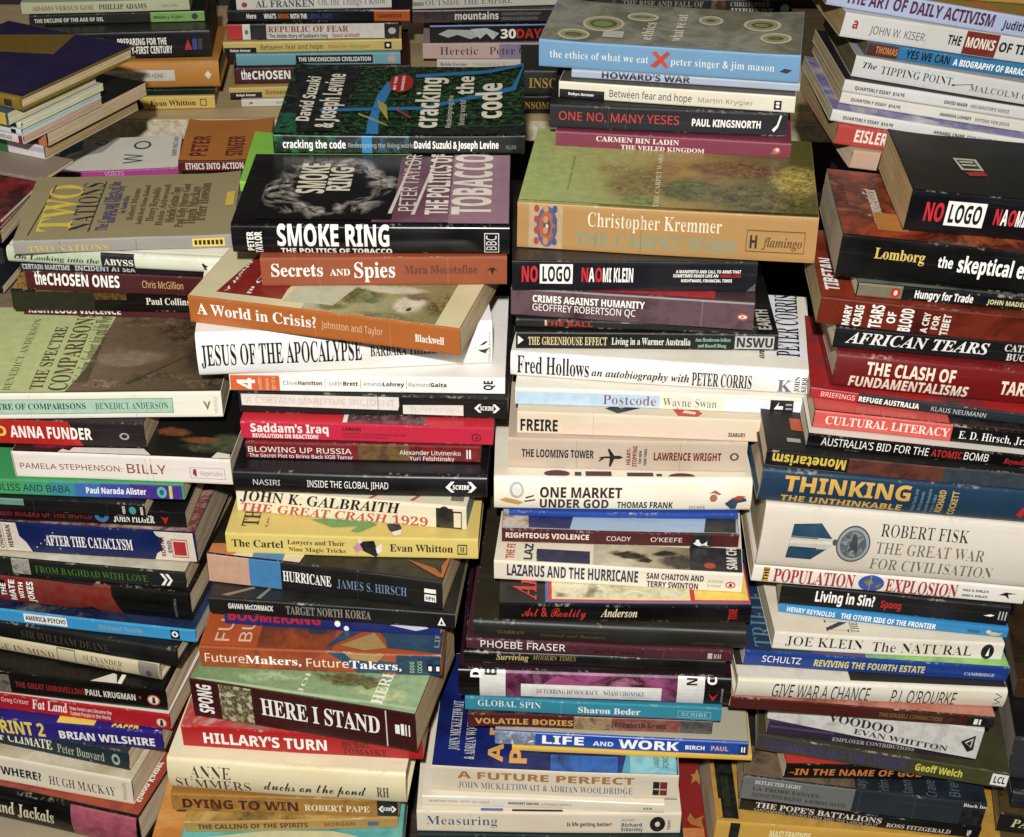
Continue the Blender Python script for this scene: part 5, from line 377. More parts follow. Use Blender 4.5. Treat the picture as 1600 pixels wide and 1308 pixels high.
    for el in els:
        k = el[0]; lay += 1
        if k in ('t', 'tr', 'tu'):
            _, s, u0, u1, v0, v1, c, f, role = el
            if u1 < 2 or u0 > L-2: continue
            V2, F2 = text2d(s, f)
            if not V2: continue
            if k == 't': V2 = [(u0+(u1-u0)*x, v0+(v1-v0)*y) for x, y in V2]
            elif k == 'tu': V2 = [(u1-(u1-u0)*x, v1-(v1-v0)*y) for x, y in V2]
            else: V2 = [(u1-(u1-u0)*y, v0+(v1-v0)*x) for x, y in V2]
            V2, F2 = cutv(V2, F2, cuts)
            lo_, hi_ = .4, L-.4
            put(role, [(min(max(u, lo_), hi_), min(max(v, .1), T-.1)) for u, v in V2], F2, print_mat(c), 's', lay)
        elif k == 'r':
            _, u0, u1, v0, v1, c, role = el
            u0, u1 = cl(u0), cl(u1)
            if u1-u0 < .15: continue
            if c == 'crease': c = worn_hex(col)
            V2, F2 = spine_rect(u0, u1, max(v0, .04*T if v0 < .001 else v0), min(v1, T*.985)); put(role, V2, F2, print_mat(c), 's', lay)
        elif k == 'e':
            _, u0, u1, v0, v1, c, role = el
            V2, F2 = ell2d(); V2 = [(u0+(u1-u0)*x, v0+(v1-v0)*y) for x, y in V2]; V2, F2 = cutv(V2, F2, cuts); put(role, V2, F2, print_mat(c), 's', lay)
        elif k == 'p':
            _, pts, c, role = el
            V2, F2 = poly2d([(cl(u), min(max(v, .03*T), .98*T)) for u, v in pts]); V2, F2 = cutv(V2, F2, cuts); put(role, V2, F2, print_mat(c), 's', lay)
        elif k == 'pa':
            _, pts, cols, sc, kd, role = el
            V2, F2 = poly2d(pts); V2, F2 = cutv(V2, F2, cuts); put(role, V2, F2, art_mat(cols, sc, kd), 's', lay)
        elif k == 'a':
            _, u0, u1, v0, v1, cols, sc, kd, role = el
            V2, F2 = spine_rect(cl(u0), cl(u1), max(v0, .03*T), min(v1, .985*T)); put(role, V2, F2, art_mat(cols, sc, kd), 's', lay)
        else:
            cw = lambda v: min(max(v, rc*1.1), D-.4)
            if k in ('Tt', 'Th'):
                _, s, u0, w0, u1, w1, c, f, role = el
                V2, F2 = text2d(s, f)
                if not V2: continue
                if k == 'Tt': V2 = [(u1-(u1-u0)*y, w0+(w1-w0)*x) for x, y in V2]
                else: V2 = [(u0+(u1-u0)*x, w0+(w1-w0)*y) for x, y in V2]
                put(role, [(cl(u), cw(v)) for u, v in V2], F2, print_mat(c), 't', lay)
            elif k == 'Tsc':
                _, (u0, w0, u1, w1), cols, blobs, dist, role = el
                V2, F2 = grid2d(24, 8); put(role, [(cl(u0+(u1-u0)*x), cw(w0+(w1-w0)*y)) for x, y in V2], F2, scene_mat(cols, blobs, dist, u0, u1), 't', lay)
            elif k == 'Tpa':
                _, pts, cols, sc, kd, role = el
                V2, F2 = poly2d([(cl(u), cw(v)) for u, v in pts]); put(role, V2, F2, art_mat(cols, sc, kd), 't', lay)
            elif k == 'Tsm':
                _, u0, w0, u1, w1, role = el
                V2, F2 = grid2d(12, 8); put(role, [(cl(u0+(u1-u0)*x), cw(w0+(w1-w0)*y)) for x, y in V2], F2, smoke_mat((u0+u1)/2000, (w0+w1)/2000, (u1-u0)/2000, (w1-w0)/2000), 't', lay)
            elif k == 'Tr':
                _, u0, w0, u1, w1, c, role = el
                V2, F2 = grid2d(8, 4); put(role, [(cl(u0+(u1-u0)*x), cw(w0+(w1-w0)*y)) for x, y in V2], F2, print_mat(c), 't', lay)
            elif k == 'Te':
                _, u0, w0, u1, w1, c, role = el
                V2, F2 = ell2d(); put(role, [(cl(u0+(u1-u0)*x), cw(w0+(w1-w0)*y)) for x, y in V2], F2, print_mat(c), 't', lay)
            elif k == 'Tp':
                _, pts, c, role = el
                V2, F2 = poly2d([(cl(u), cw(v)) for u, v in pts]); put(role, V2, F2, print_mat(c), 't', lay)
            elif k == 'Ta':
                _, u0, w0, u1, w1, cols, sc, kd, role = el
                V2, F2 = grid2d(8, 4); put(role, [(cl(u0+(u1-u0)*x), cw(w0+(w1-w0)*y)) for x, y in V2], F2, art_mat(cols, sc, kd), 't', lay)
    return root
def worn_hex(h):
    h = h.lstrip('#'); v = [int(h[i:i+2], 16) for i in (0, 2, 4)]
    s = 1 if sum(v) < 380 else -1
    return '#%02x%02x%02x' % tuple(max(0, min(255, int(x+s*34))) for x in v)

# ------------------------------------------------------------------ the table, the shelf and what carries the piles
def box(name, x0, x1, y0, y1, z0, z1, mat, kind='structure', bev=.0015):
    bm = bmesh.new(); bmesh.ops.create_cube(bm, size=1)
    for v in bm.verts: v.co = Vector((x0+(x1-x0)*(v.co.x+.5), y0+(y1-y0)*(v.co.y+.5), z0+(z1-z0)*(v.co.z+.5)))
    bmesh.ops.bevel(bm, geom=bm.edges[:], offset=bev, segments=2, affect='EDGES')
    me = bpy.data.meshes.new(name); bm.to_mesh(me); bm.free(); me.materials.append(mat)
    o = bpy.data.objects.new(name, me); COL.objects.link(o)
    if kind: o['kind'] = kind
    return o
dark_wood = wood_mat('dark_table_wood', (.02, .014, .009, 1), (.06, .04, .025, 1), 2)
pale_wood = wood_mat('chipboard', (.40, .33, .21, 1), (.62, .55, .38, 1), 2.2, True)
ply_top = wood_mat('shelf_top_wood', (.42, .31, .15, 1), (.56, .43, .24, 1), 1.2)
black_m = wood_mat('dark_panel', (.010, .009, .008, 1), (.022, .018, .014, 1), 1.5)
box('floor', -4, 4, -3, 4, -.80, -.78, dark_wood)
box('table_top', -1.1, 1.1, -.22, .66, -.04, 0, dark_wood)
sh = box('shelf', -.95, .75, .672, 1.08, 0.3675, 0.3900, pale_wood)
box('shelf_surface', -.95, .75, .6735, 1.08, 0.3900, 0.3912, ply_top, bev=.0003)
for x in (-.93, -.1, .71): box('shelf_upright', x, x+.02, .70, 1.07, -.78, 0.3672, dark_wood)
box('back_wall', -3, 3, 1.10, 1.16, -.78, 2.6, black_m)
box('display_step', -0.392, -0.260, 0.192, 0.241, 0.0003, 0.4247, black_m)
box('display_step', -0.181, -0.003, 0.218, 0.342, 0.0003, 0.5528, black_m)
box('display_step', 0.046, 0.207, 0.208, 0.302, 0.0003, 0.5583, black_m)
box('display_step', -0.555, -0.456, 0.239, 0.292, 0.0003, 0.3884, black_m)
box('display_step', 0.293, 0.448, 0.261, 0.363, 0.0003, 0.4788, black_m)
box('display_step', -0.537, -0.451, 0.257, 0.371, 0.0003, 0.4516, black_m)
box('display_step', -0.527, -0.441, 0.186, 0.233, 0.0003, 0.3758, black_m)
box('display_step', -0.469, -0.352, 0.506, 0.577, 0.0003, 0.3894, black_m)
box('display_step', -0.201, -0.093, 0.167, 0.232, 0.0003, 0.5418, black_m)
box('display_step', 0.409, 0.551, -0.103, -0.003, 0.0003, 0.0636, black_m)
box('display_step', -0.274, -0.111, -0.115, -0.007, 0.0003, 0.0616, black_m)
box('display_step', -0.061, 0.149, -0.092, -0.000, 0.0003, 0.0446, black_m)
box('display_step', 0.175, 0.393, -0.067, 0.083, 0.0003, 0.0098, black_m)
# ------------------------------------------------------------------ the books, pile by pile, each from the bottom up
W, K, TI, AU, SP, PM, CP, CV, SI, CT, RF = '#f4f0e6', '#101010', 'title', 'author_name', 'small_print', 'publisher_mark', 'colour_panel', 'cover_picture', 'spine_picture', 'cover_title', 'ruled_frame'
BOOKS = [
('p','books in the left front pile','grey-buff paperback at the bottom of the left front pile',(-.5179,-.0642,0),(-0,-0,-.0471),170.5,112.5,42.5,'#a8987a',None,'#d9c6a6',.4,(('t','DUST',88.8,117.6,14.9,36.1,'#6d6a62','r',SP),)),
('h','books in the left front pile','black hardback whose spine turns dusty pink at the right end, near the bottom left corner',(-.4942,-.0262,.0428),(-0,-0,-.2656),194.4,124.4,36.3,'#0f0f0e',(('#8c3a22','#a4482c','#7c2e1c'),12,'n'),'#d9c6a6',.25,(('r',134.2,200.3,0,36.3,'#9c4358',CP),('a',134.2,200.3,0,36.3,('#7a3044','#b05a6a','#8c3c50'),30,'n',SI),('t','Widows and Jackals',24.8,117.4,10.9,26.2,'#e4d9b4','i',TI),('r',184.5,192.7,0,14.5,'#5a1a18',CP),('Tt','Simon Kasper',189.1,16.6,183.7,64.7,'#efe6d8','b','cover_author'))),
('p','books in the left front pile','cream paperback with stained top cover on the pink and black hardback',(-.5067,-.0169,.0794),(-0,-0,-.2291),200.3,128.2,26.4,'#dcd2ba',(('#cfc3a4','#b7a680','#d8cdb0'),10,'n'),'#d9c6a6',.4,(('t','AUSTRALIA ... WHERE?',15.1,118,7.9,16.4,'#15241c','b',TI),('t','HUGH MACKAY',125,184.8,6.3,15.8,'#3a352c','l',AU),('tr','PENGUIN',191.7,195.1,4,22.4,'#8a7c68','s',SP),('r',66.1,66.45,.8,25.6,'crease','spine_crease'),('r',113.3,113.65,.8,25.6,'crease','spine_crease'))),
('p','books in the left front pile','dark teal thin paperback between the cream and the purple paperbacks in the left pile',(-.5131,.0025,.1061),(-0,-0,-.2598),205.5,131.5,19.5,'#173440',(('#33302a','#4a443a','#201e1b'),18,'n'),'#d9c6a6',.4,(('t','THE FUTURE OF CLIMATE',18.5,135.7,5.5,15.6,'#e8e3cf','r',TI),('t','Peter Bunyard',140.5,183.4,4.9,14.1,'#b9c0a4','l',AU),('e',190.4,197.9,3.9,15.6,'#9ab0aa',PM),('e',192.1,196.2,6.8,12.7,'#173440',PM))),
('p','books in the left front pile','purple paperback with bold yellow and white spine capitals in the left pile',(-.4852,-.0226,.126),(-0,-0,-.1239),202.5,129.6,20.8,'#2d1f8c','#2a1c86','#d9c6a6',.3,(('t','BLUE PRINT 2',22.4,102.3,4.2,19.1,'#f0d428','b',TI),('t','BRIAN WILSHIRE',114.4,195.4,4.2,12.9,W,'b',AU),('Tr',113.7,-1.4,145.4,12,'#e8c81e','cover_panel'),('Th','SAFER',159.9,-6,183.1,5.5,'#e8c81e','b',CT),('Tr',196.5,-2.6,199.8,2.3,'#e0dcd0','cover_panel'),('r',135,135.34,.8,20,'crease','spine_crease'),('r',54.4,54.7,.8,20,'crease','spine_crease'))),
('p','books in the left front pile','bright red thin paperback with white script lettering in the left pile',(-.4791,-.0121,.1471),(-0,-0,-.1692),205.2,131.3,16.9,'#b01420','#d9d4c6','#d9c6a6',.4,(('t','Greg Critser',59.6,83.8,8.8,13.5,'#f0d8d0','s',SP),('t','Fat Land',86.1,117.4,5.1,16.1,W,'i',TI),('t','How Americans Became the',119.6,155.7,9.3,13.2,W,'s',SP),('t','Fattest People in the World',119.6,154,3.7,7.6,W,'s',SP),('e',193.1,203,2.5,12.7,'#c2573a',PM),('e',194.2,201.9,3.6,11.7,'#e9d9c8',PM),('p',((196.4,4.2),(199.7,4.2),(199.1,10.7),(197.5,11.3)),'#3a1714',PM),('r',133.5,133.77,.7,16.2,'crease','spine_crease'))),
('p','books in the left front pile','thick black paperback with small red and grey capitals in the left pile',(-.4708,-.0117,.1643),(-0,-0,-.1557),195.1,124.9,22.5,'#17130f','#15120f','#d9c6a6',.3,(('t','THE GREAT UNRAVELLING',66.1,125.8,8.1,14,'#8d1d18','b',TI),('t','PAUL KRUGMAN',126.4,169,8.1,14.4,'#d8d2c4','b',AU),('e',171.8,173.9,10.1,13.5,'#a03024',PM),('a',33.7,61.6,0,20.3,('#17130f','#7c7468','#2c2824'),60,'n',SI),('e',178.8,189.7,5,16.2,'#c2573a',PM),('e',179.9,188.6,6.3,14.9,'#e9d9c8',PM),('p',((182.7,7.2),(185.9,7.2),(185.4,13.5),(183.7,14.4)),'#3a1714',PM),('Tp',((131.6,-1),(147,12.6),(150.2,11.5),(154.1,1.2)),'#d8d0c0',CV),('Tr',154.4,.4,158.1,12.1,'#e8e2d4','cover_panel'))),
('h','books in the left front pile','tan jacketed hardback with grey end block on the black paperback in the left pile',(-.493,.0223,.1871),(-0,-0,-.2507),216.7,138.7,17.3,'#cdbf98','#8d7a3c','#d9c6a6',.3,(('t','THE LANGUAGE IN MIND',12,122.4,3.8,10.7,'#6a5c40','l',TI),('t','ALEXANDER',148.4,184.4,8.6,14.2,'#6a5c40','l',AU),('t','DOWNER',153,182.7,2.1,7.3,'#6a5c40','l',AU),('r',198.6,216.1,0,17.3,'#8b8676',CP),('e',204.8,209.9,3.5,10.4,'#55524a',PM),('r',125.9,142.6,1.7,2.8,'#6d7a58',RF),('r',125.9,142.6,15.4,16.4,'#6d7a58',RF),('r',125.9,126.6,1.7,16.4,'#6d7a58',RF),('r',141.9,142.6,1.7,16.4,'#6d7a58',RF))),
('h','books in the left front pile','black hardback with faint grey serif capitals in the left pile',(-.4829,.0177,.2047),(-0,-0,-.2372),221.9,142,18.2,'#13110e','#1a1714','#d9c6a6',.3,(('t','SIR WILLIAM DEANE',86.4,164.4,5.5,12.8,'#4a4536','l',TI),)),
('p','books in the left front pile','sky blue thin paperback with a white spine label in the left pile',(-.4605,.0076,.2232),(-0,-0,-.1645),211.7,135.5,12.6,'#2f9bd0',(('#1c2c6c','#31405c','#10204c','#6a6a60'),16,'n'),'#d9c6a6',.3,(('r',66.7,103.5,2.5,11.3,W,CP),('t','AMERICA PSYCHO',67.8,102.4,4.5,9.1,K,'b',SP),('t','Richard Neville',130.8,167.6,4.4,8.8,'#b8a868','l',AU),('r',190.8,198.3,1.9,11.3,K,CP),('e',191.8,197.2,3.8,10.1,W,PM),('e',193.4,195.6,5.3,8.3,K,PM),('r',84.5,84.82,.5,12.1,'crease','spine_crease'))),
('h','books in the left front pile','rust red and black hardback with rotated white words at its left end',(-.4666,.0181,.2361),(-0,-0,-.1586),213.3,136.5,29.1,'#17140f','#2a1a10','#d9c6a6',.2,(('p',((0,.6),(157.3,.6),(153,11.6),(149.7,20.4),(148.7,28.5),(0,28.5)),'#7e2410',CP),('tr','THE',55,59.5,8.7,20.9,W,'b',TI),('tr','MATE',62.2,67.2,4.4,24.7,W,'b',TI),('tr','WITH',70.5,74.3,7.3,23.3,W,'b',TI),('tr','JOKES',77.6,83.1,4.4,24.7,W,'b',TI),('tr','HarperCollins',201,203.1,4.4,23.3,'#8a8478','s',SP))),
('p','books in the left front pile','dark olive paperback with green serif capitals under the navy book',(-.4711,.0166,.2655),(-0,-0,-.1318),215.2,137.7,16.5,'#1c2014',(('#d2c8ae','#b8ac90','#e0d8c2'),10,'n'),'#c9b692',.4,(('t','FROM BAGHDAD WITH LOVE',90.9,184.1,4.6,11.2,'#3c7a24','l',TI),('a',71.6,86.6,1.6,16.5,('#15150f','#a8a494','#3a3a30'),80,'n',SI),('p',((194.7,2.5),(198.4,8.2),(194.7,14),(197.3,14),(200.5,8.2),(197.3,2.5)),W,PM),('p',((198.9,2.5),(202.6,8.2),(198.9,14),(201.5,14),(204.7,8.2),(201.5,2.5)),W,PM),('r',154.8,155.09,.7,15.8,'crease','spine_crease'))),
('p','books in the left front pile','navy blue thick paperback with torn cream patches and a red stamp on its spine',(-.475,.0226,.2823),(-0,-0,-.0967),227,177.1,30.2,'#142a66',(('#d8ccb8','#7a1c1c','#c8bca8'),20,'n'),'#c4b598',.4,(('p',((0,0),(91.6,0),(87.9,10.6),(83.1,16.6),(82.1,29.6),(0,29.6)),'#dcd0bc',CP),('t','AFTER THE CATACLYSM',104.3,175.3,9.1,20,W,'r',TI),('p',((192.1,0),(194.7,7.6),(199.9,11.5),(198.9,18.1),(202,21.2),(195.7,26),(194.2,29.9),(225.4,29.9),(226,0)),'#dcd0bc',CP),('tr','CHOMSKY',65.6,68.8,3,27.2,'#5a1c1c','b',SP),('tr','HERMAN',73,76.8,4.5,27.2,'#5a1c1c','b',SP),('tr','SOUTH',198.3,201.5,4.5,24.2,'#5a1c1c','b',SP),('tr','END',204.1,206.7,9.1,21.2,'#5a1c1c','b',SP),('r',208.8,218.7,6.7,20.6,'#b41420',PM),('r',207.2,220.2,4.5,5.4,'#b41420',RF),('r',207.2,220.2,22.1,23,'#b41420',RF),('r',207.2,207.7,4.5,23,'#b41420',RF),('r',219.7,220.2,4.5,23,'#b41420',RF),('e',95.8,96.9,6,7.6,'#c8d0e0','star_dots'),('e',99.7,100.7,10,11.5,'#c8d0e0','star_dots'),('e',103.6,104.6,13.9,15.4,'#c8d0e0','star_dots'),('e',107.4,108.5,17.8,19.4,'#c8d0e0','star_dots'),('e',111.3,112.3,21.8,23.3,'#c8d0e0','star_dots'),('e',115.1,116.2,6,7.6,'#c8d0e0','star_dots'),('e',119,120,10,11.5,'#c8d0e0','star_dots'),('e',122.8,123.9,13.9,15.4,'#c8d0e0','star_dots'),('e',126.7,127.7,17.8,19.4,'#c8d0e0','star_dots'),('r',70.5,70.83,1.2,29,'crease','spine_crease'))),
('p','books in the left front pile','black paperback with red capitals and a small blue globe on its spine',(-.4632,.0198,.3128),(-0,-0,-.0703),207.9,145.5,15.9,'#12100e','#15120f','#d9c6a6',.4,(('t','THE NEW RULERS OF THE WORLD',44.3,132.8,4.8,11.5,'#7e1512','b',TI),('e',134.9,146.2,2.4,15.1,'#3f7aa8','globe_picture'),('e',138.5,143.2,6.4,12.7,'#12100e','globe_picture'),('t','JOHN PILGER',149.9,182.8,4,11.5,W,'r',AU),('p',((188.4,11.1),(191.5,3.2),(194.6,11.1),(192.5,9.9),(190.4,9.9)),'#c01818',PM),('r',138.5,138.83,.6,15.3,'crease','spine_crease'))),
('p','books in the left front pile','small black paperback with a teal dot near its right end',(-.4313,.0078,.329),(-0,-0,-.0731),147.1,94.1,12.6,'#181613','#191714','#d9c6a6',.4,(('r',10.3,51.3,6.3,12.6,'#6f9a88',CP),('e',134.4,140,2.5,10.1,'#3f9aa0',PM),('tr','VOICE',129.3,131.3,2.5,10.1,W,'b',SP),('tr','PRESS',143.5,145.5,2.5,10.1,W,'b',SP),('r',116.9,117.17,.5,12.1,'crease','spine_crease'),('r',58.9,59.24,.5,12.1,'crease','spine_crease'))),
('p','books in the left front pile','thin paperback whose spine shades from green through blue to purple',(-.4457,.0136,.3419),(-0,-0,-.0547),192.1,122.9,13.3,'#3a9c58',None,'#d9c6a6',.4,(('r',45.9,66.2,0,13.3,'#3fa060',CP),('r',66.2,86.5,0,13.3,'#3c9a78',CP),('r',86.5,106.8,0,13.3,'#3a8c96',CP),('r',106.8,127,0,13.3,'#3a6cab',CP),('r',127,149.7,0,13.3,'#3a4ba4',CP),('r',149.7,190.6,0,13.3,'#4a2f92',CP),('t','GURUS, BLISS AND BABA',15.3,102.7,3.7,9.9,'#14302c','s',TI),('t','Paul Narada Alister',115.4,162.4,4,9.3,W,'b',AU),('e',170.9,178.5,1.6,11.7,'#58b890',PM),('e',172.9,176.5,4,9.3,'#2a5a9a',PM),('r',180.5,183,1.3,12.7,'#d8c040',CP))),
('p','books in the left front pile','white paperback with thin red-brown capitals and an olive shirted arm on its cover',(-.3857,.0128,.3556),(-0,-0,-.0579),170.6,116,24.1,'#eadfd4',(('#26221e','#302a26','#1d1b1a','#463c34'),14,'n'),'#d9c6a6',.4,(('r',-.3,1,0,24.1,'#a02028',CP),('t','PAMELA STEPHENSON:',5.1,84.8,8.7,14,'#8e2b20','s',TI),('t','BILLY',88.9,119.5,7.7,16.4,'#8e2b20','s',TI),('p',((141.1,7.2),(142.1,13.3),(141.1,14.5),(140.1,9.7)),'#8e2b20',PM),('r',141.6,143.1,7.2,14,'#8e2b20',PM),('t','HarperCollins',146.1,163.6,8.4,12.5,'#a89a98','s',SP),('r',138.1,165.6,5.3,5.8,'#b8a8a4',RF),('r',138.1,165.6,15.4,15.9,'#b8a8a4',RF),('r',138.1,138.6,5.3,15.9,'#b8a8a4',RF),('r',165.1,165.6,5.3,15.9,'#b8a8a4',RF),('Tsc',(.5,2.5,170.1,115.5),('#2a2622','#211f1c','#2c2a26','#1d1c1a'),((162.2,21.4,17.8,14.6,'#4c5036','#5c6044'),(148.6,15,19.7,6.3,'#3c4030','#545a40'),(118.6,35.1,13,6.5,'#6c4026','#8a5834'),(141.2,25.5,14.9,5.5,'#7c4c2c','#8a5c38'),(61.3,18.2,29.7,9.1,'#4c3c34','#2c2622'),(27.7,12.3,14.8,7.2,'#8c2c40','#6c2434')),.3,CV),('Tp',((4.5,-.2),(36.2,1),(38.7,5.7),(44.5,3.4),(46.6,8.1),(101.2,9.9),(108.6,.5),(155.7,1),(158.8,9.3),(169.2,7.3),(170.7,.3)),'#e6dccb',CV),('r',104.1,104.43,1,23.2,'crease','spine_crease'),('r',108.5,108.85,1,23.2,'crease','spine_crease'))),
('p','books in the left front pile','red and dark brown paperback with white capitals under the sepia photo cover',(-.4629,.0275,.38),(-0,-0,-.056),181,115.8,22.6,'#2a1614','#1c1a22','#b8a888',.4,(('r',0,120.3,0,22,'#b81d16',CP),('p',((116.2,0),(132.3,0),(122.3,22),(116.2,22)),'#b81d16',CP),('t','STASILAND',5.1,72.9,7.5,16.3,'#e8c83a','b',TI),('t','ANNA FUNDER',75.9,139.9,6.8,16.8,W,'b',AU),('e',161.4,169,7.7,14,'#a8a0a0',PM),('e',163,167.5,9.1,12.7,'#2a1614',PM),('r',48.1,48.36,.9,21.7,'crease','spine_crease'))),
('p','books in the left front pile','large cream paperback with a lime title panel and sepia photo on its cover',(-.4515,.021,.4029),(0,-0,.0301),229.2,165,22.1,'#e6e0cc',(('#8a745a','#7a664c','#6a563e','#584630','#4a3a26'),14,'g'),'#cfc4a4',.4,(('r',9.7,191.9,4.4,17.2,'#a9cbb0',CP),('t','THE SPECTRE OF COMPARISONS',29.2,125.3,8.4,13.7,'#3a4038','r',TI),('t','BENEDICT ANDERSON',132.7,188,8,13.7,'#3f5048','l',AU),('p',((214.9,14.6),(217.9,6.2),(220.8,14.6),(218.9,13.3),(217.9,9.9),(216.9,13.3)),'#8a7428',PM),('tr','VERSO',223.3,225.7,3.3,17.7,'#a8a494','s',SP),('r',9.7,191.9,4.4,4.9,'#6f8f7c',RF),('r',9.7,191.9,16.8,17.2,'#6f8f7c',RF),('r',9.7,10.2,4.4,17.2,'#6f8f7c',RF),('r',191.4,191.9,4.4,17.2,'#6f8f7c',RF),('Tsc',(.5,2.5,228.7,164.5),('#8a745a','#8a7660','#7c6850','#6a563e','#57452f'),((193.3,99.5,31.2,37.8,'#33281a','#6a563e'),(159.4,116.5,26.3,15.7,'#5c4a34','#857058'),(215.1,51.9,20.2,22.7,'#2c2216','#55432e'),(149.5,53.2,30.3,14.4,'#84705a','#94806a'),(179.5,22.7,29.7,9.8,'#4a3a28','#7a6850'),(215.4,12.3,19.7,7.8,'#3c2e1e','#7c6a50'),(136.8,13.9,14.7,7.8,'#5c4a34','#9c8a70')),.5,CV),('Tp',((154.5,13.5),(212.4,72.5),(213.6,71.5),(156.8,11.6)),'#4c3c28','photo_line'),('Tp',((4.3,-.6),(110.4,.1),(119.2,33.7),(129.5,137.2),(-3.5,139.7)),'#c3cc84','cover_panel'),('Tt','THE SPECTRE',82.1,5.4,92.3,104.7,'#5c4a22','r',CT),('Tt','COMPARISONS',96.1,3.2,111,128.5,'#5c4a22','r',CT),('Tt','BENEDICT ANDERSON',62.1,3.9,68.1,118.3,'#6c6a3c','l','cover_author'),('Tt','Nationalism, Southeast Asia and the World',112.3,14.4,125.3,126,'#4c4a28','i',SP),('r',163.1,163.45,.9,21.2,'crease','spine_crease'),('r',83.1,83.39,.9,21.2,'crease','spine_crease'))),
('p','books in the left front pile','thin maroon paperback mostly hidden under the black one in the left pile',(-.4039,.1493,.4253),(-0,-0,-.0389),155.7,99.7,8.7,'#5a1620',None,'#d9c6a6',.4,(('t','RIGHTEOUS VIOLENCE',4.3,81.2,2.6,8.3,'#e0d4c8','b',TI),)),
('p','books in the left front pile','thick black paperback with gold ornament along the top of its spine',(-.4089,.1414,.4343),(-0,-0,-.0215),170.2,108.9,18.6,'#14120d',(('#3a2a14','#c08a3a','#54380f'),60,'v'),'#d9c6a6',.25,(('t','Paul Collins',109.7,145.5,6.5,12.6,'#e4dcc8','r',AU),('a',20.1,93.9,10.2,18.2,('#14120d','#6a4a18','#2a2212'),60,'v',SI),('a',1.1,67.5,0,16.7,('#14120d','#2c2a18','#181610'),60,'n',SI))),
('p','books in the left front pile','maroon thin paperback with bold white capitals in the left pile',(-.3949,.1415,.4532),(-0,-0,-.0813),157.3,100.7,17.2,'#56161c',None,'#d9c6a6',.4,(('t','the',7.5,17.1,5.2,16.3,W,'b',TI),('t','CHOSEN ONES',18.1,77.6,5.2,15.1,W,'b',TI),('t','Chris McGillion',96.2,129.9,6,12,'#d8a860','s',AU))),
('p','books in the left front pile','thin black paperback with a row of tiny white letters in the left pile',(-.3965,.1403,.4707),(-0,-0,-.0585),162.5,104,6.1,'#161820',None,'#d9c6a6',.4,(('t','CERTAIN MARITIME',1.1,39.9,1.8,6.1,'#b8b8bc','b',SP),('t','INCIDENT AT SEA',44.1,93.3,1.8,6.1,'#b8b8bc','b',SP))),
('h','books in the left front pile','pale hardback with a black title block and a tiny dancing figure under the grey-tan cover',(-.4067,.1435,.477),(-0,-0,-.1096),179.2,114.7,13.5,'#dcdcc4',None,'#d9c6a6',.3,(('r',0,78.3,0,13.2,'#bcc8a8',CP),('r',78.3,105.8,0,13.5,'#14161c',CP),('t','On Looking into the',5.9,76.7,3.8,8.4,'#2a3428','i',TI),('t','ABYSS',80.4,104.7,3.2,8.9,W,'r',TI),('p',((160.9,8.4),(163,4),(165.1,3.4),(164.1,5.7),(166.2,6.7),(164.1,7.4),(162,9.4)),K,PM),('p',((162,4),(166.2,1.3),(167.2,1.6),(163.6,5.1)),K,PM))),
('q','books in the left front pile','grey-tan paperback with tall yellow and black serif title on its cover',(-.3958,.1285,.4908),(0,-0,.0859),172.3,124.1,11.5,'#9b958a','#a39469','#d9c6a6',.4,(('t','TWO NATIONS',11,73.7,1.4,7.1,'#d6b41c','l',TI),('r',140.3,165.7,2.3,9.2,'#f0cc20',PM),('r',141.9,144.1,3.7,7.8,K,PM),('r',145.2,147.5,3.7,7.8,K,PM),('r',148.6,150.8,3.7,7.8,K,PM),('r',151.9,154.2,3.7,7.8,K,PM),('r',155.3,157.5,3.7,7.8,K,PM),('r',158.6,160.9,3.7,7.8,K,PM),('r',162,164.3,3.7,7.8,K,PM),('Tt','TWO',14.3,14.8,41.7,106.2,'#e9cd18','r',CT),('Tt','NATIONS',40.4,15.3,58.1,109,'#3a3420','l',CT),('Tp',((9.9,8),(17.8,105.3),(18.9,105.2),(10.9,8)),'#4a4228',CV),('Tp',((56.5,11.7),(58.7,111.7),(59.8,111.6),(57.5,11.6)),'#4a4228',CV),('Tt','The Causes and Effects of the',61.8,13.7,71.6,110.7,'#55457a','r',SP),('Tt','Rise of the One Nation Party',70.1,27.5,75.9,101,'#55457a','r',SP),('Tt','in Australia',77,45.5,82.2,79.4,'#55457a','r',SP),('Tt','Robert Manne',84.4,31.3,89.9,94.6,'#6b5f3c','r',SP),('Tt','Judith Brett Nicolas Rothwell',93.1,22.2,97.6,100.7,'#6b5f3c','r',SP),('Tt','Henry Reynolds',100.2,27.7,106.7,94.7,'#6b5f3c','r',SP),('Tt','Bain Attwood',108.8,18.6,114.4,100.8,'#6b5f3c','r',SP),('Tt','Michelle Grattan Tony',115.9,24.1,123.5,94.8,'#6b5f3c','r',SP),('Tt','Paul Kelly Murray Goot',124.4,15,131.3,100.9,'#6b5f3c','r',SP),('Tt','Hugh Mackay',131.6,20.6,140.4,94.9,'#6b5f3c','r',SP),('Tt','Peter Howson',138.8,26.1,148.4,101,'#6b5f3c','r',SP),('Tr',163.3,51.7,170,78.2,'#e6c61c',PM),('r',36.1,36.44,.5,11,'crease','spine_crease'),('r',95.9,96.19,.5,11,'crease','spine_crease'))),
('p','books in the second front pile from the left','orange covered book peeking out at the lower left of the second pile',(-.2863,-.1425,.062),(-0,-0,-.0141),187,140.2,32,'#a8681c',(('#d08a24','#c07818','#e0a03c'),10,'n'),'#d9c6a6',.4,()),
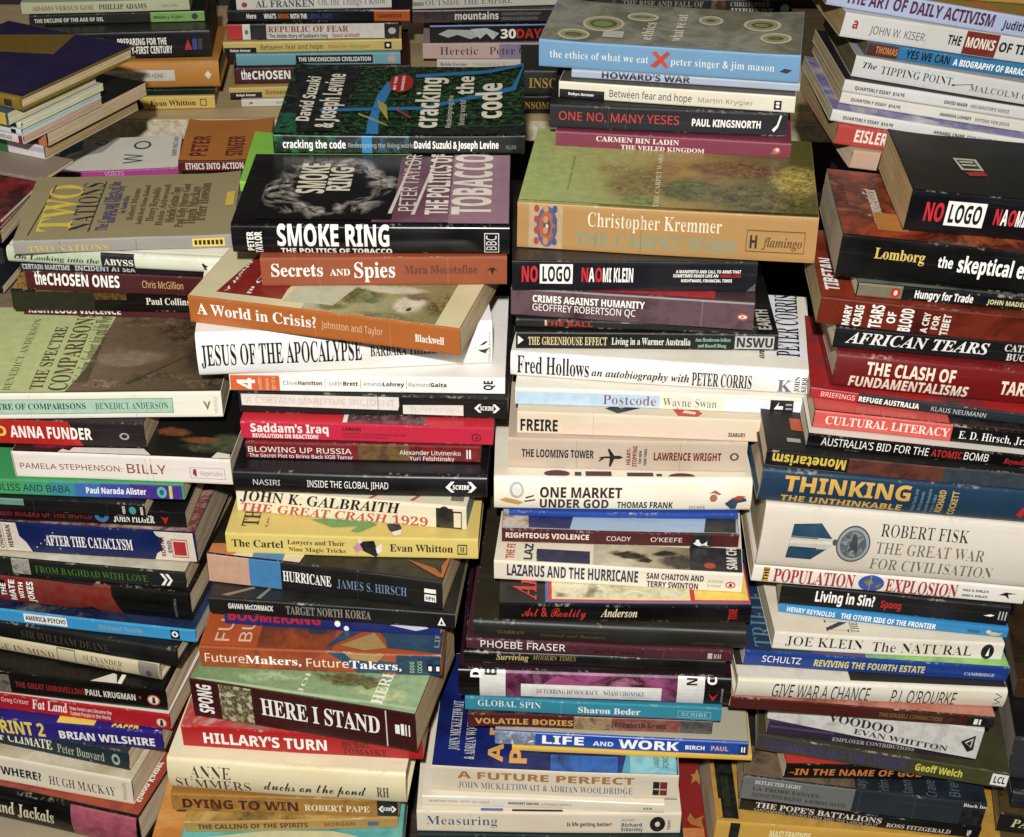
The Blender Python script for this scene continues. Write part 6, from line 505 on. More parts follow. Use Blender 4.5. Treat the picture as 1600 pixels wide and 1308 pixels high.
('p','books in the second front pile from the left','teal paperback at the very bottom of the second pile from the left',(-.2562,-.1413,.0943),(-0,-0,-.0121),172,110.1,22.7,'#2a8c8c',(('#2f9494','#63b0a4','#27868a'),10,'n'),'#d9c6a6',.4,(('Tp',((8.8,5.4),(67.4,14.5),(117.5,14.8),(138.1,9.9),(98.9,3.2)),'#c0bc88',CV),('r',121.3,121.58,.9,21.8,'crease','spine_crease'))),
('p','books in the second front pile from the left','thin mustard paperback sitting on the teal one at the bottom of the second pile',(-.2535,-.129,.1173),(0,-0,.0353),165.9,106.2,11.2,'#b08a3c',(('#c8a858','#a88438','#5c4a30'),24,'n'),'#d9c6a6',.4,(('t','THE CALLING OF THE SPIRITS',10,95.8,3.4,8.4,'#4c3416','b',TI),('t','MORGAN',108.3,132.3,3.9,8.4,'#7a5a24','b',AU),('r',142.3,150.8,3.4,7.9,'#46607a',PM))),
('p','books in the second front pile from the left','golden brown paperback with dark red bold capitals near the bottom of the second pile',(-.2645,-.1166,.1288),(-0,-0,-.0349),177.8,113.8,18.4,'#96661c',None,'#d9c6a6',.4,(('a',-1,177.3,0,18.4,('#8a5c18','#ab7c28','#6e460f'),30,'n',SI),('r',161.2,177.3,0,18.4,'#15120e',CP),('t','DYING TO WIN',8.6,99.4,3.7,13.2,'#5c160c','b',TI),('t','ROBERT PAPE',104.4,155.2,4.8,11.4,'#e8dcb8','r',AU),('p',((162.2,8.6),(164.7,12.1),(166.3,12.1),(164.1,8.6),(166.3,5.2),(164.7,5.2)),W,PM),('p',((176.3,8.6),(173.7,5.2),(172.2,5.2),(174.4,8.6),(172.2,12.1),(173.7,12.1)),W,PM),('t','SCRIBE',165.5,173,7,10.5,W,'b',SP),('r',83.1,83.42,.7,17.7,'crease','spine_crease'),('r',88.1,88.38,.7,17.7,'crease','spine_crease'))),
('h','books in the second front pile from the left','rounded cream hardback jacket with handwritten style title below the red spine',(-.2647,-.1104,.1475),(-0,-0,-.0884),185.8,126.3,32.8,'#ded0a4','#e0d4ae','#d9c6a6',.35,(('t','ANNE',17.9,49.9,16.4,28.2,'#4c3f24','l',TI),('t','SUMMERS',5.6,64.6,3.9,15.1,'#4c3f24','l',TI),('t','ducks on the pond',75.2,155.3,8.5,20.3,'#2c2418','x',TI),('t','RH',163.3,172.8,8.2,19.7,'#5c4f34','r',SP))),
('p','books in the second front pile from the left','bright red paperback with white bold capitals under the maroon and green book',(-.2536,-.0996,.1806),(-0,-0,-.0749),187.1,119.7,22,'#b4141c',(('#d0c8b8','#b83830','#8a8478'),18,'n'),'#d9c6a6',.4,(('t',"HILLARY'S TURN",16.7,113,4.9,15.9,W,'b',TI),('t','MICHAEL',124.5,146.9,9.9,15.9,'#3c0c0c','r',AU),('t','TOMASKY',125,159.3,2.6,8.8,'#3c0c0c','r',AU),('r',110.1,110.41,.9,21.2,'crease','spine_crease'))),
('p','books in the second front pile from the left','thick maroon paperback with white serif capitals and a green landscape cover',(-.2444,-.0906,.203),(-0,-0,-.2185),178.2,114,39.2,'#4a1512',(('#6f8c5c','#86a070','#5f8054','#93ac7c'),9,'g'),'#c9b388',.4,(('tr','SPONG',5.3,16.8,5.5,35.3,W,'b',AU),('a',23.1,49.2,.8,38.4,('#6a7c44','#c4c49c','#5a2c18','#8c9c60'),50,'v',SI),('t','HERE I STAND',56,150,13.3,31.4,W,'r',TI),('r',154.8,155.8,0,39.2,'#d8d0c0','ruled_line'),('r',162.1,165.6,16.5,25.9,W,PM),('r',166.6,169.1,15.7,27.5,W,PM),('r',170.1,171.1,15.7,27.5,W,PM),('r',172.7,173.7,15.7,27.5,W,PM),('Tsc',(.5,2.5,177.7,113.5),('#6f8c5c','#7c9868','#86a070','#93ac7c'),((121,26.1,33.2,9.8,'#4a4420','#70703c'),(58.4,14.7,28.5,5.6,'#7c9464','#a4bc8c'),(149.7,15,23.4,6.9,'#9cb070','#b8c48c'),(94.1,30.4,23.9,5.7,'#5c7048','#88a070')),.5,CV),('Tp',((3.6,-.9),(178.5,4.3),(178.7,7.2),(6.2,2.7)),'#a8c090',CV),('Tt','JOHN',85,3,88.7,43.2,'#e0e4c8','l','cover_author'),('Tt','HERE',141.8,4.5,151,42.4,'#e8ead0','r',CT),('Tp',((8.8,-1.2),(88.6,1.6),(133.5,2.6),(134.2,3.4),(88.1,3),(9.2,.4)),'#b8cca0',CV),('r',91.6,91.95,1.2,38.1,'crease','spine_crease'))),
('p','books in the second front pile from the left','orange and blue paperback with geometric picture and light two-part title on its spine',(-.2378,-.0772,.2425),(-0,-0,-.0518),185.4,118.7,19.1,'#a64e20','#a45020','#b8a47c',.4,(('a',-1,52.5,0,19.1,('#a4521e','#98481a','#b05c2a'),30,'n',SI),('a',42.6,101.9,0,19.1,('#9a4018','#8a3c20','#b0541c'),20,'n',SI),('p',((97.9,18.7),(111.7,9.6),(121.6,0),(185.4,0),(185.4,18.7)),'#28506a',CP),('p',((111.7,18.7),(142.2,18.7),(136.3,11.5),(116.7,13.4)),'#b08a4c',SI),('a',151.1,185.4,.4,18.7,('#284c66','#1c3c58','#30607a'),40,'n',SI),('t','Future',4,34.7,5.7,13.4,'#f0d8c0','s',TI),('t','Makers,',35.2,78.2,5.7,13.4,W,'r',TI),('t','Future',82.2,114.7,5,12.6,'#f0d8c0','s',TI),('t','Takers,',115.2,155,5,12.6,W,'r',TI),('tr','DOUG',161.4,164.8,2.9,13.4,'#8cb088','b',SP),('tr','COCKS',167.3,170.7,2.9,14.3,'#8cb088','b',SP),('r',174.6,179,3.8,11.5,K,PM),('r',180.5,184.9,3.8,11.5,K,PM),('r',175.6,178.1,5.3,9.6,W,PM),('r',181.5,183.9,5.3,9.6,W,PM),('Ta',.6,1.5,56.9,38.8,('#b4541e','#a4481a'),30,'n',CV),('Ta',44.1,.4,102.1,39.1,('#94401a','#6c3c28','#a04c20'),16,'n',CV),('Tp',((95.8,-1),(130.6,31.5),(140.9,16.7),(143.7,6.4),(185.9,-1.5),(188.2,27.2),(157.2,39.3),(116.7,42.4)),'#264a64',CV),('Tp',((107.8,7.2),(131.6,23.8),(143.2,6.3),(127,2.4)),'#ab8a50',CV),('Tt','FU',10.8,6.7,21.8,32.7,'#d8b898','s',CT),('Tt','BU',29,7,38.7,33.7,'#d8c0a0','s',CT),('Te',80.4,18.4,94.9,27,'#3a3c38',CV),('Tt','LIFE',179.1,8.5,182.9,30.7,'#a8a890','s',SP))),
('p','books in the second front pile from the left','thin deep blue paperback with chunky red letters under the black spine',(-.2216,-.05,.2619),(-0,0,-.0791),167.9,107.5,14.6,'#1a2c78',None,'#d9c6a6',.3,(('t','BOOMERANG',3,75.3,5,14.4,'#b41824','b',TI),('e',86.3,90.8,4.4,10.2,W,'star_dots'),('e',93.3,97.3,.7,5.8,W,'star_dots'),('p',((129.2,8.7),(154,12.4),(159,7.3),(149.1,4.4)),'#c8ccd8',SI))),
('p','books in the second front pile from the left','black paperback with tall thin grey serif capitals on the second pile',(-.2314,-.0544,.2768),(-0,-0,-.097),189.9,121.5,14.3,'#141210',(('#2a2622','#38342e','#1d1a17'),16,'n'),'#d9c6a6',.4,(('t','GAVAN McCORMACK',15.1,50.1,5.7,10.3,'#e0dcd0','b',SP),('t','TARGET NORTH KOREA',60,125.5,4,11.7,'#8c8880','r',TI),('p',((176.7,2.9),(179.6,10.7),(183,2.9)),W,PM),('p',((178.6,4),(179.6,7.9),(181.1,4)),K,PM),('Tp',((9.3,4.2),(30.9,16),(33.7,14.7),(14.5,3.2)),'#8a8070',CV),('Tp',((36.7,2.4),(43.5,15.8),(45.7,15.2),(39.8,1.9)),'#8a8070',CV))),
('p','books in the second front pile from the left','black paperback whose spine has pink-beige and blue blocks at the left end',(-.2338,-.0341,.2914),(-0,0,-.1875),185.5,118.8,26.5,'#16130f',(('#2a2418','#38301f','#1c1810'),14,'n'),'#c8b58e',.4,(('r',-2.1,33.7,0,26.5,'#cc9e80',CP),('r',33.7,58.9,0,26.5,'#4382b0',CP),('t','HURRICANE',60.4,98.7,9.5,19.1,W,'r',TI),('t','JAMES S. HIRSCH',103.3,157.7,9.5,17.5,'#7390ac','l',AU),('r',171.6,180.6,7.4,13.8,W,PM),('r',171.6,180.6,15.4,19.1,W,PM),('t','HPH',172.6,179.6,8.5,12.2,K,'b',SP),('Tp',((1.4,-2.1),(20.2,-1.7),(23.2,7.2),(9.3,14.5),(-.4,12.6)),'#c47a3c',CV),('Tp',((20.2,-1.7),(36.3,-1),(35.8,6.4),(24.2,7.4)),'#d8c89c',CV),('Tp',((36.3,-1),(60.5,-.3),(60.4,9.6),(35.3,7.9)),'#4382b0',CV),('Tp',((60.5,-.3),(73.6,-.1),(75.2,14.2),(59.4,12.7)),'#d8c89c',CV),('Tp',((153.1,21.4),(176.7,14.7),(184.5,6.6),(182,4.5),(167.2,12.8)),'#a85c2c',CV),('Tp',((183.6,6.4),(189.4,28.7),(183.3,29.1),(180.7,18.8)),'#b0602c',CV),('Tp',((181.9,5.3),(186,4.5),(191.7,27.5),(189.4,28.7)),'#b0602c',CV),('r',119.5,119.85,.8,25.7,'crease','spine_crease'))),
('p','books in the second front pile from the left','yellow paperback with black serif lettering and a green crocodile on its cover',(-.2177,-.0326,.3181),(-0,-0,-.0377),192.6,123.2,18.5,'#d8c05a','#d4bb56','#aaa28c',.4,(('t','The Cartel',4.4,43.9,6.3,13.3,'#1c1a10','r',TI),('t','Lawyers and Their',47.3,91.1,10.1,14.4,'#3a3420','r',SP),('t','Nine Magic Tricks',47.8,91.6,3.7,7.7,'#3a3420','r',SP),('p',((103.9,14.8),(113.7,15.7),(116.7,3.7),(114.7,.4),(105.9,5.5),(101.9,9.2)),K,SI),('p',((97,9.2),(101.9,13.8),(104.9,7.4),(100,4.6)),'#c890a0',SI),('e',101,104.9,13.3,17.5,'#e8d0c0',SI),('p',((114.7,9.2),(119.6,13.8),(119.1,5.5),(115.7,3.7)),'#e8e0d8',SI),('t','Evan Whitton',125.5,173.5,6.3,13.3,'#1c1a10','r',AU),('r',176.9,184.3,4.6,5.7,'#4a4424',RF),('r',176.9,184.3,12.7,13.8,'#4a4424',RF),('r',176.9,177.6,4.6,13.8,'#4a4424',RF),('r',183.6,184.3,4.6,13.8,'#4a4424',RF),('t','H',178.9,182.3,7,11.8,'#4a4424','r',SP),('Tt','TH',10.2,9.2,23.4,30.2,'#2a2818','r',CT),('Tt','Law',29.1,8.4,30.7,22,'#4a4428','r',SP),('Tp',((62.8,20.1),(80.8,10.8),(100.2,13.4),(95.1,6.5),(101.2,5.1),(114.7,15.8),(106.6,21.3),(84.2,22.8)),'#6f9a50',CV),('Tp',((121.5,16.1),(130,19.8),(133.8,11.6),(128.8,3.1),(124.2,9.5)),'#2a2826',CV),('Tp',((126.5,6.3),(133.9,10),(133.6,3.4),(128.9,1.5)),'#e8d8d0',CV),('r',100.1,100.37,.7,17.7,'crease','spine_crease'))),
('p','books in the second front pile from the left','cream paperback with black and orange italic capitals on the yellow one',(-.2119,-.0048,.3369),(-0,-0,-.1324),179.3,107.6,21.3,'#e4d9b8','#dcd2b4','#7c98a0',.4,(('t','JOHN K. GALBRAITH',2.6,128.6,11.1,20.9,'#17130f','i',AU),('t','THE GREAT CRASH 1929',3.1,149.5,1.3,9.4,'#c8522a','i',TI),('a',156,168.9,1.1,19.2,('#1a1814','#4a463c','#0d0d0c'),90,'v',SI),('e',157,167.9,4.3,20.9,'#26231e',SI),('r',168.9,175.8,1.1,2.3,'#26231e',RF),('r',168.9,175.8,15.8,17.1,'#26231e',RF),('r',168.9,169.6,1.1,17.1,'#26231e',RF),('r',175.1,175.8,1.1,17.1,'#26231e',RF),('Tp',((103.1,2.1),(110.1,9.2),(111.4,7.6),(105.7,1.6)),'#c05040',CV),('Tp',((135.1,3.2),(142.3,12.9),(143.5,11.3),(138.2,2.8)),'#c05040',CV),('Tr',166.1,6.8,176,12.5,'#7c7464','cover_panel'),('r',60.2,60.47,.9,20.5,'crease','spine_crease'))),
('h','books in the second front pile from the left','glossy black hardback with a bracketed white mark below the dark red spine',(-.212,-.0083,.3585),(-0,-0,-.0396),193.4,123.8,19.2,'#15151a','#19191d','#d9c6a6',.25,(('t','NASIRI',15.3,36,8.1,12.7,'#c8c8c4','s',AU),('t','INSIDE THE GLOBAL JIHAD',56.7,118.6,7.7,13.4,W,'s',TI),('p',((162.1,10.4),(166.4,15),(168.9,15),(165.3,10.4),(168.9,5.8),(166.4,5.8)),W,PM),('p',((185.6,10.4),(181.4,5.8),(178.9,5.8),(182.4,10.4),(178.9,15),(181.4,15)),W,PM),('t','SCRIBE',167.6,180.1,8.6,12.3,W,'b',SP))),
('p','books in the second front pile from the left','dark red paperback with two lines of thin white lettering below the hot pink spine',(-.2033,.0077,.378),(-0,-0,-.0301),179.6,114.9,15.5,'#6c1420',None,'#d9c6a6',.4,(('a',85.8,125.1,0,15.5,('#5c3a1c','#7a5c30','#3c1c14'),50,'n',SI),('a',125.1,180.1,0,15.5,('#5c1414','#8a2018','#2c1010'),40,'n',SI),('r',0,85.8,0,15.5,'#84141f',CP),('t','BLOWING UP RUSSIA',1.5,80.9,6.2,11.1,W,'s',TI),('t','The Secret Plot to Bring Back KGB Terror',2,81.8,1.2,4.6,W,'s',SP),('t','Alexander Litvinenko',117.7,164.4,6.8,10.8,W,'s',AU),('t','Yuri Felshtinsky',125.1,159.5,1.5,5.3,W,'s',AU),('r',168.8,169.8,3.9,12.4,W,PM),('r',170.8,172.2,3.9,12.4,W,PM))),
('p','books in the second front pile from the left','hot pink-red paperback with bold white title and a photo strip on its cover',(-.2063,.0104,.3938),(-0,-0,-.0419),192,122.9,16.2,'#cf2244','#c8202c','#d9c6a6',.3,(('t',"Saddam's Iraq",7.4,66.9,6.8,14.5,W,'b',TI),('t','REVOLUTION OR REACTION?',8.4,59,1.6,5.2,W,'b',SP),('t','CARDRI',77.2,91.9,10,12.9,'#3c0c18','b',AU),('t','COMMITTEE AGAINST REPRESSION AND FOR',77.6,126.1,6.1,8.1,'#5c1024','s',SP),('t','DEMOCRATIC RIGHTS IN IRAQ',77.6,111.4,3.2,5.2,'#5c1024','s',SP),('e',175.9,183.2,3.2,10.7,'#7c1028',PM),('e',176.9,182.2,4.2,9.7,'#cf2244',PM),('p',((178.3,5.5),(179.8,8.9),(181.3,5.5)),'#7c1028',PM),('Ta',78.1,-.5,141.1,16.5,('#e0d4d0','#4c2028','#8a5a5c','#2c1418'),60,'n',CV),('Tr',77.9,.4,81.2,12.5,'#e8e0d8','cover_panel'))),
('p','books in the second front pile from the left','black paperback with torn white stickers covering its spine title',(-.208,.0219,.4103),(-0,-0,-.0397),204.8,131.1,19.1,'#17130f',None,'#d9c6a6',.4,(('p',((2,6.9),(2,17.2),(122.3,17.6),(122.3,9.5),(121.3,5.7)),'#e8e0d4','paper_sticker'),('p',((125.2,2.7),(125.2,10.7),(171.2,11.8),(171.2,2.3)),'#e4dcd0','paper_sticker'),('t','A CERTAIN MARITIME INCIDENT',5.4,119.3,9.2,14.9,'#dcc4ba','s',SP),('t','TONY KEVIN',130.1,167.3,5,8.8,'#d8c4bc','s',SP),('p',((179.5,9.5),(183,13.4),(185.1,13.4),(182.1,9.5),(185.1,5.7),(183,5.7)),W,PM),('p',((199,9.5),(195.5,5.7),(193.3,5.7),(196.3,9.5),(193.3,13.4),(195.5,13.4)),W,PM),('t','SCRIBE',184,194.4,7.8,11.5,W,'b',SP),('r',106.2,106.53,.8,18.3,'crease','spine_crease'))),
('p','books in the second front pile from the left','white paperback with an orange block at the left end of its spine',(-.2138,.0228,.4297),(-0,-0,-.0169),208.4,133.4,13.8,'#efebe4','#ece8e0','#cfc8b8',.4,(('r',-1,38,0,13.5,'#d8641c',CP),('tr','4',5.8,19,1.7,11,W,'b',TI),('tr','QUARTERLY',21.9,24.3,1.4,12.4,'#f0c8a0','s',SP),('tr','ESSAYS',27.3,29.7,1.4,11,'#f0c8a0','s',SP),('tr','SET OF 4',32.1,34.6,1.4,12.4,'#f0c8a0','s',SP),('t','Clive',40.4,51.6,5.8,9.1,'#7c7c80','s',AU),('t','Hamilton',52.1,70.1,5.8,9.1,K,'b',AU),('t','Judith',74.9,85.1,5.8,9.1,'#7c7c80','s',AU),('t','Brett',86.1,97.3,5.8,9.1,K,'b',AU),('t','Amanda',101.2,115.7,5.8,9.1,'#7c7c80','s',AU),('t','Lohrey',116.2,132.3,5.8,9.1,K,'b',AU),('t','Raimond',135.7,151.7,5.8,9.1,'#7c7c80','s',AU),('t','Gaita',152.2,164.3,5.8,9.1,K,'b',AU),('r',72.3,72.6,4.1,11,'#888888',CP),('r',99,99.4,4.1,11,'#888888',CP),('r',133.7,134.1,4.1,11,'#888888',CP),('tr','QE',192.4,199.2,3.9,11.7,K,'b',SP),('r',58.9,59.21,.6,13.2,'crease','spine_crease'))),
('h','books in the second front pile from the left','white jacketed hardback with tall black serif capitals on the white and orange paperback',(-.2352,.0197,.4437),(0,-0,.0977),220.9,141.4,36.7,'#edebe6','#ebe8e2','#d9c6a6',.3,(('t','JESUS OF THE APOCALYPSE',2.9,122.4,10.3,28.7,'#15120f','r',TI),('t','BARBARA THIERING',128.7,187.1,13.2,22.8,'#26221e','r',AU),('p',((209.6,14.7),(212.5,12.5),(215.5,11),(218.4,16.5),(216.5,15.4),(213.5,14.7)),'#3a3428',PM),('p',((210.6,18.4),(214.5,19.1),(217.4,22),(215.5,22)),'#3a3428',PM),('tr','DOUBLEDAY',217.9,219.4,3.7,29.4,'#6c6658','s',SP))),
('p','books in the second front pile from the left','burnt orange paperback turned at an angle with a cream picture cover',(-.241,.036,.4808),(-0,-0,-.2364),209.1,133.8,22.8,'#b46624','#d8cc9c','#cdbf9c',.4,(('t','A World in Crisis?',6.2,99.7,8.2,17.8,W,'r',TI),('t','Johnston and Taylor',103.7,151,9.1,15,'#e4b890','s',AU),('t','Blackwell',175.3,197.1,7.7,14.1,W,'r',SP),('Tp',((18.3,10.7),(69.7,11.1),(68.5,27.7),(77.4,74),(25.9,77)),'#8c1c10','cover_panel'),('Tt','A World',26.6,12.8,23.9,65.1,W,'r',CT),('Tt','in Crisis',44.7,13.2,41.2,69.5,W,'r',CT),('Tsc',(88.3,1.3,190.2,75.8),('#b8b48a','#a8a070','#98945c','#8a8450'),((122.7,30.8,20.2,13.8,'#3c4420','#7c8440'),(163.7,26.5,13.7,15.5,'#c8c0a0','#d8d0b8'),(164.7,39.3,12,6.9,'#6c5c44','#8a7858'),(189.8,29,18.2,19.5,'#3c3418','#a08c4c'),(109.7,10.8,12.7,7.6,'#5c6030','#8a8c4c'),(142.7,46.5,27.8,7,'#d0ccb0','#b8b494'),(150.8,4.9,22.5,5.6,'#6c6438','#98905c'),(166.9,19.1,2.3,3.8,'#3c3428','#4c4434')),.35,CV),('Tp',((70.5,9.2),(109.7,10.8),(118.2,44.6),(74.9,37.9)),'#c0c0a0',CV),('r',98.9,99.2,.9,21.9,'crease','spine_crease'),('r',156.5,156.78,.9,21.9,'crease','spine_crease'))),
('p','books in the second front pile from the left','terracotta paperback with large white serif title under the black hardback',(-.1873,.0492,.5039),(0,-0,.0285),183,117.1,24.5,'#9a5230','#9c4c28','#d9c6a6',.4,(('t','Secrets',7.6,45.9,8.8,20.1,W,'r',TI),('t','AND',51.1,66,9.3,15.2,W,'r',TI),('t','Spies',69.3,99.5,7.3,21,W,'r',TI),('t','Mara Moustafine',106.7,160.9,10.3,17.6,'#6a2c10','r',AU),('p',((167.6,12.7),(170.5,13.2),(172.4,8.8),(173.4,13.2),(176.3,12.2),(172.9,15.2),(171,15.2)),'#4c200c',PM),('r',43,43.35,.7,23.7,'crease','spine_crease'),('r',138.8,139.15,.7,23.7,'crease','spine_crease'))),
('h','books in the second front pile from the left','black hardback with bold white capitals and a white smoke swirl on its purple cover',(-.2077,.0558,.5286),(-0,-0,-.0039),205.1,131.6,24.5,'#131318','#1b1216','#cdb993',.22,(('tr','PETER',11.4,16.2,2.9,19.1,W,'b',AU),('tr','TAYLOR',17.1,22.4,.5,19.1,W,'b',AU),('t','SMOKE RING',33.8,116.6,7.8,24,W,'b',TI),('t','THE POLITICS OF TOBACCO',35.7,118.1,.7,5.4,W,'b',SP),('tr','BBC',188,195.6,4.9,17.2,'#d8d4cc','s',SP),('r',186.6,197.5,2.5,3.2,'#d8d4cc',RF),('r',186.6,197.5,18.4,19.1,'#d8d4cc',RF),('r',186.6,187.2,2.5,19.1,'#d8d4cc',RF),('r',196.8,197.5,2.5,19.1,'#d8d4cc',RF),('Ta',103.1,3.9,203.5,127.3,('#4a2a34','#7a5060','#a4788a'),6,'n',CV),('Tr',159.8,1.5,204.5,131.3,'#a77e8c','cover_panel'),('Tsm',16.5,8,117.8,125.9,'smoke_ring_picture'),('Tt','SMOKE',41.2,54.6,62.3,112,'#e8dcc0','b',CT),('Tt','RING',64.2,59.7,81.8,104.6,'#e8dcc0','b',CT),('Tt','PETER TAYLOR',121.6,23.3,134,130.2,'#e4d8c8','s','cover_author'),('Tp',((114.3,18.6),(127.6,133.9),(129.1,134),(117.1,18.7)),'#e0d4c8',CV),('Tp',((131.6,16.6),(146.2,134.3),(147.7,134.3),(134.4,16.7)),'#e0d4c8',CV),('Tt','THE POLITICS OF',142,16.8,158.4,132,'#efe4d0','b',CT),('Tt','TOBACCO',162,17.1,190.5,132.6,'#efe4d0','b',CT))),
('q','books in the second front pile from the left','dark green patterned paperback with rotated white title lettering, topmost of the second pile',(-.1929,.1883,.5534),(0,-0,.0003),202.1,161.1,15.3,'#0e1712',(('#0d1f12','#143018','#0a160d','#3a6a34','#1c4020'),120,'n'),'#d9c6a6',.25,(('a',0,47.4,0,15.3,('#123020','#0d1a14','#2a6a48'),60,'v',SI),('a',47.4,109.3,0,15.3,('#11211a','#0d1512','#2d5a6a'),60,'v',SI),('r',71.2,79.4,0,15.3,'#2f86b4',SI),('t','cracking the code',7.7,58.3,4.6,11,W,'b',TI),('t','Redesigning the living world',60.3,112.9,5.5,9.2,'#a8b8b0','s',SP),('t','David Suzuki & Joseph Levine',113.4,181,4.9,11,W,'b',AU),('t','ALLEN',186.7,194.9,4.6,7.7,'#88907c','s',SP),('Tp',((6.4,6.9),(7.5,6.9),(11.8,133.8),(10.7,133.8)),'#1d4a34','grid_line'),('Tp',((26,7.1),(27,7.1),(30.7,134.1),(29.6,134.1)),'#1d4a34','grid_line'),('Tp',((45.5,7.4),(46.5,7.4),(49.7,134.4),(48.6,134.4)),'#1d4a34','grid_line'),('Tp',((65,7.6),(66.1,7.7),(68.6,134.7),(67.5,134.7)),'#1d4a34','grid_line'),('Tp',((84.6,7.9),(85.6,7.9),(87.6,135),(86.5,134.9)),'#1d4a34','grid_line'),('Tp',((104.1,8.2),(105.2,8.2),(106.6,135.2),(105.4,135.2)),'#1d4a34','grid_line'),('Tp',((123.7,8.4),(124.7,8.4),(125.5,135.5),(124.4,135.5)),'#1d4a34','grid_line'),('Tr',10.2,17.9,199.5,21.6,'#1d4a34','grid_line'),('Tr',7.9,37.4,199.5,41.2,'#1d4a34','grid_line'),('Tr',5.4,57.5,199.6,61.4,'#1d4a34','grid_line'),('Tr',3,78.1,199.6,82.1,'#1d4a34','grid_line'),('Tp',((.6,4.1),(47.6,7.4),(59.2,154),(5.9,146.6)),'#141a12','cover_panel'),('Ta',1,1.4,17.7,43.3,('#123020','#2a6a48','#0d1a14'),60,'v',CV),('Tr',109.9,-2.6,202.1,15,'#1c1610','cover_panel'),('Tp',((74.5,-32),(74.1,29.9),(77.6,88.2),(83.7,119),(91.5,125.5),(87.2,91.3),(81.9,44.1),(84.5,-31.9)),'#2f86c0',CV),('Tp',((32.3,55),(116.9,62),(159,89.3),(191.5,105.1),(206.1,156.1),(207.7,149.6),(194.8,95.9),(159.2,80.3),(117.3,54.7),(32.9,49.2)),'#2f7ab0',CV),('Tp',((107.5,138.5),(168.9,149.1),(206.1,159.4),(206,152.9),(169,141),(107.9,130.5)),'#2f7ab0',CV),('Tp',((78.5,76.2),(86.9,64.5),(90.3,30.1),(80.9,58.6)),'#b0a430',CV),('Tp',((64.8,46.8),(89.8,21.7),(91.1,17.6),(65.2,42.5)),'#b0a430',CV),('Tp',((96,55.9),(108.6,38.8),(108.8,34.6),(96.2,51.5)),'#a83828',CV),('Te',85.9,94.3,106.4,138.4,'#b8201c',CV),('Tt','BY THE',89.9,100.5,92.3,131.8,W,'b',SP),('Tt','MAKERS',96.5,99.1,98.8,133.5,W,'b',SP),('Tt','David Suzuki',15.5,26.3,26,127.7,'#ece4cc','b','cover_author'),('Tt','& Joseph Levine',31.5,12.7,46.6,137.6,'#ece4cc','b','cover_author'),('Tt','cracking',112.1,13.8,130.5,129.3,'#efe6cc','b',CT),('Tt','the',144.9,89.1,158.6,132.8,'#efe6cc','b',CT),('Tt','code',162.3,33.9,182.8,114.3,'#efe6cc','b',CT),('Tt','Redesigning the',137.9,14.1,142.2,86.1,'#e0d8c0','s',SP),('Tt','living world',148.1,19.8,152.9,74.3,'#e0d8c0','s',SP))),
('p','books in the third front pile from the left','red covered book with a gold star between the bottoms of the third and right piles',(-.0733,-.1194,.045),(-0,-0,-.0103),234.3,124.3,29.6,'#5c1414','#8c2420','#8a8678',.4,(('Tp',((232.2,107.9),(233.6,101.8),(238.1,100.4),(234,96.5),(233.3,89),(230.5,94.2),(225.9,90.4),(228.1,97.9),(226.2,100.9),(230.1,101.8)),'#b08a3c','gold_star'),('Tp',((222,56.6),(225.7,49.5),(235.6,53.9),(230.9,48.1),(232.2,39.7),(222.1,43.7),(219.4,49.4)),'#a87434','gold_star'),('Ta',210,9,232.2,39.7,('#a8482c','#c8803c','#8c2420'),40,'n',CV),('r',160.4,160.65,1.2,28.4,'crease','spine_crease'),('r',175.7,176.02,1.2,28.4,'crease','spine_crease'))),
('p','books in the third front pile from the left','very dark green paperback at the bottom edge under the cream one in the third pile',(-.0726,-.1177,.0749),(-0,-0,-.0091),210.3,134.6,28.5,'#143030',None,'#d9c6a6',.4,(('t','THE LIMITS OF POWER',23.1,94.9,8.6,20,'#4c7068','l',SP),)),
('p','books in the third front pile from the left','cream paperback with a blue serif title at left and a round black mark at right',(-.0735,-.1136,.1038),(-0,-0,-.006),208.4,133.4,22.6,'#ddd0b6','#d8ccb4','#d9c6a6',.4,(('t','Measuring',7.6,63.6,8.2,18.1,'#2c5a7c','l',TI),('t','Is life getting better?',118.5,154,8.6,12.7,'#2c2a24','b',SP),('t','RICHARD',161.7,171.8,14,17.2,'#3c6478','s',SP),('t','Richard',161.7,177.9,8.2,12.2,'#2c5a7c','b',AU),('t','Eckersley',161.7,178.9,3.2,7.2,'#2c5a7c','b',AU),('e',184,196.2,2.7,19.5,'#1c1a18',PM),('e',188.1,192.1,8.2,14,'#ddd0b6',PM),('tr','TEXT',198.2,200.3,4.5,15.9,'#3c3a34','b',SP),('Tr',50.5,-0,68.1,4.3,'#5a60a0','cover_panel'),('Tr',75.2,-1.7,115,3.6,'#1c1614','cover_panel'),('r',42.4,42.7,.9,21.7,'crease','spine_crease'))),
('p','books in the third front pile from the left','thin off-white paperback with one line of tiny print in the third pile',(-.0692,-.1077,.1267),(-0,0,-.0397),190.2,121.7,10.2,'#dfd5c0','#ddd2bc','#d9c6a6',.4,(('t','QUARTERLY ESSAY',5.1,28.4,4.1,6.5,'#4c463c','s',SP),('t','PATH OF LEAST',30.4,53.2,4.1,6.5,'#7c7464','s',SP),('t','MARGARET SIMONS',67.8,92.1,4.1,6.7,K,'b',AU),('t',"LATHAM'S WORLD",94.1,117.8,4.1,6.5,'#5c5648','s',SP),('t','$13.95',174.1,180.7,4.1,6.3,K,'b',SP))),
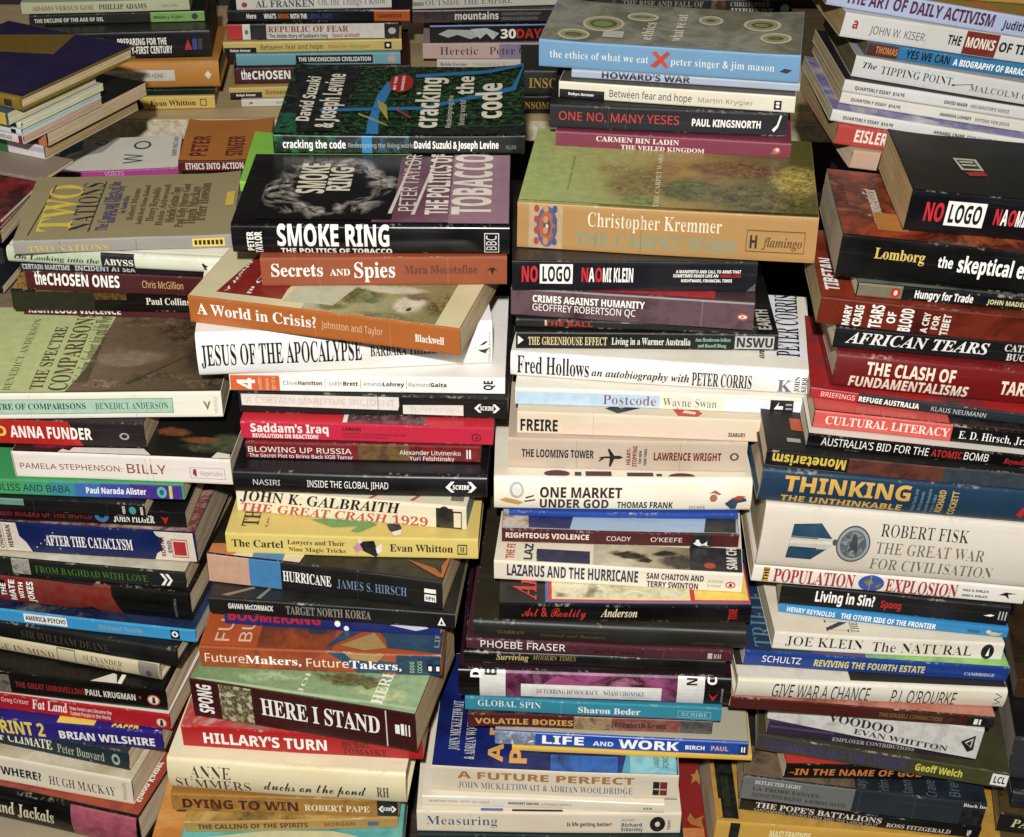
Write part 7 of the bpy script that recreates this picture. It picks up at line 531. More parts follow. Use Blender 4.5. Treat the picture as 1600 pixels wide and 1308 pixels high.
('p','books in the third front pile from the left','putty coloured paperback with orange capitals and a deep blue and cyan cover',(-.0617,-.1013,.1372),(-0,-0,-.0465),193.1,135.2,25.4,'#d2c6ae',(('#1a2460','#20307c','#141a48'),12,'n'),'#b8aa8e',.4,(('t','A FUTURE PERFECT',20.3,159,14.3,21.4,'#a8763a','b',TI),('t','JOHN MICKLETHWAIT & ADRIAN WOOLDRIDGE',20.8,158,4.1,10.7,'#5a6472','l',AU),('r',173.5,178.5,4.1,18.3,'#1c1614',PM),('r',179,184.6,4.1,18.3,'#7c1c1c',PM),('r',174,184.1,9.7,11.2,'#b8ac98',PM),('Tp',((148.9,1.1),(191.6,.6),(192.2,15.4),(186.1,29.3),(153.2,26.1)),'#4aa0b4',CV),('Ta',155.4,.8,191.1,26,('#58aabb','#84c4c8','#3c8ca8'),30,'n',CV),('Ta',93.1,.2,145.5,18.5,('#1c3f8c','#2c68b0','#1a2460'),20,'n',CV),('Tt','JOHN MICKLETHWAIT',11.6,18.4,20,75.6,'#cfd0cc','l','cover_author'),('Tt','& ADRIAN WOOLDRIDGE',24.4,9.2,32.8,73.2,'#cfd0cc','l','cover_author'),('Tt','A F',43.7,7.4,55.2,50.1,'#dca02c','b',CT),('Tt','P',60.8,6.9,74.1,23.3,'#dca02c','b',CT),('Tt','A MANIFESTO',173.9,7.4,178.3,24.6,'#1c3c4c','s',SP),('Tt','FORCE',180.9,7.7,185.3,22.1,'#1c3c4c','s',SP),('Tt','THE CHALLENGE',76.8,9.1,83.1,26.6,'#34406c','s',SP),('r',151.5,151.81,1,24.4,'crease','spine_crease'))),
('p','books in the third front pile from the left','thin bright yellow paperback sticking out to the right under the blue spine',(.0014,-.0841,.1629),(-0,0,-.0531),188.3,120.5,5.1,'#d8b018','#d6ae18','#d9c6a6',.4,(('Tp',((50.4,2.7),(184.5,2.3),(185.2,43.2),(59.9,43.1)),'#6c6038','cover_panel'),('Tp',((153.6,4.7),(184.6,3.7),(184.4,15.2),(156.6,14.9)),'#8a7a5c',CV),('Tp',((166.9,37.6),(168,37.7),(174,26.9),(173,26.9)),'#c8bc94',CV),('Tp',((170,37.8),(171,37.9),(177,27.1),(176,27)),'#c8bc94',CV),('Tp',((173.1,38),(174.1,38),(180.1,27.3),(179.1,27.2)),'#c8bc94',CV),('Tp',((176.2,38.2),(177.2,38.2),(183.2,27.5),(182.1,27.4)),'#c8bc94',CV))),
('p','books in the third front pile from the left','cobalt blue thin paperback with wide white capitals on the yellow one',(-.0123,-.082,.1683),(-0,0,-.0609),198.6,123.1,13.2,'#1c4ca0','#b0a890','#d9c6a6',.4,(('a',0,31.9,0,12.9,('#e0e4e8','#8a98a8','#5a6878','#f0f0f0'),70,'n',SI),('t','LIFE',37.4,70.2,3.4,11.1,W,'b',TI),('t','AND',77.3,93.4,3.7,7.9,'#dce4ec','b',TI),('t','WORK',97.4,144.6,2.6,10.8,W,'b',TI),('t','BIRCH',149.6,164.6,4.5,8.2,W,'b',AU),('t','PAUL',169.6,183.1,4.5,8.7,'#e0a090','b',AU),('r',191.6,197.6,2.1,11.1,'#14285c',PM),('r',193.1,194.1,4,9.2,W,PM),('r',195.1,196.1,4,9.2,W,PM),('r',142.3,142.61,.5,12.6,'crease','spine_crease'),('r',98.3,98.64,.5,12.6,'crease','spine_crease'))),
('p','books in the third front pile from the left','dark red paperback with gold capitals and a picture at the right of its spine',(-.0335,-.077,.1818),(-0,-0,-.0416),191.5,122.6,13.7,'#5c1616',(('#46201c','#6a4438','#2c2438','#8a6a50'),26,'n'),'#d9c6a6',.4,(('t','VOLATILE BODIES',5.6,82.7,3.6,9.3,'#d0a03c','b',TI),('a',83.2,115.4,0,13.5,('#2c2c50','#a8885c','#5c4434'),60,'n',SI),('a',112.8,166.5,0,13.5,('#a06a54','#7c3c34','#b08468'),30,'n',SI),('a',166.5,191.5,0,13.5,('#141c34','#5c5c54','#101428'),60,'n',SI),('t','Elizabeth Grosz',115.4,155.5,4.1,9.1,'#2c1810','b',AU),('r',132.5,132.84,.5,13.2,'crease','spine_crease'))),
('p','books in the third front pile from the left','teal thin paperback with white serif lettering under the glossy purple spine',(-.0355,-.074,.1959),(-0,-0,-.0617),199.5,127.7,14.6,'#2c8ca0','#2a8498','#d9c6a6',.4,(('t','GLOBAL SPIN',10.1,59.4,5.8,12.6,W,'l',TI),('r',74.9,75.4,0,14.6,'#60a8b4','ruled_line'),('t','Sharon Beder',88.4,136.9,3.8,10.5,W,'r',AU),('t','SCRIBE',168.7,188.6,5,8.8,'#a8d4d8','s',SP),('r',165.8,191.6,3.2,3.9,'#7cc0c8',RF),('r',165.8,191.6,10.1,10.8,'#7cc0c8',RF),('r',165.8,166.2,3.2,10.8,'#7cc0c8',RF),('r',191.1,191.6,3.2,10.8,'#7cc0c8',RF))),
('h','books in the third front pile from the left','thick glossy hardback with purple photo, white bars and black ends on its spine',(-.0403,-.0751,.2108),(-0,-0,-.0446),209.7,134.2,29.9,'#171310','#3c1828','#d9c6a6',.15,(('r',16.5,36.5,0,29.9,'#e0dcd4',CP),('r',168.7,189.4,0,29.9,'#e0dcd4',CP),('a',36.5,168.7,0,29.9,('#6c2444','#a0507c','#4c1830','#b87494'),16,'n',SI),('p',((58.9,14.9),(76.3,26.9),(106.2,17.9),(121.1,9),(140.9,14.9),(150.8,6),(56.4,6)),'#a04c78',SI),('r',48.4,156.8,3.6,18.5,'#e8e4dc','paper_label'),('t','DETERRING DEMOCRACY',60.4,108.2,8.4,13.7,'#2c2824','l',SP),('t','NOAM CHOMSKY',112.1,143.9,8.4,13.7,'#2c2824','l',SP),('tr','D',9.5,17.5,23.3,29.9,W,'b',TI),('tr','E',20.5,29.5,25.7,29.9,K,'b',TI),('tr','N',175.6,183.5,22.7,28.7,K,'b',TI),('tr','C',191.4,198.3,23.9,29.9,W,'b',TI),('p',((192.4,16.4),(196.4,6),(200.3,16.4),(197.8,13.4),(196.4,11.4),(194.4,13.4)),'#c81c2c',PM),('tr','VINTAGE',202.3,203.8,4.5,20.9,'#b8b4ac','s',SP))),
('p','books in the third front pile from the left','thin black paperback mostly hidden under the mauve one in the third pile',(-.0361,-.07,.2409),(-0,-0,-.0515),200.3,128.2,12.1,'#141009',None,'#d9c6a6',.4,(('t','Surviving',24.8,50,4.9,10.9,'#c8b468','i',TI),('t','MODERN TIMES',52.9,86.5,6.1,10.9,'#8a7a48','i',SP))),
('p','books in the third front pile from the left','mauve-brown paperback with thin white capitals in the third pile',(-.034,-.0688,.2534),(-0,0,-.0693),203.1,130,11.7,'#5c2c34','#54282f','#d9c6a6',.4,(('t','PHOEBE FRASER',10.9,75.8,3.5,10.5,W,'s',AU),('t','a single seed',82.7,135.5,3.5,8.4,'#2c1018','r',TI),('r',184.1,187.5,2.9,8.8,'#c8b8b4',PM),('t','RH',188.5,194.3,3.5,8.2,'#c8b8b4','r',SP),('r',150.7,151.02,.5,11.2,'crease','spine_crease'),('r',47.9,48.22,.5,11.2,'crease','spine_crease'))),
('h','books in the third front pile from the left','dark olive cloth hardback with faint gold lettering in the third pile',(-.0285,-.0687,.2654),(-0,-0,-.0576),206,164.8,17.5,'#2c2a22','#38321f','#d9c6a6',.3,(('t','GARRAN',18.6,39.2,7,9.8,'#6c5a1c','i',TI),('t','Survival and Business',50.5,100.2,5.6,8.8,'#5c4c1c','i',TI),('t','GALLIMARD',167.3,190,4.2,6.7,'#4c421c','i',SP))),
('p','books in the third front pile from the left','black paperback with red script title and a red-and-blue framed picture on its cover',(-.0089,-.0697,.2832),(-0,-0,-.0118),190,121.6,16.3,'#0f0d0c','#16120e','#d9c6a6',.25,(('t','Art & Reality',17,65.5,4.2,14,'#c0342c','x',TI),('t','Anderson',76.7,104.3,4.9,13.4,'#e0d4ac','i',AU),('tr','TONE',173.1,179.4,3.3,14,'#c01c1c','b',SP),('Tr',34.7,2.6,194.6,53.7,'#3a70a8','cover_panel'),('Tr',36.6,4.2,192.4,52,'#c8344c','cover_panel'),('Tr',39.6,6.6,144.4,49.4,'#e8d890','cover_panel'),('Ta',42.5,9,141.3,47.7,('#a89c6c','#e0d8b0','#5c5438'),30,'n',CV),('Tr',147.9,7.2,188.3,50.3,'#e8c830','cover_panel'),('Tt','Art',9.6,5.2,27.9,42.1,'#c83c2c','i',CT),('r',97.6,97.94,.7,15.7,'crease','spine_crease'))),
('p','books in the third front pile from the left','cream paperback with condensed navy capitals and a face on its cover, under the maroon spine',(-.0131,-.0415,.2998),(-0,-0,-.0838),188.5,120.6,19,'#e6ddc9','#ded2b8','#d9c6a6',.35,(('t','LAZARUS AND THE HURRICANE',9.9,109.9,5.3,16.3,'#26304c','b',TI),('t','SAM CHAITON AND',116.2,159.4,9.9,15.6,'#26262c','b',AU),('t','TERRY SWINTON',116.7,155.6,1.9,7.6,'#26262c','b',AU),('t','THE TRUE STORY',162.4,174,9.5,11.8,'#5c584c','s',SP),('t','OF THE FIGHT',162.4,173,4.9,7.2,'#5c584c','s',SP),('e',175.9,183.6,4.6,11.4,'#c2573a',PM),('e',176.9,182.7,5.7,10.2,'#e9d9c8',PM),('p',((178.3,6.4),(181.2,6.4),(180.7,9.1),(179.3,9.9)),'#3a1714',PM),('Tsc',(74.9,-7.4,164.5,29.2),('#b8ac90','#c8bc9c','#a89878','#4c4234'),((103.3,15.3,16.6,4.9,'#2c261e','#4c4434'),(115.6,10,5.8,4,'#1f1a14','#2c261e'),(139.9,9,16.5,9.7,'#2c261e','#5c5240'),(91.5,1.3,11.6,5.6,'#d8ccb0','#c8bc9c'),(130.1,19.5,9.8,4.1,'#3c3428','#26211a')),.3,CV),('Tr',148.5,-3,188,31.4,'#26242c','cover_panel'),('Te',159.2,4.4,168,11.6,'#b8482c',CV),('Tr',31.5,10.3,72.4,17.4,'#2a2c54','cover_panel'),('Tr',31.9,4.6,72.6,11.7,'#2a2c54','cover_panel'),('Tr',32.4,-1,72.9,6,'#2a2c54','cover_panel'),('Tr',32.8,-6.5,73.1,.4,'#2a2c54','cover_panel'),('Tt','THE FI',8.5,3.3,14.8,22,'#b84c3c','b',CT),('Tt','LAZ',22.3,2.9,28.6,23.2,'#26304c','b',CT),('Tt','SAM CH',176.5,4.4,184.1,31,'#e4dcd0','b',CT))),
('p','books in the third front pile from the left','maroon paperback with a small white figure in a black square and a pale blue cover',(-.0074,-.0197,.3191),(-0,-0,-.0321),182,116.5,13.4,'#5e191c','#9cb4cc','#d9c6a6',.35,(('t','RIGHTEOUS VIOLENCE',3,67.2,5.1,10.2,'#ecdccc','b',TI),('t','COADY',80.6,99.3,4.8,9.3,'#ecdccc','s',AU),('t','AND',104.2,111.6,4.8,8,'#4c1010','b',SP),('t',"O'KEEFE",114.6,138.7,4.8,9.3,'#ecdccc','s',AU),('r',146.1,161.8,0,13.4,'#14100e',CP),('p',((147.1,4),(151,6.7),(154,3.3),(152,1.3),(156.9,5.3),(160.8,10.7),(157.9,6.7),(157.9,2.7),(159.9,1.3),(155.9,2.4),(150,2)),W,SI),('e',149,152,4.7,8,W,SI),('Ta',-.1,2.6,22,23.1,('#8a5c44','#c8b8a4','#4c2c24'),40,'n',CV),('Tp',((20.6,2.6),(52.1,2.2),(55,19.3),(20.1,19.6)),'#2c3068',CV),('Tp',((155,-.2),(179.4,-.9),(181.9,29.7),(158.9,28.7)),'#38362c',CV),('r',48.8,49.09,.5,12.8,'crease','spine_crease'))),
('p','books in the third front pile from the left','thin royal blue paperback edge right under the rounded white hardback',(-.0021,-.0039,.3327),(-0,-0,-.015),177.7,113.7,5.2,'#204ca0','#204a9c','#d9c6a6',.4,()),
('h','books in the third front pile from the left','thick rounded cream hardback with plum capitals and tiny falling figures on its spine',(-.0135,-.0014,.3382),(-0,-0,-.004),198.2,126.8,29.7,'#efe6cf','#e8dfc8','#d9c6a6',.3,(('t','ONE MARKET',35.3,98.4,13.7,22.6,'#46202c','b',TI),('t','UNDER GOD',35.3,88.4,3,11.9,'#46202c','b',TI),('t','THOMAS FRANK',94.9,138.1,3.6,10.1,'#2c2820','b',AU),('e',11.9,22.9,12.5,26.7,'#b8b8b0',SI),('e',13.9,21.4,14.8,24.9,'#e4e0d8',SI),('p',((4,10.7),(8.9,13.1),(17.9,10.7),(22.9,8.3),(18.9,5.9),(8.9,8.3)),'#c8a030',SI),('p',((22.9,10.1),(31.8,11.9),(31.8,10.7),(23.8,8.9)),K,SI),('p',((23.8,13.7),(30.8,16),(30.8,14.8),(24.8,12.5)),K,SI),('e',165.9,171.8,10.7,17.8,'#b87848',SI),('p',((164.9,18.4),(169.9,21.4),(174.8,17.8),(172.8,17.2),(168.9,19)),'#a8603c',SI),('p',((177.8,8.9),(183.8,14.8),(193.7,14.2),(194.7,11.3),(187.7,9.5),(186.7,3),(182.8,3)),'#3c4c64',SI),('p',((182.8,13.7),(187.7,16.6),(193.7,16),(189.7,12.5)),'#b84c34',SI),('t','SECKER',150.5,162.9,3,6.5,'#5c5848','s',SP),('Te',38.3,1,58.2,10,'#5a2030',CV),('Tr',70.2,1.4,90.2,8.7,'#5a2030','cover_panel'),('Tr',102.1,.1,122.2,7.3,'#5a2030','cover_panel'),('Te',133.8,-2.1,154.2,6.9,'#5a2030',CV),('Tr',61.9,2.1,67,7.5,'#34343c','cover_panel'),('Tr',124.6,.4,128.9,5.7,'#34343c','cover_panel'))),
('p','books in the third front pile from the left','beige paperback with a small black aeroplane between black and maroon capitals',(-.0028,.011,.3682),(-0,-0,-.0295),182.5,116.8,27.9,'#cdb8a2','#c4b098','#d9c6a6',.45,(('t','THE LOOMING TOWER',10.4,65.8,10.6,17.8,'#211c18','b',TI),('p',((69.2,11.7),(74.1,12.8),(78.1,13.1),(76.1,20.1),(77.6,20.1),(81.5,13.6),(85.5,13.9),(88.5,12.3),(85.5,10.6),(81.5,10.6),(79.1,3.3),(77.6,3.3),(78.1,11.1),(74.1,11.1),(70.2,7.8),(69.2,7.8),(71.2,11.1)),'#211c1c','aeroplane_picture'),('tr','HEART-',90.9,93.9,5.6,21.7,'#8a2420','b',SP),('tr','STOPPING',95.4,98.8,3.9,23.4,'#8a2420','b',SP),('tr','THE NEW',100.3,102.3,6.7,19.5,K,'b',SP),('tr','YORK TIMES',104.2,106.2,5,21.2,K,'b',SP),('t','LAWRENCE WRIGHT',111.6,163.3,10.6,17.8,'#7c2420','b',AU),('e',169.7,176.6,11.1,18.4,'#5c4c40',PM),('e',171.2,175.1,12.5,17,'#cdb8a2',PM),('r',52.4,52.75,.8,27,'crease','spine_crease'),('r',131.3,131.65,.8,27,'crease','spine_crease'))),
('p','books in the third front pile from the left','cream paperback with bold condensed black letters at its left end in the third pile',(.004,.0176,.3963),(-0,-0,-.0629),187.4,119.9,18.7,'#e0cdb0','#dccbae','#8a3c34',.4,(('t','FREIRE',2.5,31,2.6,12.3,'#1c1a18','b',TI),('t','SEABURY',160.7,173.8,3.7,7.1,'#1c1a18','b',SP),('a',35.4,157.3,.9,11.2,('#e0cdb0','#e4c8b0','#dcc4a4'),30,'n',SI),('Tp',((66.4,8.2),(76.2,1.5),(93.2,10.2),(89.3,13.7),(78.6,9.1),(73.7,12.5)),'#1c1a18',CV),('Tp',((117.6,12),(122.2,1.2),(136.7,-.5),(140.8,6.2),(134.7,13.2)),'#c0342c',CV),('Tp',((125.2,6),(134.9,4),(136,7.7),(127.3,9.9)),'#dccbae',CV),('r',58,58.28,.7,17.9,'crease','spine_crease'))),
('p','books in the third front pile from the left','pale paperback with a light blue stretch of spine and a square black mark',(.0024,.0288,.4153),(-0,-0,-.0624),218.7,140,14.3,'#e9e2d0','#eae4d4','#d9c6a6',.3,(('r',.5,110.1,.3,11.4,'#b9d3e6',CP),('r',110.1,158.7,.3,11.4,'#efe4c4',CP),('r',158.7,218.7,.3,11.4,'#e6eaee',CP),('t','Postcode',67.2,107.2,2.9,11.1,'#8c4450','l',TI),('t','Wayne Swan',112.6,153.4,3.1,10.3,'#5c7c94','l',AU),('r',193.6,211,2.3,12,'#1c1c1e',PM),('p',((196.5,4.3),(200.4,10.7),(199.4,7.1),(203.3,7.1),(203.3,4.3),(198.9,4.3)),W,PM),('r',205.2,210,4.3,5.7,'#a8a8a8',PM),('r',205.2,210,7.8,9.3,'#a8a8a8',PM))),
('h','books in the third front pile from the left','white jacketed hardback whose cover shows tall grey-blue rotated capitals at the right',(-.0012,.0466,.4299),(-0,-0,-.1202),227.5,120.6,21.1,'#efece6','#ece4d4','#d8d0c0',.3,(('t','Fred Hollows',5,60.4,4.2,19.9,'#17150f','r',TI),('t','an autobiography with',62.4,136.8,5.9,13.1,'#26241e','i',TI),('t','PETER CORRIS',138.7,183.8,3.4,15.6,'#17150f','r',AU),('t','K',203,214.1,2.5,13.9,'#7c8088','r',SP),('tr','JOHN',215.5,219.4,3,16.9,'#26241e','r',SP),('tr','KERR',220.8,224.6,3,16.9,'#26241e','r',SP),('Tp',((193.2,23.2),(225,17.5),(216,121.7),(190.1,122.9)),'#eceef2','cover_panel'),('Tt','PETER CORRIS',200.9,20.2,219.1,122.1,'#1c1a18','r','cover_author'),('Tt','an',188.3,14.6,192.3,27.1,'#1c1a18','i',SP))),
('p','books in the third front pile from the left','black paperback with gold serif capitals and a small white triangle at its left end',(.0027,.0509,.4513),(-0,-0,-.0093),199.9,128,14.5,'#10120f','#15130f','#d9c6a6',.4,(('p',((1.5,4.1),(1.5,11.6),(5.9,7.9)),W,PM),('t','THE GREENHOUSE EFFECT',9.3,69.6,3.8,10.8,'#dcc890','r',TI),('t','Living in a Warmer Australia',73.1,133.3,4.4,10.5,'#dce0cc','r',TI),('t','Ann Henderson-Sellers',136.8,163.7,7.9,11.1,'#8cc0a0','r',AU),('t','and Russell Blong',139.2,160.8,2.9,6.1,'#8cc0a0','r',AU),('r',167.1,197,2,12.8,'#b8b8b4',PM),('t','NSWU',168.6,196,3.5,11.3,'#1c1c1c','b',SP),('Tt','EARTH',185.8,6.8,195.6,39.1,'#c8c4b4','b',CT))),
('p','books in the third front pile from the left','thin dark brown paperback with scraps of red lettering, under the grey-mauve spine',(.0026,.0585,.4661),(-0,-0,-.0554),183.3,117.3,7.2,'#1e1814','#1c1612','#d9c6a6',.4,(('t','THE BALL',21.6,58.8,2.2,5.7,'#b0281c','b',TI),('r',22.1,23.5,2.2,6.5,'#c8c0b0',CP))),
('p','books in the third front pile from the left','grey-mauve paperback with two lines of white sans capitals and an orange oval mark',(-.0014,.0641,.4736),(-0,-0,-.1275),183.9,117.7,23.7,'#5d464a','#50383c','#d9c6a6',.25,(('a',-.5,184.9,0,23.7,('#57424a','#6a5256','#4c3438'),20,'n',SI),('t','CRIMES AGAINST HUMANITY',16.8,102,12.8,18.5,W,'b',TI),('t','GEOFFREY ROBERTSON QC',16.8,95.2,5.7,11.4,W,'s',AU),('r',144.8,145.4,0,23.7,'#8a7478','ruled_line'),('e',171.5,179.6,8.5,14.2,'#c2573a',PM),('e',172.4,178.7,10,12.8,'#e9d9c8',PM),('p',((174.1,10.9),(177,10.9),(176.5,11.4),(175.1,12.3)),'#3a1714',PM),('Tr',59.6,-3.4,154.1,15.1,'#b01c24','cover_panel'),('r',79.6,79.95,.7,23,'crease','spine_crease'))),
('p','books in the third front pile from the left','black paperback with red and boxed white capitals below the gold-brown book',(-.0005,.0592,.4976),(-0,-0,-.0058),183.7,117.5,24.4,'#22242c','#33281c','#d9c6a6',.28,(('t','NO',7.3,19.3,7.3,20,'#d02430','b',TI),('r',20.8,45.5,5.9,22,W,CP),('t','LOGO',22.7,44,7.8,20,K,'b',TI),('t','N',52.2,57.1,7.8,19.1,'#d02430','b',TI),('t','A',57.5,61.9,7.8,19.1,W,'b',AU),('t','O',62.4,67.7,7.8,19.1,'#d02430','b',AU),('t','MI KLEIN',68.2,90.9,7.8,19.1,W,'b',AU),('t','A MANIFESTO AND CALL TO ARMS THAT',122.8,171.6,15.6,18.1,W,'b',SP),('t','SOMETIMES READS LIKE AN',120.9,154.7,12.2,14.7,W,'b',SP),('t','ORWELLIAN',156.1,171.6,12.2,14.7,'#c02430','b',SP),('t','NIGHTMARE, FINANCIAL TIMES',127.1,165.3,8.3,10.7,W,'b',SP),('p',((176.4,0),(184.1,0),(184.1,7.3)),'#555a64','worn_corner'))),
('p','books in the third front pile from the left','thick gold-brown paperback with an ornament at the left and a painted cover',(.0032,.0832,.5223),(-0,-0,-.1153),223.2,145.1,36.3,'#b2884a',(('#a9b860','#9cac54','#84803a','#8f7430','#54501f','#4a4a20'),16,'g'),'#d9c6a6',.3,(('r',8.8,34.2,.7,35.5,'#bfa071',CP),('t','Christopher Kremmer',53.2,152.9,20.3,31.9,'#ecdfc0','l',AU),('t','THE CARPET WARS',43.9,164.3,5.1,16,'#86977c','r',TI),('e',14.7,30.3,1.8,34.5,'#5a5a80',SI),('e',16.6,28.3,6.5,29.7,'#b06040',SI),('e',19.6,25.4,11.6,24.7,'#48506c',SI),('e',21.5,23.5,16,20.3,'#d8c8a0',SI),('t','H',174.3,179.6,10.2,20.3,'#3a2a14','b',SP),('t','flamingo',183.4,212.8,11.6,19.6,'#6a4c20','i',SP),('r',171.5,214.7,7.3,8,'#6a4c20',RF),('r',171.5,214.7,23.9,24.7,'#6a4c20',RF),('r',171.5,172,7.3,24.7,'#6a4c20',RF),('r',214.2,214.7,7.3,24.7,'#6a4c20',RF),('e',12.7,16.6,3.6,9.4,'#a04838',SI),('e',19.6,23.5,3.6,9.4,'#c88848',SI),('e',26.4,30.3,3.6,9.4,'#405878',SI),('e',12.7,16.6,12.3,18.1,'#a04838',SI),('e',19.6,23.5,12.3,18.1,'#c88848',SI),('e',26.4,30.3,12.3,18.1,'#405878',SI),('e',12.7,16.6,21,26.8,'#a04838',SI),('e',19.6,23.5,21,26.8,'#c88848',SI),('e',26.4,30.3,21,26.8,'#405878',SI),('e',12.7,16.6,29.7,35.5,'#a04838',SI),('e',19.6,23.5,29.7,35.5,'#c88848',SI),('e',26.4,30.3,29.7,35.5,'#405878',SI),('Tsc',(.5,2.5,222.7,144.6),('#b4c06a','#a8b25c','#a09a48','#a8883c','#74682c','#5c5824'),((89.5,43,29.2,32.1,'#6c5a20','#9c8838'),(68.3,67.5,16.8,15.2,'#8a7c34','#b0a050'),(162.5,79.6,39.7,17.9,'#4a3416','#9a6c28'),(128.7,36,24.1,24.2,'#4a4a1c','#7c7a34'),(181.6,28.6,43.1,28.8,'#2c2810','#8a7a30'),(208.9,64.5,21.5,30.2,'#6c5c1c','#d0b848'),(107.9,72.6,12.9,22.9,'#b08a3c','#7c5c24'),(142.9,59.6,9.8,8.7,'#b07838','#6c4c1c'),(91.1,9.9,14.3,9.3,'#5c6c28','#8a9848')),.5,CV),('Tt','THE CARPET WARS',101,2,104.8,103.1,'#e4d8b0','l',CT),('Tt','Christopher Kremmer',34.2,23.8,36.2,91.6,'#6c783c','i','cover_author'),('r',93.3,93.65,1.1,35.2,'crease','spine_crease'))),
('p','books in the third front pile from the left','dusty pink paperback with two lines of pale serif capitals in the third pile',(.0339,.1915,.5589),(-0,-0,-.1278),186.8,119.5,13.3,'#7e3046',None,'#d9c6a6',.4,(('t','CARMEN BIN LADIN',32.6,98.7,6.6,10.9,'#e8d4c8','r',AU),('t','THE VEILED KINGDOM',52.6,119.1,1.1,4.8,'#e8d4c8','r',TI),('e',172.7,178.7,4,9.3,'#c06058',PM),('e',174.7,177.7,6.1,8.8,'#e8c8b0',PM),('p',((170.7,4),(173.7,6.6),(174.7,3.3)),'#5c7c3c',PM))),
('p','books in the third front pile from the left','charcoal paperback with red condensed capitals in the third pile',(.0291,.1971,.5725),(-0,-0,-.0941),188.2,120.4,20.2,'#24262c','#24221f','#d9c6a6',.4,(('t','ONE NO, MANY YESES',7.2,103.1,7.3,14.5,'#c8352c','s',TI),('t','PAUL KINGSNORTH',113.2,167.5,6.9,12.9,W,'b',AU),('p',((176.6,6.1),(180.1,10.1),(182.1,18.2),(183.6,18.2),(181.1,8.1),(178.1,4)),W,PM),('r',46.6,46.85,.8,19.4,'crease','spine_crease'),('r',60.8,61.13,.8,19.4,'crease','spine_crease'))),
('p','books in the third front pile from the left','off-white thin paperback with a black block at the lower left of its spine',(.0362,.2101,.593),(-0,-0,-.1732),187.4,120,14.1,'#dcd6bf','#5a5048','#d9c6a6',.4,(('r',0,36.8,.3,7.9,'#16130f',CP),('t','Robyn Annear',7.8,28.5,3.1,5.3,W,'b',SP),('t','Between fear and hope',40.9,106.4,3.9,9.9,'#26241c','s',TI),('t','Martin Krygier',111.5,154.9,4.5,8.4,'#8c8674','s',AU),('r',171,177,2.3,10.1,K,PM),('e',172.5,175.5,3.9,6.2,W,PM),('e',172.5,175.5,6.8,9,W,PM),('r',56.7,57.03,.6,13.5,'crease','spine_crease'))),
('p','books in the third front pile from the left','thin grey-blue paperback with cut-off dark capitals under the pale blue spine',(.0463,.2163,.6074),(-0,-0,-.1613),180.9,115.8,6.9,'#a8b4c4',None,'#d9c6a6',.4,(('t',"HOWARD'S WAR",24.3,94.9,1.4,6.5,'#262c3c','b',TI),)),
('q','books in the third front pile from the left','pale blue paperback with two crossed red shapes on its spine, topmost of the third pile',(.0201,.2227,.6145),(-0,-0,-.1774),206.1,103.6,22.5,'#6d9abd',(('#8a866e','#727260','#9c9a84','#6c7078'),12,'n'),'#d9c6a6',.3,(('t','the ethics of what we eat',8.9,87.7,8.6,14.9,'#e4e4d4','l',TI),('p',((89.8,18),(93.9,18.9),(104.1,6.8),(102,4.5)),'#c05038',SI),('p',((102,19.4),(105.1,17.6),(93.9,5.4),(88.8,6.3)),'#b84834',SI),('t','peter singer & jim mason',105.6,186.7,8.6,14.9,'#e4e4d4','l',AU),('p',((190.7,9),(194.7,11.7),(200.7,10.8),(196.7,7.7)),'#1c3450',PM),('Te',28.5,28.6,62.4,66.9,'#d0c8a0',CV),('Te',30.6,32.3,60.2,63,'#a49c78',CV),('Te',34.1,37.1,56.6,58.1,'#5c6440',CV),('Te',36.8,40.1,52.9,54,'#8a9858',CV),('Te',12.6,3.1,38.3,29,'#d0c8a0',CV),('Te',14.6,6.7,36.2,25.3,'#a49c78',CV),('Te',18.1,11.3,32.8,20.6,'#5c6440',CV),('Te',20.7,14.2,29.2,16.7,'#8a9858',CV),('Te',62.3,58.4,88.5,80.5,'#d0c8a0',CV),('Te',64.5,62.2,86.3,76.6,'#a49c78',CV),('Te',68.2,67.1,82.5,71.7,'#5c6440',CV),('Te',71,70.2,78.7,67.5,'#8a9858',CV),('Te',121.1,58.3,141.3,82.4,'#d0c8a0',CV),('Te',123.4,62.1,139,78.5,'#a49c78',CV),('Te',127.2,67,135.1,73.5,'#5c6440',CV),('Te',130.1,70,131.2,69.4,'#8a9858',CV),('Te',158,49.2,188.5,81.5,'#d0c8a0',CV),('Te',160.3,52.9,186,77.7,'#a49c78',CV),('Te',164.2,57.7,182.1,72.7,'#5c6440',CV),('Te',167.1,60.7,178.1,68.7,'#8a9858',CV),('Te',172.8,20.3,198,45.8,'#d0c8a0',CV),('Te',175.1,23.9,195.6,42.1,'#a49c78',CV),('Te',178.9,28.6,191.7,37.4,'#5c6440',CV),('Te',181.8,31.5,187.8,33.4,'#8a9858',CV),('Tt','ethics',78.3,11.2,88,54.9,'#ece4c8','r',CT),('Tt','what we eat',101.6,12.6,111.6,79.6,'#f0e8cc','r',CT),('Tr',48.5,11.7,65,27.7,'#c8c8b8','cover_panel'))),
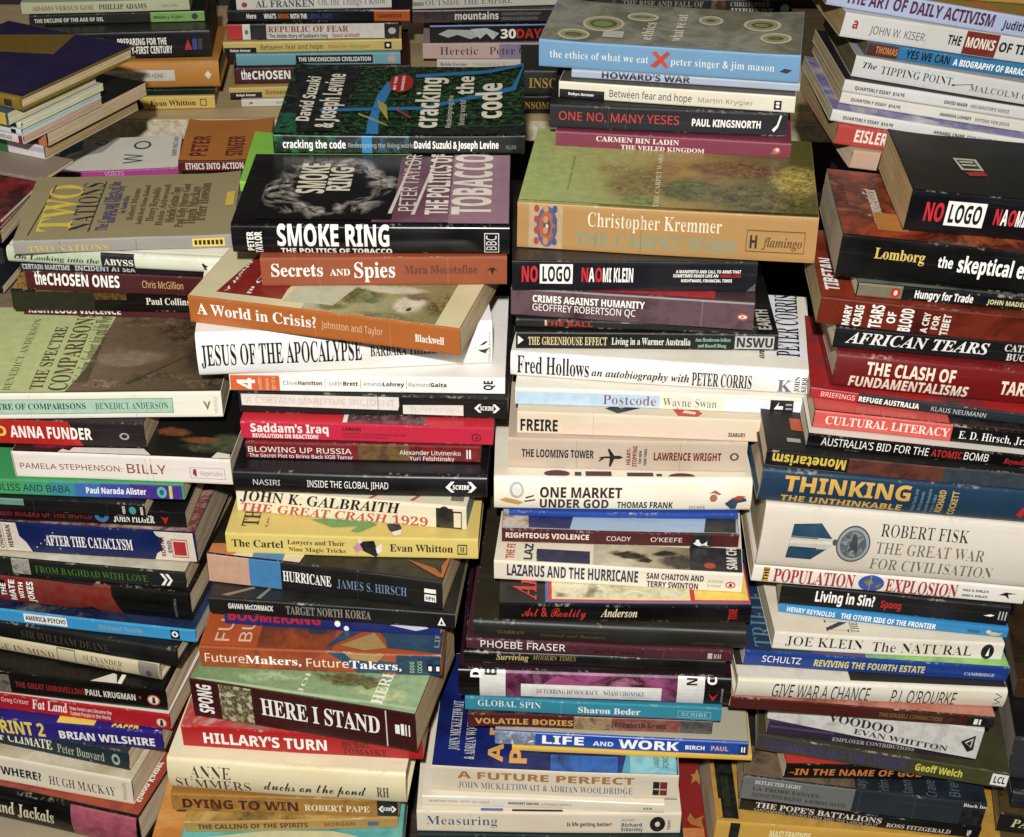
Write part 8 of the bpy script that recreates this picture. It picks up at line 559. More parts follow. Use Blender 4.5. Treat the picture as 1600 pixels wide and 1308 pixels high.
('p','books in the right front pile','golden yellow paperback with a narrow black stripe at the bottom of the right pile',(.1635,-.0933,.0448),(-.0013,.0768,-.0174),242.4,181.8,49.8,'#c89a20',(('#a87c18','#c09424','#8c6414'),12,'n'),'#d9c6a6',.25,(('r',11.7,19.7,0,49.8,'#15180c',CP),('t','MASTERMINDS',44.7,78.2,36.9,43.8,'#efe0a0','b',TI),('t','OF TERROR',41.5,77.7,24.9,34.9,'#efe0a0','b',TI),('Tr',3.4,3.7,18.5,72.5,'#171a0e','cover_panel'),('Tt','MASTERMINDS',7.8,16.8,13.2,51.6,'#3c5020','s',SP),('Tr',-5.4,4.2,5.4,25.2,'#c09024','cover_panel'),('r',146.3,146.58,2,47.8,'crease','spine_crease'),('r',56.2,56.54,2,47.8,'crease','spine_crease'))),
('p','books in the right front pile','black paperback with a row of white serif capitals near the bottom right corner',(.1866,-.0788,.0933),(-.0065,.0765,-.0852),195,124.8,13.6,'#0f0e0e',None,'#d9c6a6',.4,(('t',"THE POPE'S BATTALIONS",12.6,114.9,5.7,12.3,'#e0d8c8','r',TI),('t','SANTAMARIA, CATHOLICISM AND THE LABOR SPLIT',12,112.9,1.1,4.4,'#b8b0a0','s',SP),('t','ROSS FITZGERALD',119.6,171.7,2.7,7.6,'#d0c8b8','r',AU),('t','VP',184.6,187.8,2.7,9.5,W,'b',SP),('r',65,65.32,.5,13.1,'crease','spine_crease'))),
('p','books in the right front pile','slate paperback with a grey panel on the left half of its spine, lower right pile',(.1855,-.0791,.1073),(-.0061,.0765,-.08),196.1,141.2,24.5,'#2c343c',(('#262e38','#2f3842','#20262e'),10,'n'),'#d9c6a6',.4,(('r',0,90.5,0,24.5,'#6f716c',CP),('r',177.5,200.2,0,24.5,'#0d0d0e',CP),('t','REFLECTED LIGHT',10.4,47.4,17.6,21.5,'#d0ccc0','r',SP),('t','LA TROBE ESSAYS',9.4,63,10.8,14.7,'#3c3e3c','r',SP),('t','EDITED BY PETER BEILHARZ',9.4,50,4.4,8.3,'#3c3e3c','r',SP),('t','& ROBERT MANNE',52.6,86.3,4.4,8.3,'#3c3e3c','r',SP),('t','Black Inc.',177.5,197.7,20.1,23.5,'#e0dcd4','r',SP),('Ta',-2.8,-.7,90.2,35.5,('#5a4a38','#786650','#3c3024'),30,'n',CV),('Tt','Essays',91.1,-8,98.6,14.7,'#56606c','s',SP),('Tt','Writing',109.8,-4.9,117.6,17.9,'#56606c','s',SP),('Tt','Manne',128.6,-1.8,136.7,21.1,'#56606c','s',SP),('Tt','Craven',147.5,1.3,155.9,24.2,'#56606c','s',SP),('Tt','Brett',166.4,4.4,175.1,27.4,'#56606c','s',SP),('r',95,95.32,1,23.5,'crease','spine_crease'),('r',139.4,139.68,1,23.5,'crease','spine_crease'))),
('p','books in the right front pile','black paperback with orange capitals and a red cover in the right pile',(.2197,-.0797,.1296),(.005,.0766,.0652),184.4,110.7,15.9,'#15100c','#b83420','#d9c6a6',.4,(('t','IN THE NAME OF GOD',7.9,114.5,4.5,11.4,'#d07a28','b',TI),('p',((2.1,7.2),(7.4,7.9),(7.4,6.4)),'#d07a28',SI),('r',49.3,49.56,.6,15.3,'crease','spine_crease'),('r',105.3,105.64,.6,15.3,'crease','spine_crease'))),
('p','books in the right front pile','olive-grey paperback with violet capitals and a square white mark at the right end',(.1973,-.0651,.1475),(-.0106,.0761,-.1384),199.6,127.7,16.5,'#48443c',(('#3c3a30','#4c4a2c','#383430'),14,'n'),'#d9c6a6',.25,(('r',123,201.6,0,16.5,'#464a1c',CP),('t','HUMANKIND AND THE COSMOS',6.7,119,4,12.5,'#44406c','b',TI),('t','Geoff Welch',126.6,163.7,4.9,11.9,'#d8cc2c','b',AU),('r',186.4,199.6,2.6,14.5,'#e8e4dc',PM),('t','LCL',188.5,197.5,4.9,11.9,K,'b',SP),('r',130.2,130.5,.7,15.8,'crease','spine_crease'))),
('p','books in the right front pile','thin dark purple paperback under the tilted grey-white one in the right pile',(.2046,-.0654,.1638),(-.0075,.0764,-.0977),164.8,105.5,16,'#3a2c44','#3a2c40','#d9c6a6',.4,(('t','EMPLOYER CONTRIBUTIONS',52.2,117.5,1.9,6.1,'#b8a8a8','r',TI),('r',0,52.7,8.8,11.2,'#5c3c70',CP),('r',69.2,69.52,.6,15.4,'crease','spine_crease'),('r',117.4,117.7,.6,15.4,'crease','spine_crease'))),
('p','books in the right front pile','grey-white paperback turned askew with spaced thin capitals in the right pile',(.2038,-.0646,.1802),(-.015,.0753,-.1967),163.7,90,30.8,'#c0bcb4','#d0ccc0','#d9c6a6',.4,(('a',0,168.2,0,30.8,('#b4b0a8','#ccc8c0','#a4a098'),40,'n',SI),('t','VOODOO',46.7,97.1,10.5,19.1,'#2c2a28','r',TI),('t','EVAN WHITTON',67.9,140.9,3.1,8.6,'#3c3a38','r',AU),('p',((148.9,15.4),(158.8,24),(159.8,9.2),(155.8,6.2)),'#1c1a1a',PM),('p',((151.8,15.4),(157.8,20.9),(157.8,11.1)),'#c0bcb4',PM),('p',((153.3,14.8),(156.8,18.5),(156.8,12.3)),'#1c1a1a',PM),('r',118.7,118.99,1.2,29.5,'crease','spine_crease'))),
('p','books in the right front pile','thin brown-red paperback under the rounded white one in the right pile',(.1683,-.0903,.2141),(-.0016,.0768,-.0209),205.3,131.4,11.4,'#5a1e16',(('#9c4a38','#c08068','#7c2c20'),18,'n'),'#d9c6a6',.4,(('r',129.9,179.8,0,10.8,'#4c2418',CP),('r',183.8,205.8,0,11.4,'#16120f',CP),('t','THE ISRAELI CONNECTION',115.4,164.8,3.4,7.5,'#7c5c1c','b',SP),('r',189.3,192.3,2.9,8.6,W,PM),('r',193.3,194.8,2.9,8.6,W,PM),('r',122.6,122.88,.5,10.9,'crease','spine_crease'))),
('h','books in the right front pile','rounded off-white hardback with quirky condensed capitals in the right pile',(.1714,-.09,.2256),(.0023,.0768,.0306),210.2,134.5,19.4,'#d9d2c0','#3c3830','#d9c6a6',.3,(('t','GIVE WAR A CHANCE',27.9,103.5,2.7,16.3,'#1c1a18','s',TI),('t',"P.J. O'ROURKE",120.6,171.1,2.3,15.6,'#1c1a18','s',AU),('p',((200.5,4.9),(205.6,7.8),(200.5,10.7),(205.6,13.6),(200.5,16.5),(202,16.5),(206.6,13.6),(202,10.7),(206.6,7.8),(202,4.9)),'#1c1a18',PM),('Tr',-1.5,.6,87.4,15.9,'#d8d0bc','cover_panel'))),
('p','books in the right front pile','royal blue paperback with yellow capitals and a green-tinted cover in the right pile',(.1779,-.0759,.2449),(-.0001,.0768,-.0017),205.1,131.3,15,'#1d4390',(('#24405c','#2c3c58','#1c4c64'),14,'n'),'#ded8cc',.3,(('t','SCHULTZ',13.9,43.7,5.4,11.7,W,'s',AU),('t','REVIVING THE FOURTH ESTATE',54.1,139.9,4.8,11.4,'#d8cc70','b',TI),('t','CAMBRIDGE',171,194.6,5.4,8.7,'#c8ccd8','r',SP),('Ta',91.6,.6,210.8,33.9,('#4a9c88','#98c860','#3c7c70'),12,'n',CV),('Tt','TRIFLE',7.2,5.7,25.2,74.6,'#5c7c94','l',CT),('Ta',52,.4,93.1,14.3,('#4c3c60','#5a4468'),14,'n',CV))),
('p','books in the right front pile','cream paperback with spaced thin serif capitals and a black oval mark',(.1998,-.0716,.2585),(.0017,.0768,.0226),178.8,114.4,15.5,'#dcd4c4','#dacfb6','#c8bfa8',.4,(('t','JOE KLEIN',9.4,69.2,4.3,13,'#26241e','l',AU),('t','The NATURAL',76.2,154.6,3.4,12.4,'#26241e','l',TI),('e',161.6,171.7,.9,14.6,'#161412',PM),('p',((165.7,3.9),(167.7,11.6),(168.2,3.9)),W,PM),('Tt','N',39.8,5,58.5,18.8,'#3c3a34','l',CT),('Tt','THE',59.7,5.1,66.3,17.8,'#3c3a34','l',CT))),
('p','books in the right front pile','bright blue thin paperback with small white slanting capitals in the right pile',(.2067,-.0471,.2738),(-.0061,.0766,-.079),176,112.6,9.1,'#2b87bc',None,'#d9c6a6',.3,(('t','HENRY REYNOLDS',6,43.1,2.2,6.9,'#d8e4ec','b',AU),('t','THE OTHER SIDE OF THE FRONTIER',47.6,120.7,2.2,7.1,'#e8ecec','b',TI),('t','PENGUIN',145.4,154.3,2.7,5.4,'#1c4c70','b',SP),('p',((160.2,3.6),(165.1,5.4),(170.1,4.5),(172,5.9),(170.1,2.3),(163.2,1.8)),'#c8b888',PM),('e',159.2,163.2,3.6,6.8,'#d8d0b0',PM))),
('p','books in the right front pile','black paperback with white playful lettering below the red-and-white spine',(.2058,-.0471,.2833),(-.0043,.0767,-.0563),176,105.6,17.3,'#110f0d','#14110f','#d9c6a6',.4,(('t','Living in Sin?',27.2,72.7,5.2,14.2,W,'b',TI),('t','Spong',77.7,93.5,5.2,11.4,'#b8241c','b',AU),('p',((156.7,7.8),(162.2,9.5),(165.1,8.7),(162.2,7.3)),W,PM),('r',168.1,169.1,5.2,13,'#b8b4ac',PM),('r',170.6,171.6,5.2,13,'#b8b4ac',PM),('r',173,174,5.2,13,'#b8b4ac',PM))),
('p','books in the right front pile','white paperback with bold red serif capitals around a small globe',(.1832,-.0452,.3027),(-.0026,.0768,-.0336),209.2,133.9,15.9,'#e4dfd4',None,'#d9c6a6',.4,(('r',7.9,12.8,1,14.9,'#d8b020',CP),('tr','THE',8.4,12.3,2.2,14.3,K,'b',TI),('t','POPULATION',16.3,78.4,1.9,14.9,'#a8202c','r',TI),('e',81.3,101,.3,15.6,'#3a549c','globe_picture'),('p',((85.3,9.5),(90.2,11.9),(93.1,7.9),(88.2,5.6)),'#8a7c3c','globe_picture'),('p',((94.1,6.3),(99.1,8.7),(97.1,3.2)),'#8a7c3c','globe_picture'),('t','EXPLOSION',102.5,157.3,1.6,14.3,'#a8202c','r',TI),('t','PAUL R. EHRLICH',161.3,181,8.9,11.1,K,'b',AU),('t','ANNE H. EHRLICH',161.3,181,3.8,6,K,'b',AU),('p',((188.9,7.9),(193.9,11.1),(202.8,10.3),(195.9,9.2),(197.8,4.8),(193.9,7.9)),K,PM),('r',156.6,156.93,.6,15.2,'crease','spine_crease'),('r',90,90.33,.6,15.2,'crease','spine_crease'))),
('h','books in the right front pile','very thick pale hardback with a blue-ribboned medal on its spine',(.1849,-.0446,.3188),(-.0022,.0768,-.0283),227.3,145.5,55.4,'#d2c8b8',(('#b8ac98','#7888a0','#d0c8b8'),14,'n'),'#b0a68e',.4,(('t','ROBERT FISK',88.7,154.5,36.6,47.1,'#37332c','l',AU),('t','THE GREAT WAR',87.2,169.2,21.6,32.1,'#77705f','l',TI),('t','FOR CIVILISATION',85.7,178.6,6.7,17.2,'#77705f','l',TI),('p',((21.1,11.1),(23,41),(43.6,43.2),(53.4,31),(55.3,27.7),(52.4,23.3),(40.6,11.1)),'#1f4c66','medal_picture'),('p',((22,21.1),(22.5,31),(54.4,31),(54.4,24.4),(49.5,21.1)),'#c4bcac','medal_picture'),('p',((22,24.4),(22.3,27.7),(54.4,28.8),(54.4,26.1)),'#d8d0c0','medal_picture'),('e',53.9,57.8,25.5,31,'#4c5254','medal_picture'),('e',56.8,82.3,11.6,43.8,'#4c5254','medal_picture'),('e',57.8,81.3,13,42.4,'#9aa0a0','medal_picture'),('e',59.8,79.4,15.5,39.9,'#565c5e','medal_picture'),('pa',((78.4,27.7),(78.1,30.6),(77.2,33.3),(75.8,35.6),(74,37.3),(71.8,38.4),(69.6,38.8),(67.3,38.4),(65.2,37.3),(63.3,35.6),(61.9,33.3),(61,30.6),(60.7,27.7),(61,24.8),(61.9,22.2),(63.3,19.9),(65.2,18.1),(67.3,17),(69.6,16.6),(71.8,17),(74,18.1),(75.8,19.9),(77.2,22.2),(78.1,24.8)),('#6a7072','#8a9092','#4c5254','#767c7e'),140,'n','medal_picture'),('p',((66.1,20),(68.1,34.4),(70.1,36.6),(72,33.3),(74,20),(70.1,23.3)),'#43494b','medal_picture'),('r',23,40.6,40.5,41.3,'#1c4454','medal_picture'),('r',21.5,40.6,11.1,11.9,'#1c4454','medal_picture'),('r',22.5,42.6,30.2,31,'#14384a','medal_picture'),('r',22.5,42.6,21.3,22.2,'#14384a','medal_picture'),('t','FOURTH',200.2,207.6,27.7,31,K,'b',SP),('t','ESTATE',200.2,207.6,23.3,26.6,K,'b',SP))),
('h','books in the right front pile','navy hardback with large gold capitals on the very thick pale book',(.1819,-.0418,.3749),(-.0022,.0768,-.0289),214,136.9,30.7,'#23445e',(('#2c2c2c','#4c3028','#343c40'),8,'n'),'#d9c6a6',.28,(('t','THINKING',17.2,110.7,13.5,26.4,'#dcaa2c','b',TI),('t','THE UNTHINKABLE',16.7,106.8,3.1,9.2,'#dcaa2c','b',TI),('tr','Think-Tanks and',113.5,115.9,3.7,24.6,'#8ca0ac','s',SP),('tr','the Economic',118.3,120.7,4.9,23.4,'#8ca0ac','s',SP),('tr','Counter-Revolution',123.1,125.5,3.1,25.8,'#8ca0ac','s',SP),('tr','1931-1983',127.9,129.9,4.3,21.5,'#8ca0ac','s',SP),('tr','RICHARD',131.3,136.1,4.9,25.8,'#c8a43c','b',AU),('tr','COCKETT',140.9,145.7,3.7,25.8,'#c8a43c','b',AU),('p',((191.4,9.2),(194.7,16.9),(198.6,15.4),(195.7,6.1)),'#c02420',PM),('r',198.6,203.4,7.7,16.9,'#2c4cac',PM),('Ta',59.7,3.6,138.3,36.4,('#5c3c34','#7c5044','#3c2824'),20,'n',CV))),
('p','books in the right front pile','black paperback with an upside-down yellow title above the gold-lettered navy book',(.185,-.041,.4058),(-.0033,.0767,-.0436),191.5,105.3,14.1,'#12100c','#26221c','#d9c6a6',.4,(('tu','Monetarism',4.7,58.5,3.4,11.8,'#d8bc28','b',TI),('r',0,59.4,0,1.4,'#6c6028',CP),('a',60.4,130.2,0,14.1,('#4c2018','#6c4034','#38181c'),20,'n',SI),('r',130.2,191.5,0,14.1,'#38444a',CP),('Tr',20.5,30.7,29,47.6,'#b8501c','cover_panel'),('Tr',15.9,14,26,19.2,'#a8a498','cover_panel'),('r',75.5,75.76,.6,13.5,'crease','spine_crease'))),
('p','books in the right front pile','black paperback with slanting white capitals and one red word in the right pile',(.2153,-.0343,.4179),(-.0046,.0767,-.06),178.9,114.5,12,'#0e0c0b','#d8d2c4','#d8d4c8',.4,(('t',"AUSTRALIA'S BID FOR THE",10.3,88.8,3.4,10.1,W,'s',TI),('t','ATOMIC',90.7,113.3,3.6,9.6,'#a81c1c','b',TI),('t','BOMB',114.7,132.5,3.6,10.1,W,'s',TI),('t','Reynolds',143.8,162.1,3.6,8.4,'#a81c1c','i',AU),('r',69.6,69.91,.5,11.5,'crease','spine_crease'))),
('p','books in the right front pile','coral and black paperback with outlined white serif capitals in the right pile',(.2197,-.0252,.4299),(-.0054,.0766,-.0702),174.5,111.7,14.4,'#120f0e','#cc5044','#d9c6a6',.25,(('r',0,101,0,14.4,'#d45548',CP),('t','CULTURAL LITERACY',8.9,99.6,4.3,11.2,'#f0d8c8','r',TI),('t','E. D. Hirsch, Jr.',106.6,154.9,4,10.4,W,'l',AU),('Tr',98.5,-3.8,180.9,47.5,'#14110f','cover_panel'),('r',138.2,138.53,.6,13.8,'crease','spine_crease'))),
('p','books in the right front pile','thin slate paperback with a red left end under the dark red hardback',(.2186,-.0071,.4447),(-.0089,.0763,-.1157),176.5,113,8.9,'#27313a',(('#8c1c1c','#a82424','#3c4448'),10,'n'),'#d9c6a6',.4,(('r',0,35.4,0,8.9,'#b01c20',CP),('t','BRIEFINGS',8.5,33.5,2.3,6.4,'#f0d4c8','s',SP),('t','REFUGE AUSTRALIA',36.3,80.4,2.3,6.6,W,'b',TI),('t','KLAUS NEUMANN',89.3,129,2.3,6.2,'#c4c4c0','s',AU))),
('h','books in the right front pile','thick dark red hardback with cream italic-looking bold capitals in the right pile',(.2345,-.0055,.4527),(-.0034,.0767,-.0448),185.7,118.9,29.5,'#7a1a1a','#7c181a','#c8c0b0',.28,(('t','THE CLASH OF',22.3,87.2,14.8,24.8,'#ecdcc4','b',TI),('t','FUNDAMENTALISMS',11.8,99,3,12.4,'#ecdcc4','b',TI),('t','TARIQ ALI',121.3,167.7,8.9,20.1,'#ecdcc4','b',AU))),
('p','books in the right front pile','black paperback with large white slanted serif capitals under the red-brown spine',(.233,-.0003,.4827),(-.0016,.0768,-.0211),181.8,116.3,16.9,'#17171c',None,'#d9c6a6',.4,(('t','AFRICAN TEARS',8.5,113.2,5.1,14.5,'#e8e4dc','i',TI),('t','CATHERINE',124.5,165.2,9.1,14.9,'#d8d4cc','r',AU),('t','BUCKLE',127.3,155.7,1.7,7.4,'#d8d4cc','r',AU))),
('p','books in the right front pile','red-brown paperback with several columns of rotated white capitals on its spine',(.2198,.0021,.501),(-.0046,.0767,-.0594),178.8,114.4,22.7,'#641f12',(('#6c2410','#8c3418','#4c180c'),10,'n'),'#b4a67c',.4,(('a',.5,179.7,0,22.7,('#5c1c10','#7a2c18','#4c140c'),14,'n',SI),('tr','MARY',18.1,23.3,1.4,18.1,W,'b',AU),('tr','CRAIG',25.6,31.6,1.4,19,W,'b',AU),('tr','TEARS',37.2,46,1.4,20.9,W,'b',TI),('tr','OF',49.3,55.3,6.8,16.3,W,'b',TI),('tr','BLOOD',58.6,67.4,1.4,20.4,W,'b',TI),('tr','A CRY',74.8,79.5,1.8,19,'#e8dccc','b',TI),('tr','FOR',81.8,86.5,5.4,17.2,'#e8dccc','b',TI),('tr','TIBET',88.8,94.3,1.4,19,'#e8dccc','b',TI),('Tt','TIBETAN',4,11.6,14.2,63.4,W,'b',CT))),
('p','books in the right front pile','black thin paperback with a tan left end and a red bird mark',(.2462,.0051,.522),(-.0032,.0767,-.0418),163.9,104.9,11,'#17191c',(('#4c5448','#6c7464','#38403a'),14,'n'),'#d9c6a6',.4,(('r',.9,32.9,0,11,'#7c745c',CP),('e',24.5,31.5,1.3,9.7,'#b8341c',PM),('e',26.8,29.6,3.3,7.7,'#e0d0b8',PM),('t','Hungry for Trade',42.1,84.2,2.9,9,W,'b',TI),('t','JOHN MADELEY',94.4,127.8,3.3,7,'#d0c88c','b',AU))),
('p','books in the right front pile','very thick black paperback with a mottled orange-red cover in the right pile',(.2313,.0128,.5344),(-.0051,.0766,-.0667),207.4,118.7,32.8,'#141210',(('#7c2c10','#a44418','#5a1c0c','#b8602c'),12,'n'),'#b8ae98',.25,(('t','Lomborg',24.9,60.8,17.1,25.6,'#d8b84c','r',AU),('t','the',70.5,81.1,15.1,23,W,'b',TI),('t','skeptical environmentalist',84.8,202.8,13.1,24.9,W,'b',TI),('Tt','environmentalist',22.1,23.1,33,85.7,'#e8d8c8','i',CT),('Tt','LIVING',.3,53.6,9.4,87.7,'#5c1c0c','b',CT),('Tr',26.4,13.3,48.8,43,'#b8782c','cover_panel'),('r',138,138.34,1.3,31.5,'crease','spine_crease'))),
('q','books in the right front pile','thick black paperback with tan page ends and a small red label on its cover',(.2793,.0258,.5639),(-.0026,.0768,-.0334),179.9,111.5,32.3,'#15151c','#2a281e','#c4a878',.28,(('t','NO',12,25.4,9.7,23.9,'#cc2430','b',TI),('r',27.2,54.9,7.1,26.5,W,CP),('t','LOGO',29.5,52.6,9.7,23.9,K,'b',TI),('t','N',61.9,66.5,11,23.2,'#cc2430','b',TI),('t','A',67,71.6,11,23.2,W,'b',AU),('t','O',72,77.1,11,23.2,'#cc2430','b',AU),('t','MI KLEIN',77.6,101.2,11,23.2,W,'b',AU),('Tp',((41.4,66.6),(58.7,66.9),(60.4,45.8),(43.6,44.3)),'#c8c0a8',CV),('Tp',((43.2,63.4),(56.7,64.1),(58.2,48.8),(45.6,47.1)),'#3c3a32',CV),('Tp',((44.7,61.3),(55.3,61.9),(55.6,59),(45,58.4)),'#c8c0a8',CV),('Tp',((45.4,55.4),(56.4,56.2),(56.8,53.3),(45.7,52.5)),'#c8c0a8',CV),('Tp',((45.5,40.1),(59.6,44.4),(61.2,36.6),(47.4,33.5)),'#a82c24',CV))),
('p','books in the upper right pile','pinkish tan book glimpsed under the coral spine in the upper right pile',(.2808,.2308,.5252),(.0185,.1648,.1123),183.1,117.2,15.9,'#c8a48a',None,'#d9c6a6',.4,(('r',24,27.4,0,15.9,'#3c1c18',CP),('r',37.7,38.01,.6,15.3,'crease','spine_crease'))),
('p','books in the upper right pile','coral red paperback with condensed white capitals in the upper right pile',(.2668,.2363,.5441),(.0136,.1653,.0822),199.9,127.9,17,'#b8443c',None,'#a89468',.4,(('t','EISLER',16.3,44.6,4.4,14.6,'#f0e0d0','b',TI),('t','THE GREAT ORATOR',65.6,147.3,5.1,13.6,'#f0e0d0','b',TI))),
('p','books in the upper right pile','lowest of three thin white paperbacks with tiny print, blue words on its spine',(.2625,.2416,.5623),(.005,.1657,.0304),201.7,129.1,10.2,'#d5d2cb',(('#d0ccc8','#6c64a4','#dcd8d0'),14,'n'),'#c4b890',.4,(('t','QUARTERLY ESSAY  $14.95',10,53.3,3.5,6.3,'#3c3c40','b',SP),('t','ANNABEL CRABB',88.5,115.5,3.5,6.3,K,'b',AU),('t','STOP AT NOTHING',117.7,147.6,3.5,6.3,'#3c5c9c','b',SP))),
('p','books in the upper right pile','middle one of three thin white paperbacks with tiny print in the upper right pile',(.2724,.2591,.5713),(.004,.1658,.0242),198.4,126.9,9.8,'#d2cdc0','#ccc8bc','#b8a87c',.4,(('t','QUARTERLY ESSAY  $14.95',8.9,51.9,3.3,6,'#3c3c40','b',SP),('t','AMANDA LOHREY',86.3,114.5,3.3,6,K,'b',AU),('t','VOTING FOR JESUS',117.3,148,3.3,6,'#7c7468','b',SP))),
('p','books in the upper right pile','uppermost of three thin white paperbacks with tiny print in the upper right pile',(.2735,.2593,.5813),(.0067,.1657,.0409),197.6,126.5,10.5,'#d2d0cc','#26221c','#b8a87c',.4,(('t','QUARTERLY ESSAY  $14.95',10,53.1,3.6,6.5,'#3c3c40','b',SP),('t','DAVID MARR',88,108.4,3.6,6.5,K,'b',AU),('t',"HIS MASTER'S VOICE",111.2,145.4,3.6,6.5,'#7c7468','b',SP))),
('p','books in the upper right pile','grey-white paperback with a matchstick drawn between thin serif words',(.2817,.2697,.5909),(.003,.1658,.0184),203.7,130.3,17.9,'#c9c9c8','#a8a8a8','#6c6650',.4,(('t','The',7.2,19.5,8.9,13.9,'#2c2c30','i',TI),('t','TIPPING POINT',23.4,85.5,6.4,13.2,'#2c2c30','l',TI),('p',((86.7,6.4),(87.8,7.5),(104.1,10.7),(104.1,10)),'#8a6c44','match_picture'),('e',85.5,88.9,6.1,7.9,'#8c2c24','match_picture'),('t','MALCOLM GLADWELL',101.3,193.4,4.6,10,'#5c5c60','l',AU),('r',55.1,55.45,.7,17.2,'crease','spine_crease'),('r',62.4,62.73,.7,17.2,'crease','spine_crease'))),
('p','books in the upper right pile','blue paperback with a brown left end and bold black words in the upper right pile',(.2923,.2745,.6075),(.0121,.1654,.0734),194.4,124.4,10.9,'#2276a4',None,'#6c5c40',.4,(('r',0,27.6,0,10.9,'#5c2414',CP),('t','THOMAS',7.9,27,3.3,8.8,'#c87c3c','b',SP),('t','YES WE CAN',34.4,73,2.6,9.6,'#101418','b',TI),('t','A BIOGRAPHY OF BARACK OBAMA',76.4,165.2,2.8,8.1,W,'b',SP))),
('p','books in the upper right pile','white paperback with a rust block in mid spine in the upper right pile',(.2695,.276,.6227),(.0141,.1652,.0855),217.2,139,20.9,'#cac8c2',None,'#a8935c',.4,(('t','a',8.4,12.9,8.4,14.6,'#9c2820','b',SP),('t','JOHN W. KISER',24.1,72.1,6.3,13,'#5c5c58','s',AU),('r',106.9,136.3,0,20.9,'#7c2814',CP),('t','THE',92.1,104.1,7.1,15.1,'#1c1a18','b',TI),('t','MONKS',108.7,134,7.1,15.5,'#e8dcc8','b',TI),('t','OF TIBHIRINE',138,199.6,7.1,15.1,'#1c1a18','b',TI),('r',73.6,73.85,.8,20.1,'crease','spine_crease'))),
('p','books in the upper right pile','lavender paperback with bold plum capitals, topmost of the upper right pile',(.2572,.2848,.6463),(.0042,.1658,.0254),229.1,146.6,17.6,'#a4b0cc',(('#8a7c2c','#a85c24','#5c7c34','#b89c3c'),26,'n'),'#a8935c',.4,(('t','THE ART OF DAILY ACTIVISM',15.4,142.6,4.9,15.1,'#5c2448','b',TI),('t','Judith Levine',150.5,195,5.3,12.3,'#2c3050','b',AU),('r',111.3,111.61,.7,16.9,'crease','spine_crease'))),
('q','books in the upper right pile','mustard book whose page edges peek out at the top right corner',(.2299,.2589,.669),(.0516,.1576,.3181),244.3,171,23.9,'#b08c3c',None,'#a8945c',.4,(('r',151.1,151.41,1,22.9,'crease','spine_crease'),('r',181.5,181.85,1,22.9,'crease','spine_crease'))),
('p','books in the upper left pile','black paperback with red flames and thin pale stripes on its cover at the left edge',(-.5493,.2382,.452),(-0,-0,-.1027),110.6,138.3,12.8,'#2c1414',(('#301818','#98242a','#2a1414','#a83034'),14,'n'),'#d9c6a6',.4,(('Tp',((103.5,19.6),(108.3,87.1),(110.5,84.5),(106,16)),'#d0c0b0',CV),('Tp',((108.8,5.9),(112.7,84.8),(114.9,82.2),(111.5,4.9)),'#c0b0a0',CV),('r',49.8,50.14,.5,12.3,'crease','spine_crease'),('r',25.2,25.46,.5,12.3,'crease','spine_crease'))),
('p','books in the upper left pile','thin taupe book lowest in the upper left pile',(-.5642,.3788,.4652),(-0,-0,-.3609),145.7,49.5,3.6,'#8c7c6c','#9c8a78','#d9c6a6',.4,()),
('p','books in the upper left pile','white paperback with a green block, low in the upper left pile',(-.5837,.4417,.4691),(-0,-0,-.4455),163.7,142.1,13.2,'#d8d4d0',None,'#b09a6c',.4,(('r',63.9,122.1,0,13.2,'#2c6c3c',CP),('r',122.1,163.7,6.6,11.9,'#c4b4c8',CP),('r',126,126.31,.5,12.7,'crease','spine_crease'),('r',121.6,121.86,.5,12.7,'crease','spine_crease'))),
('p','books in the upper left pile','thick dark covered paperback with wide cream page ends in the upper left pile',(-.5705,.4374,.4826),(-0,-0,-.4534),155.7,149.1,14.1,'#6c1c1c','#1f2016','#c9b592',.4,(('r',145.9,155.7,0,14.1,'#c07850',CP),('r',98.4,98.67,.6,13.5,'crease','spine_crease'),('r',98.9,99.17,.6,13.5,'crease','spine_crease'))),
('p','books in the upper left pile','thin white paperback with a dark red spine tip in the upper left pile',(-.5797,.4087,.497),(-0,-0,-.4653),152.9,110.1,7.6,'#dcd4cc','#b08c84','#c8a890',.4,(('t','AND AGE',125.1,140.1,2.3,6.1,'#4c4444','r',SP),('r',147.6,153.6,0,7.6,'#8c1c34',CP))),
('p','books in the upper left pile','thin pale aqua paperback in the upper left pile',(-.5815,.4096,.5048),(-0,-0,-.4655),154.2,111,6.9,'#cfe0dc','#b8d0cc','#b8d0c8',.4,(('r',142.2,148.2,1.4,5.5,K,CP),)),
('p','books in the upper left pile','thin pale lemon paperback under the slate cover in the upper left pile',(-.5793,.4074,.512),(-0,-0,-.4687),154,114,6.5,'#dcdcc0','#d8d8bc','#d8d8b8',.4,(('r',142.1,148.8,1.3,5.2,'#2c2c2c',CP),)),
('p','books in the upper left pile','slate blue paperback with a yellow spine patch under the purple one',(-.5906,.4007,.5189),(-0,-0,-.4698),157,120.9,11.8,'#4c5c70','#4c5c70','#c8c4a4',.4,(('r',117.2,155.5,0,11.8,'#d0b420',CP),('r',39.4,39.73,.5,11.3,'crease','spine_crease'))),
('h','books in the upper left pile','purple hardback with a broad gold panel on its cover, topmost of the upper left pile',(-.5783,.4068,.531),(-0,-0,-.4769),157.9,158.9,12.4,'#8a7218','#332658','#c8b890',.3,(('r',140,149,3.1,9.3,'#3c3414',PM),('Tp',((-66.5,110.4),(86.9,157.5),(107.1,103),(-21.5,65.1)),'#7c6414','cover_panel'))),
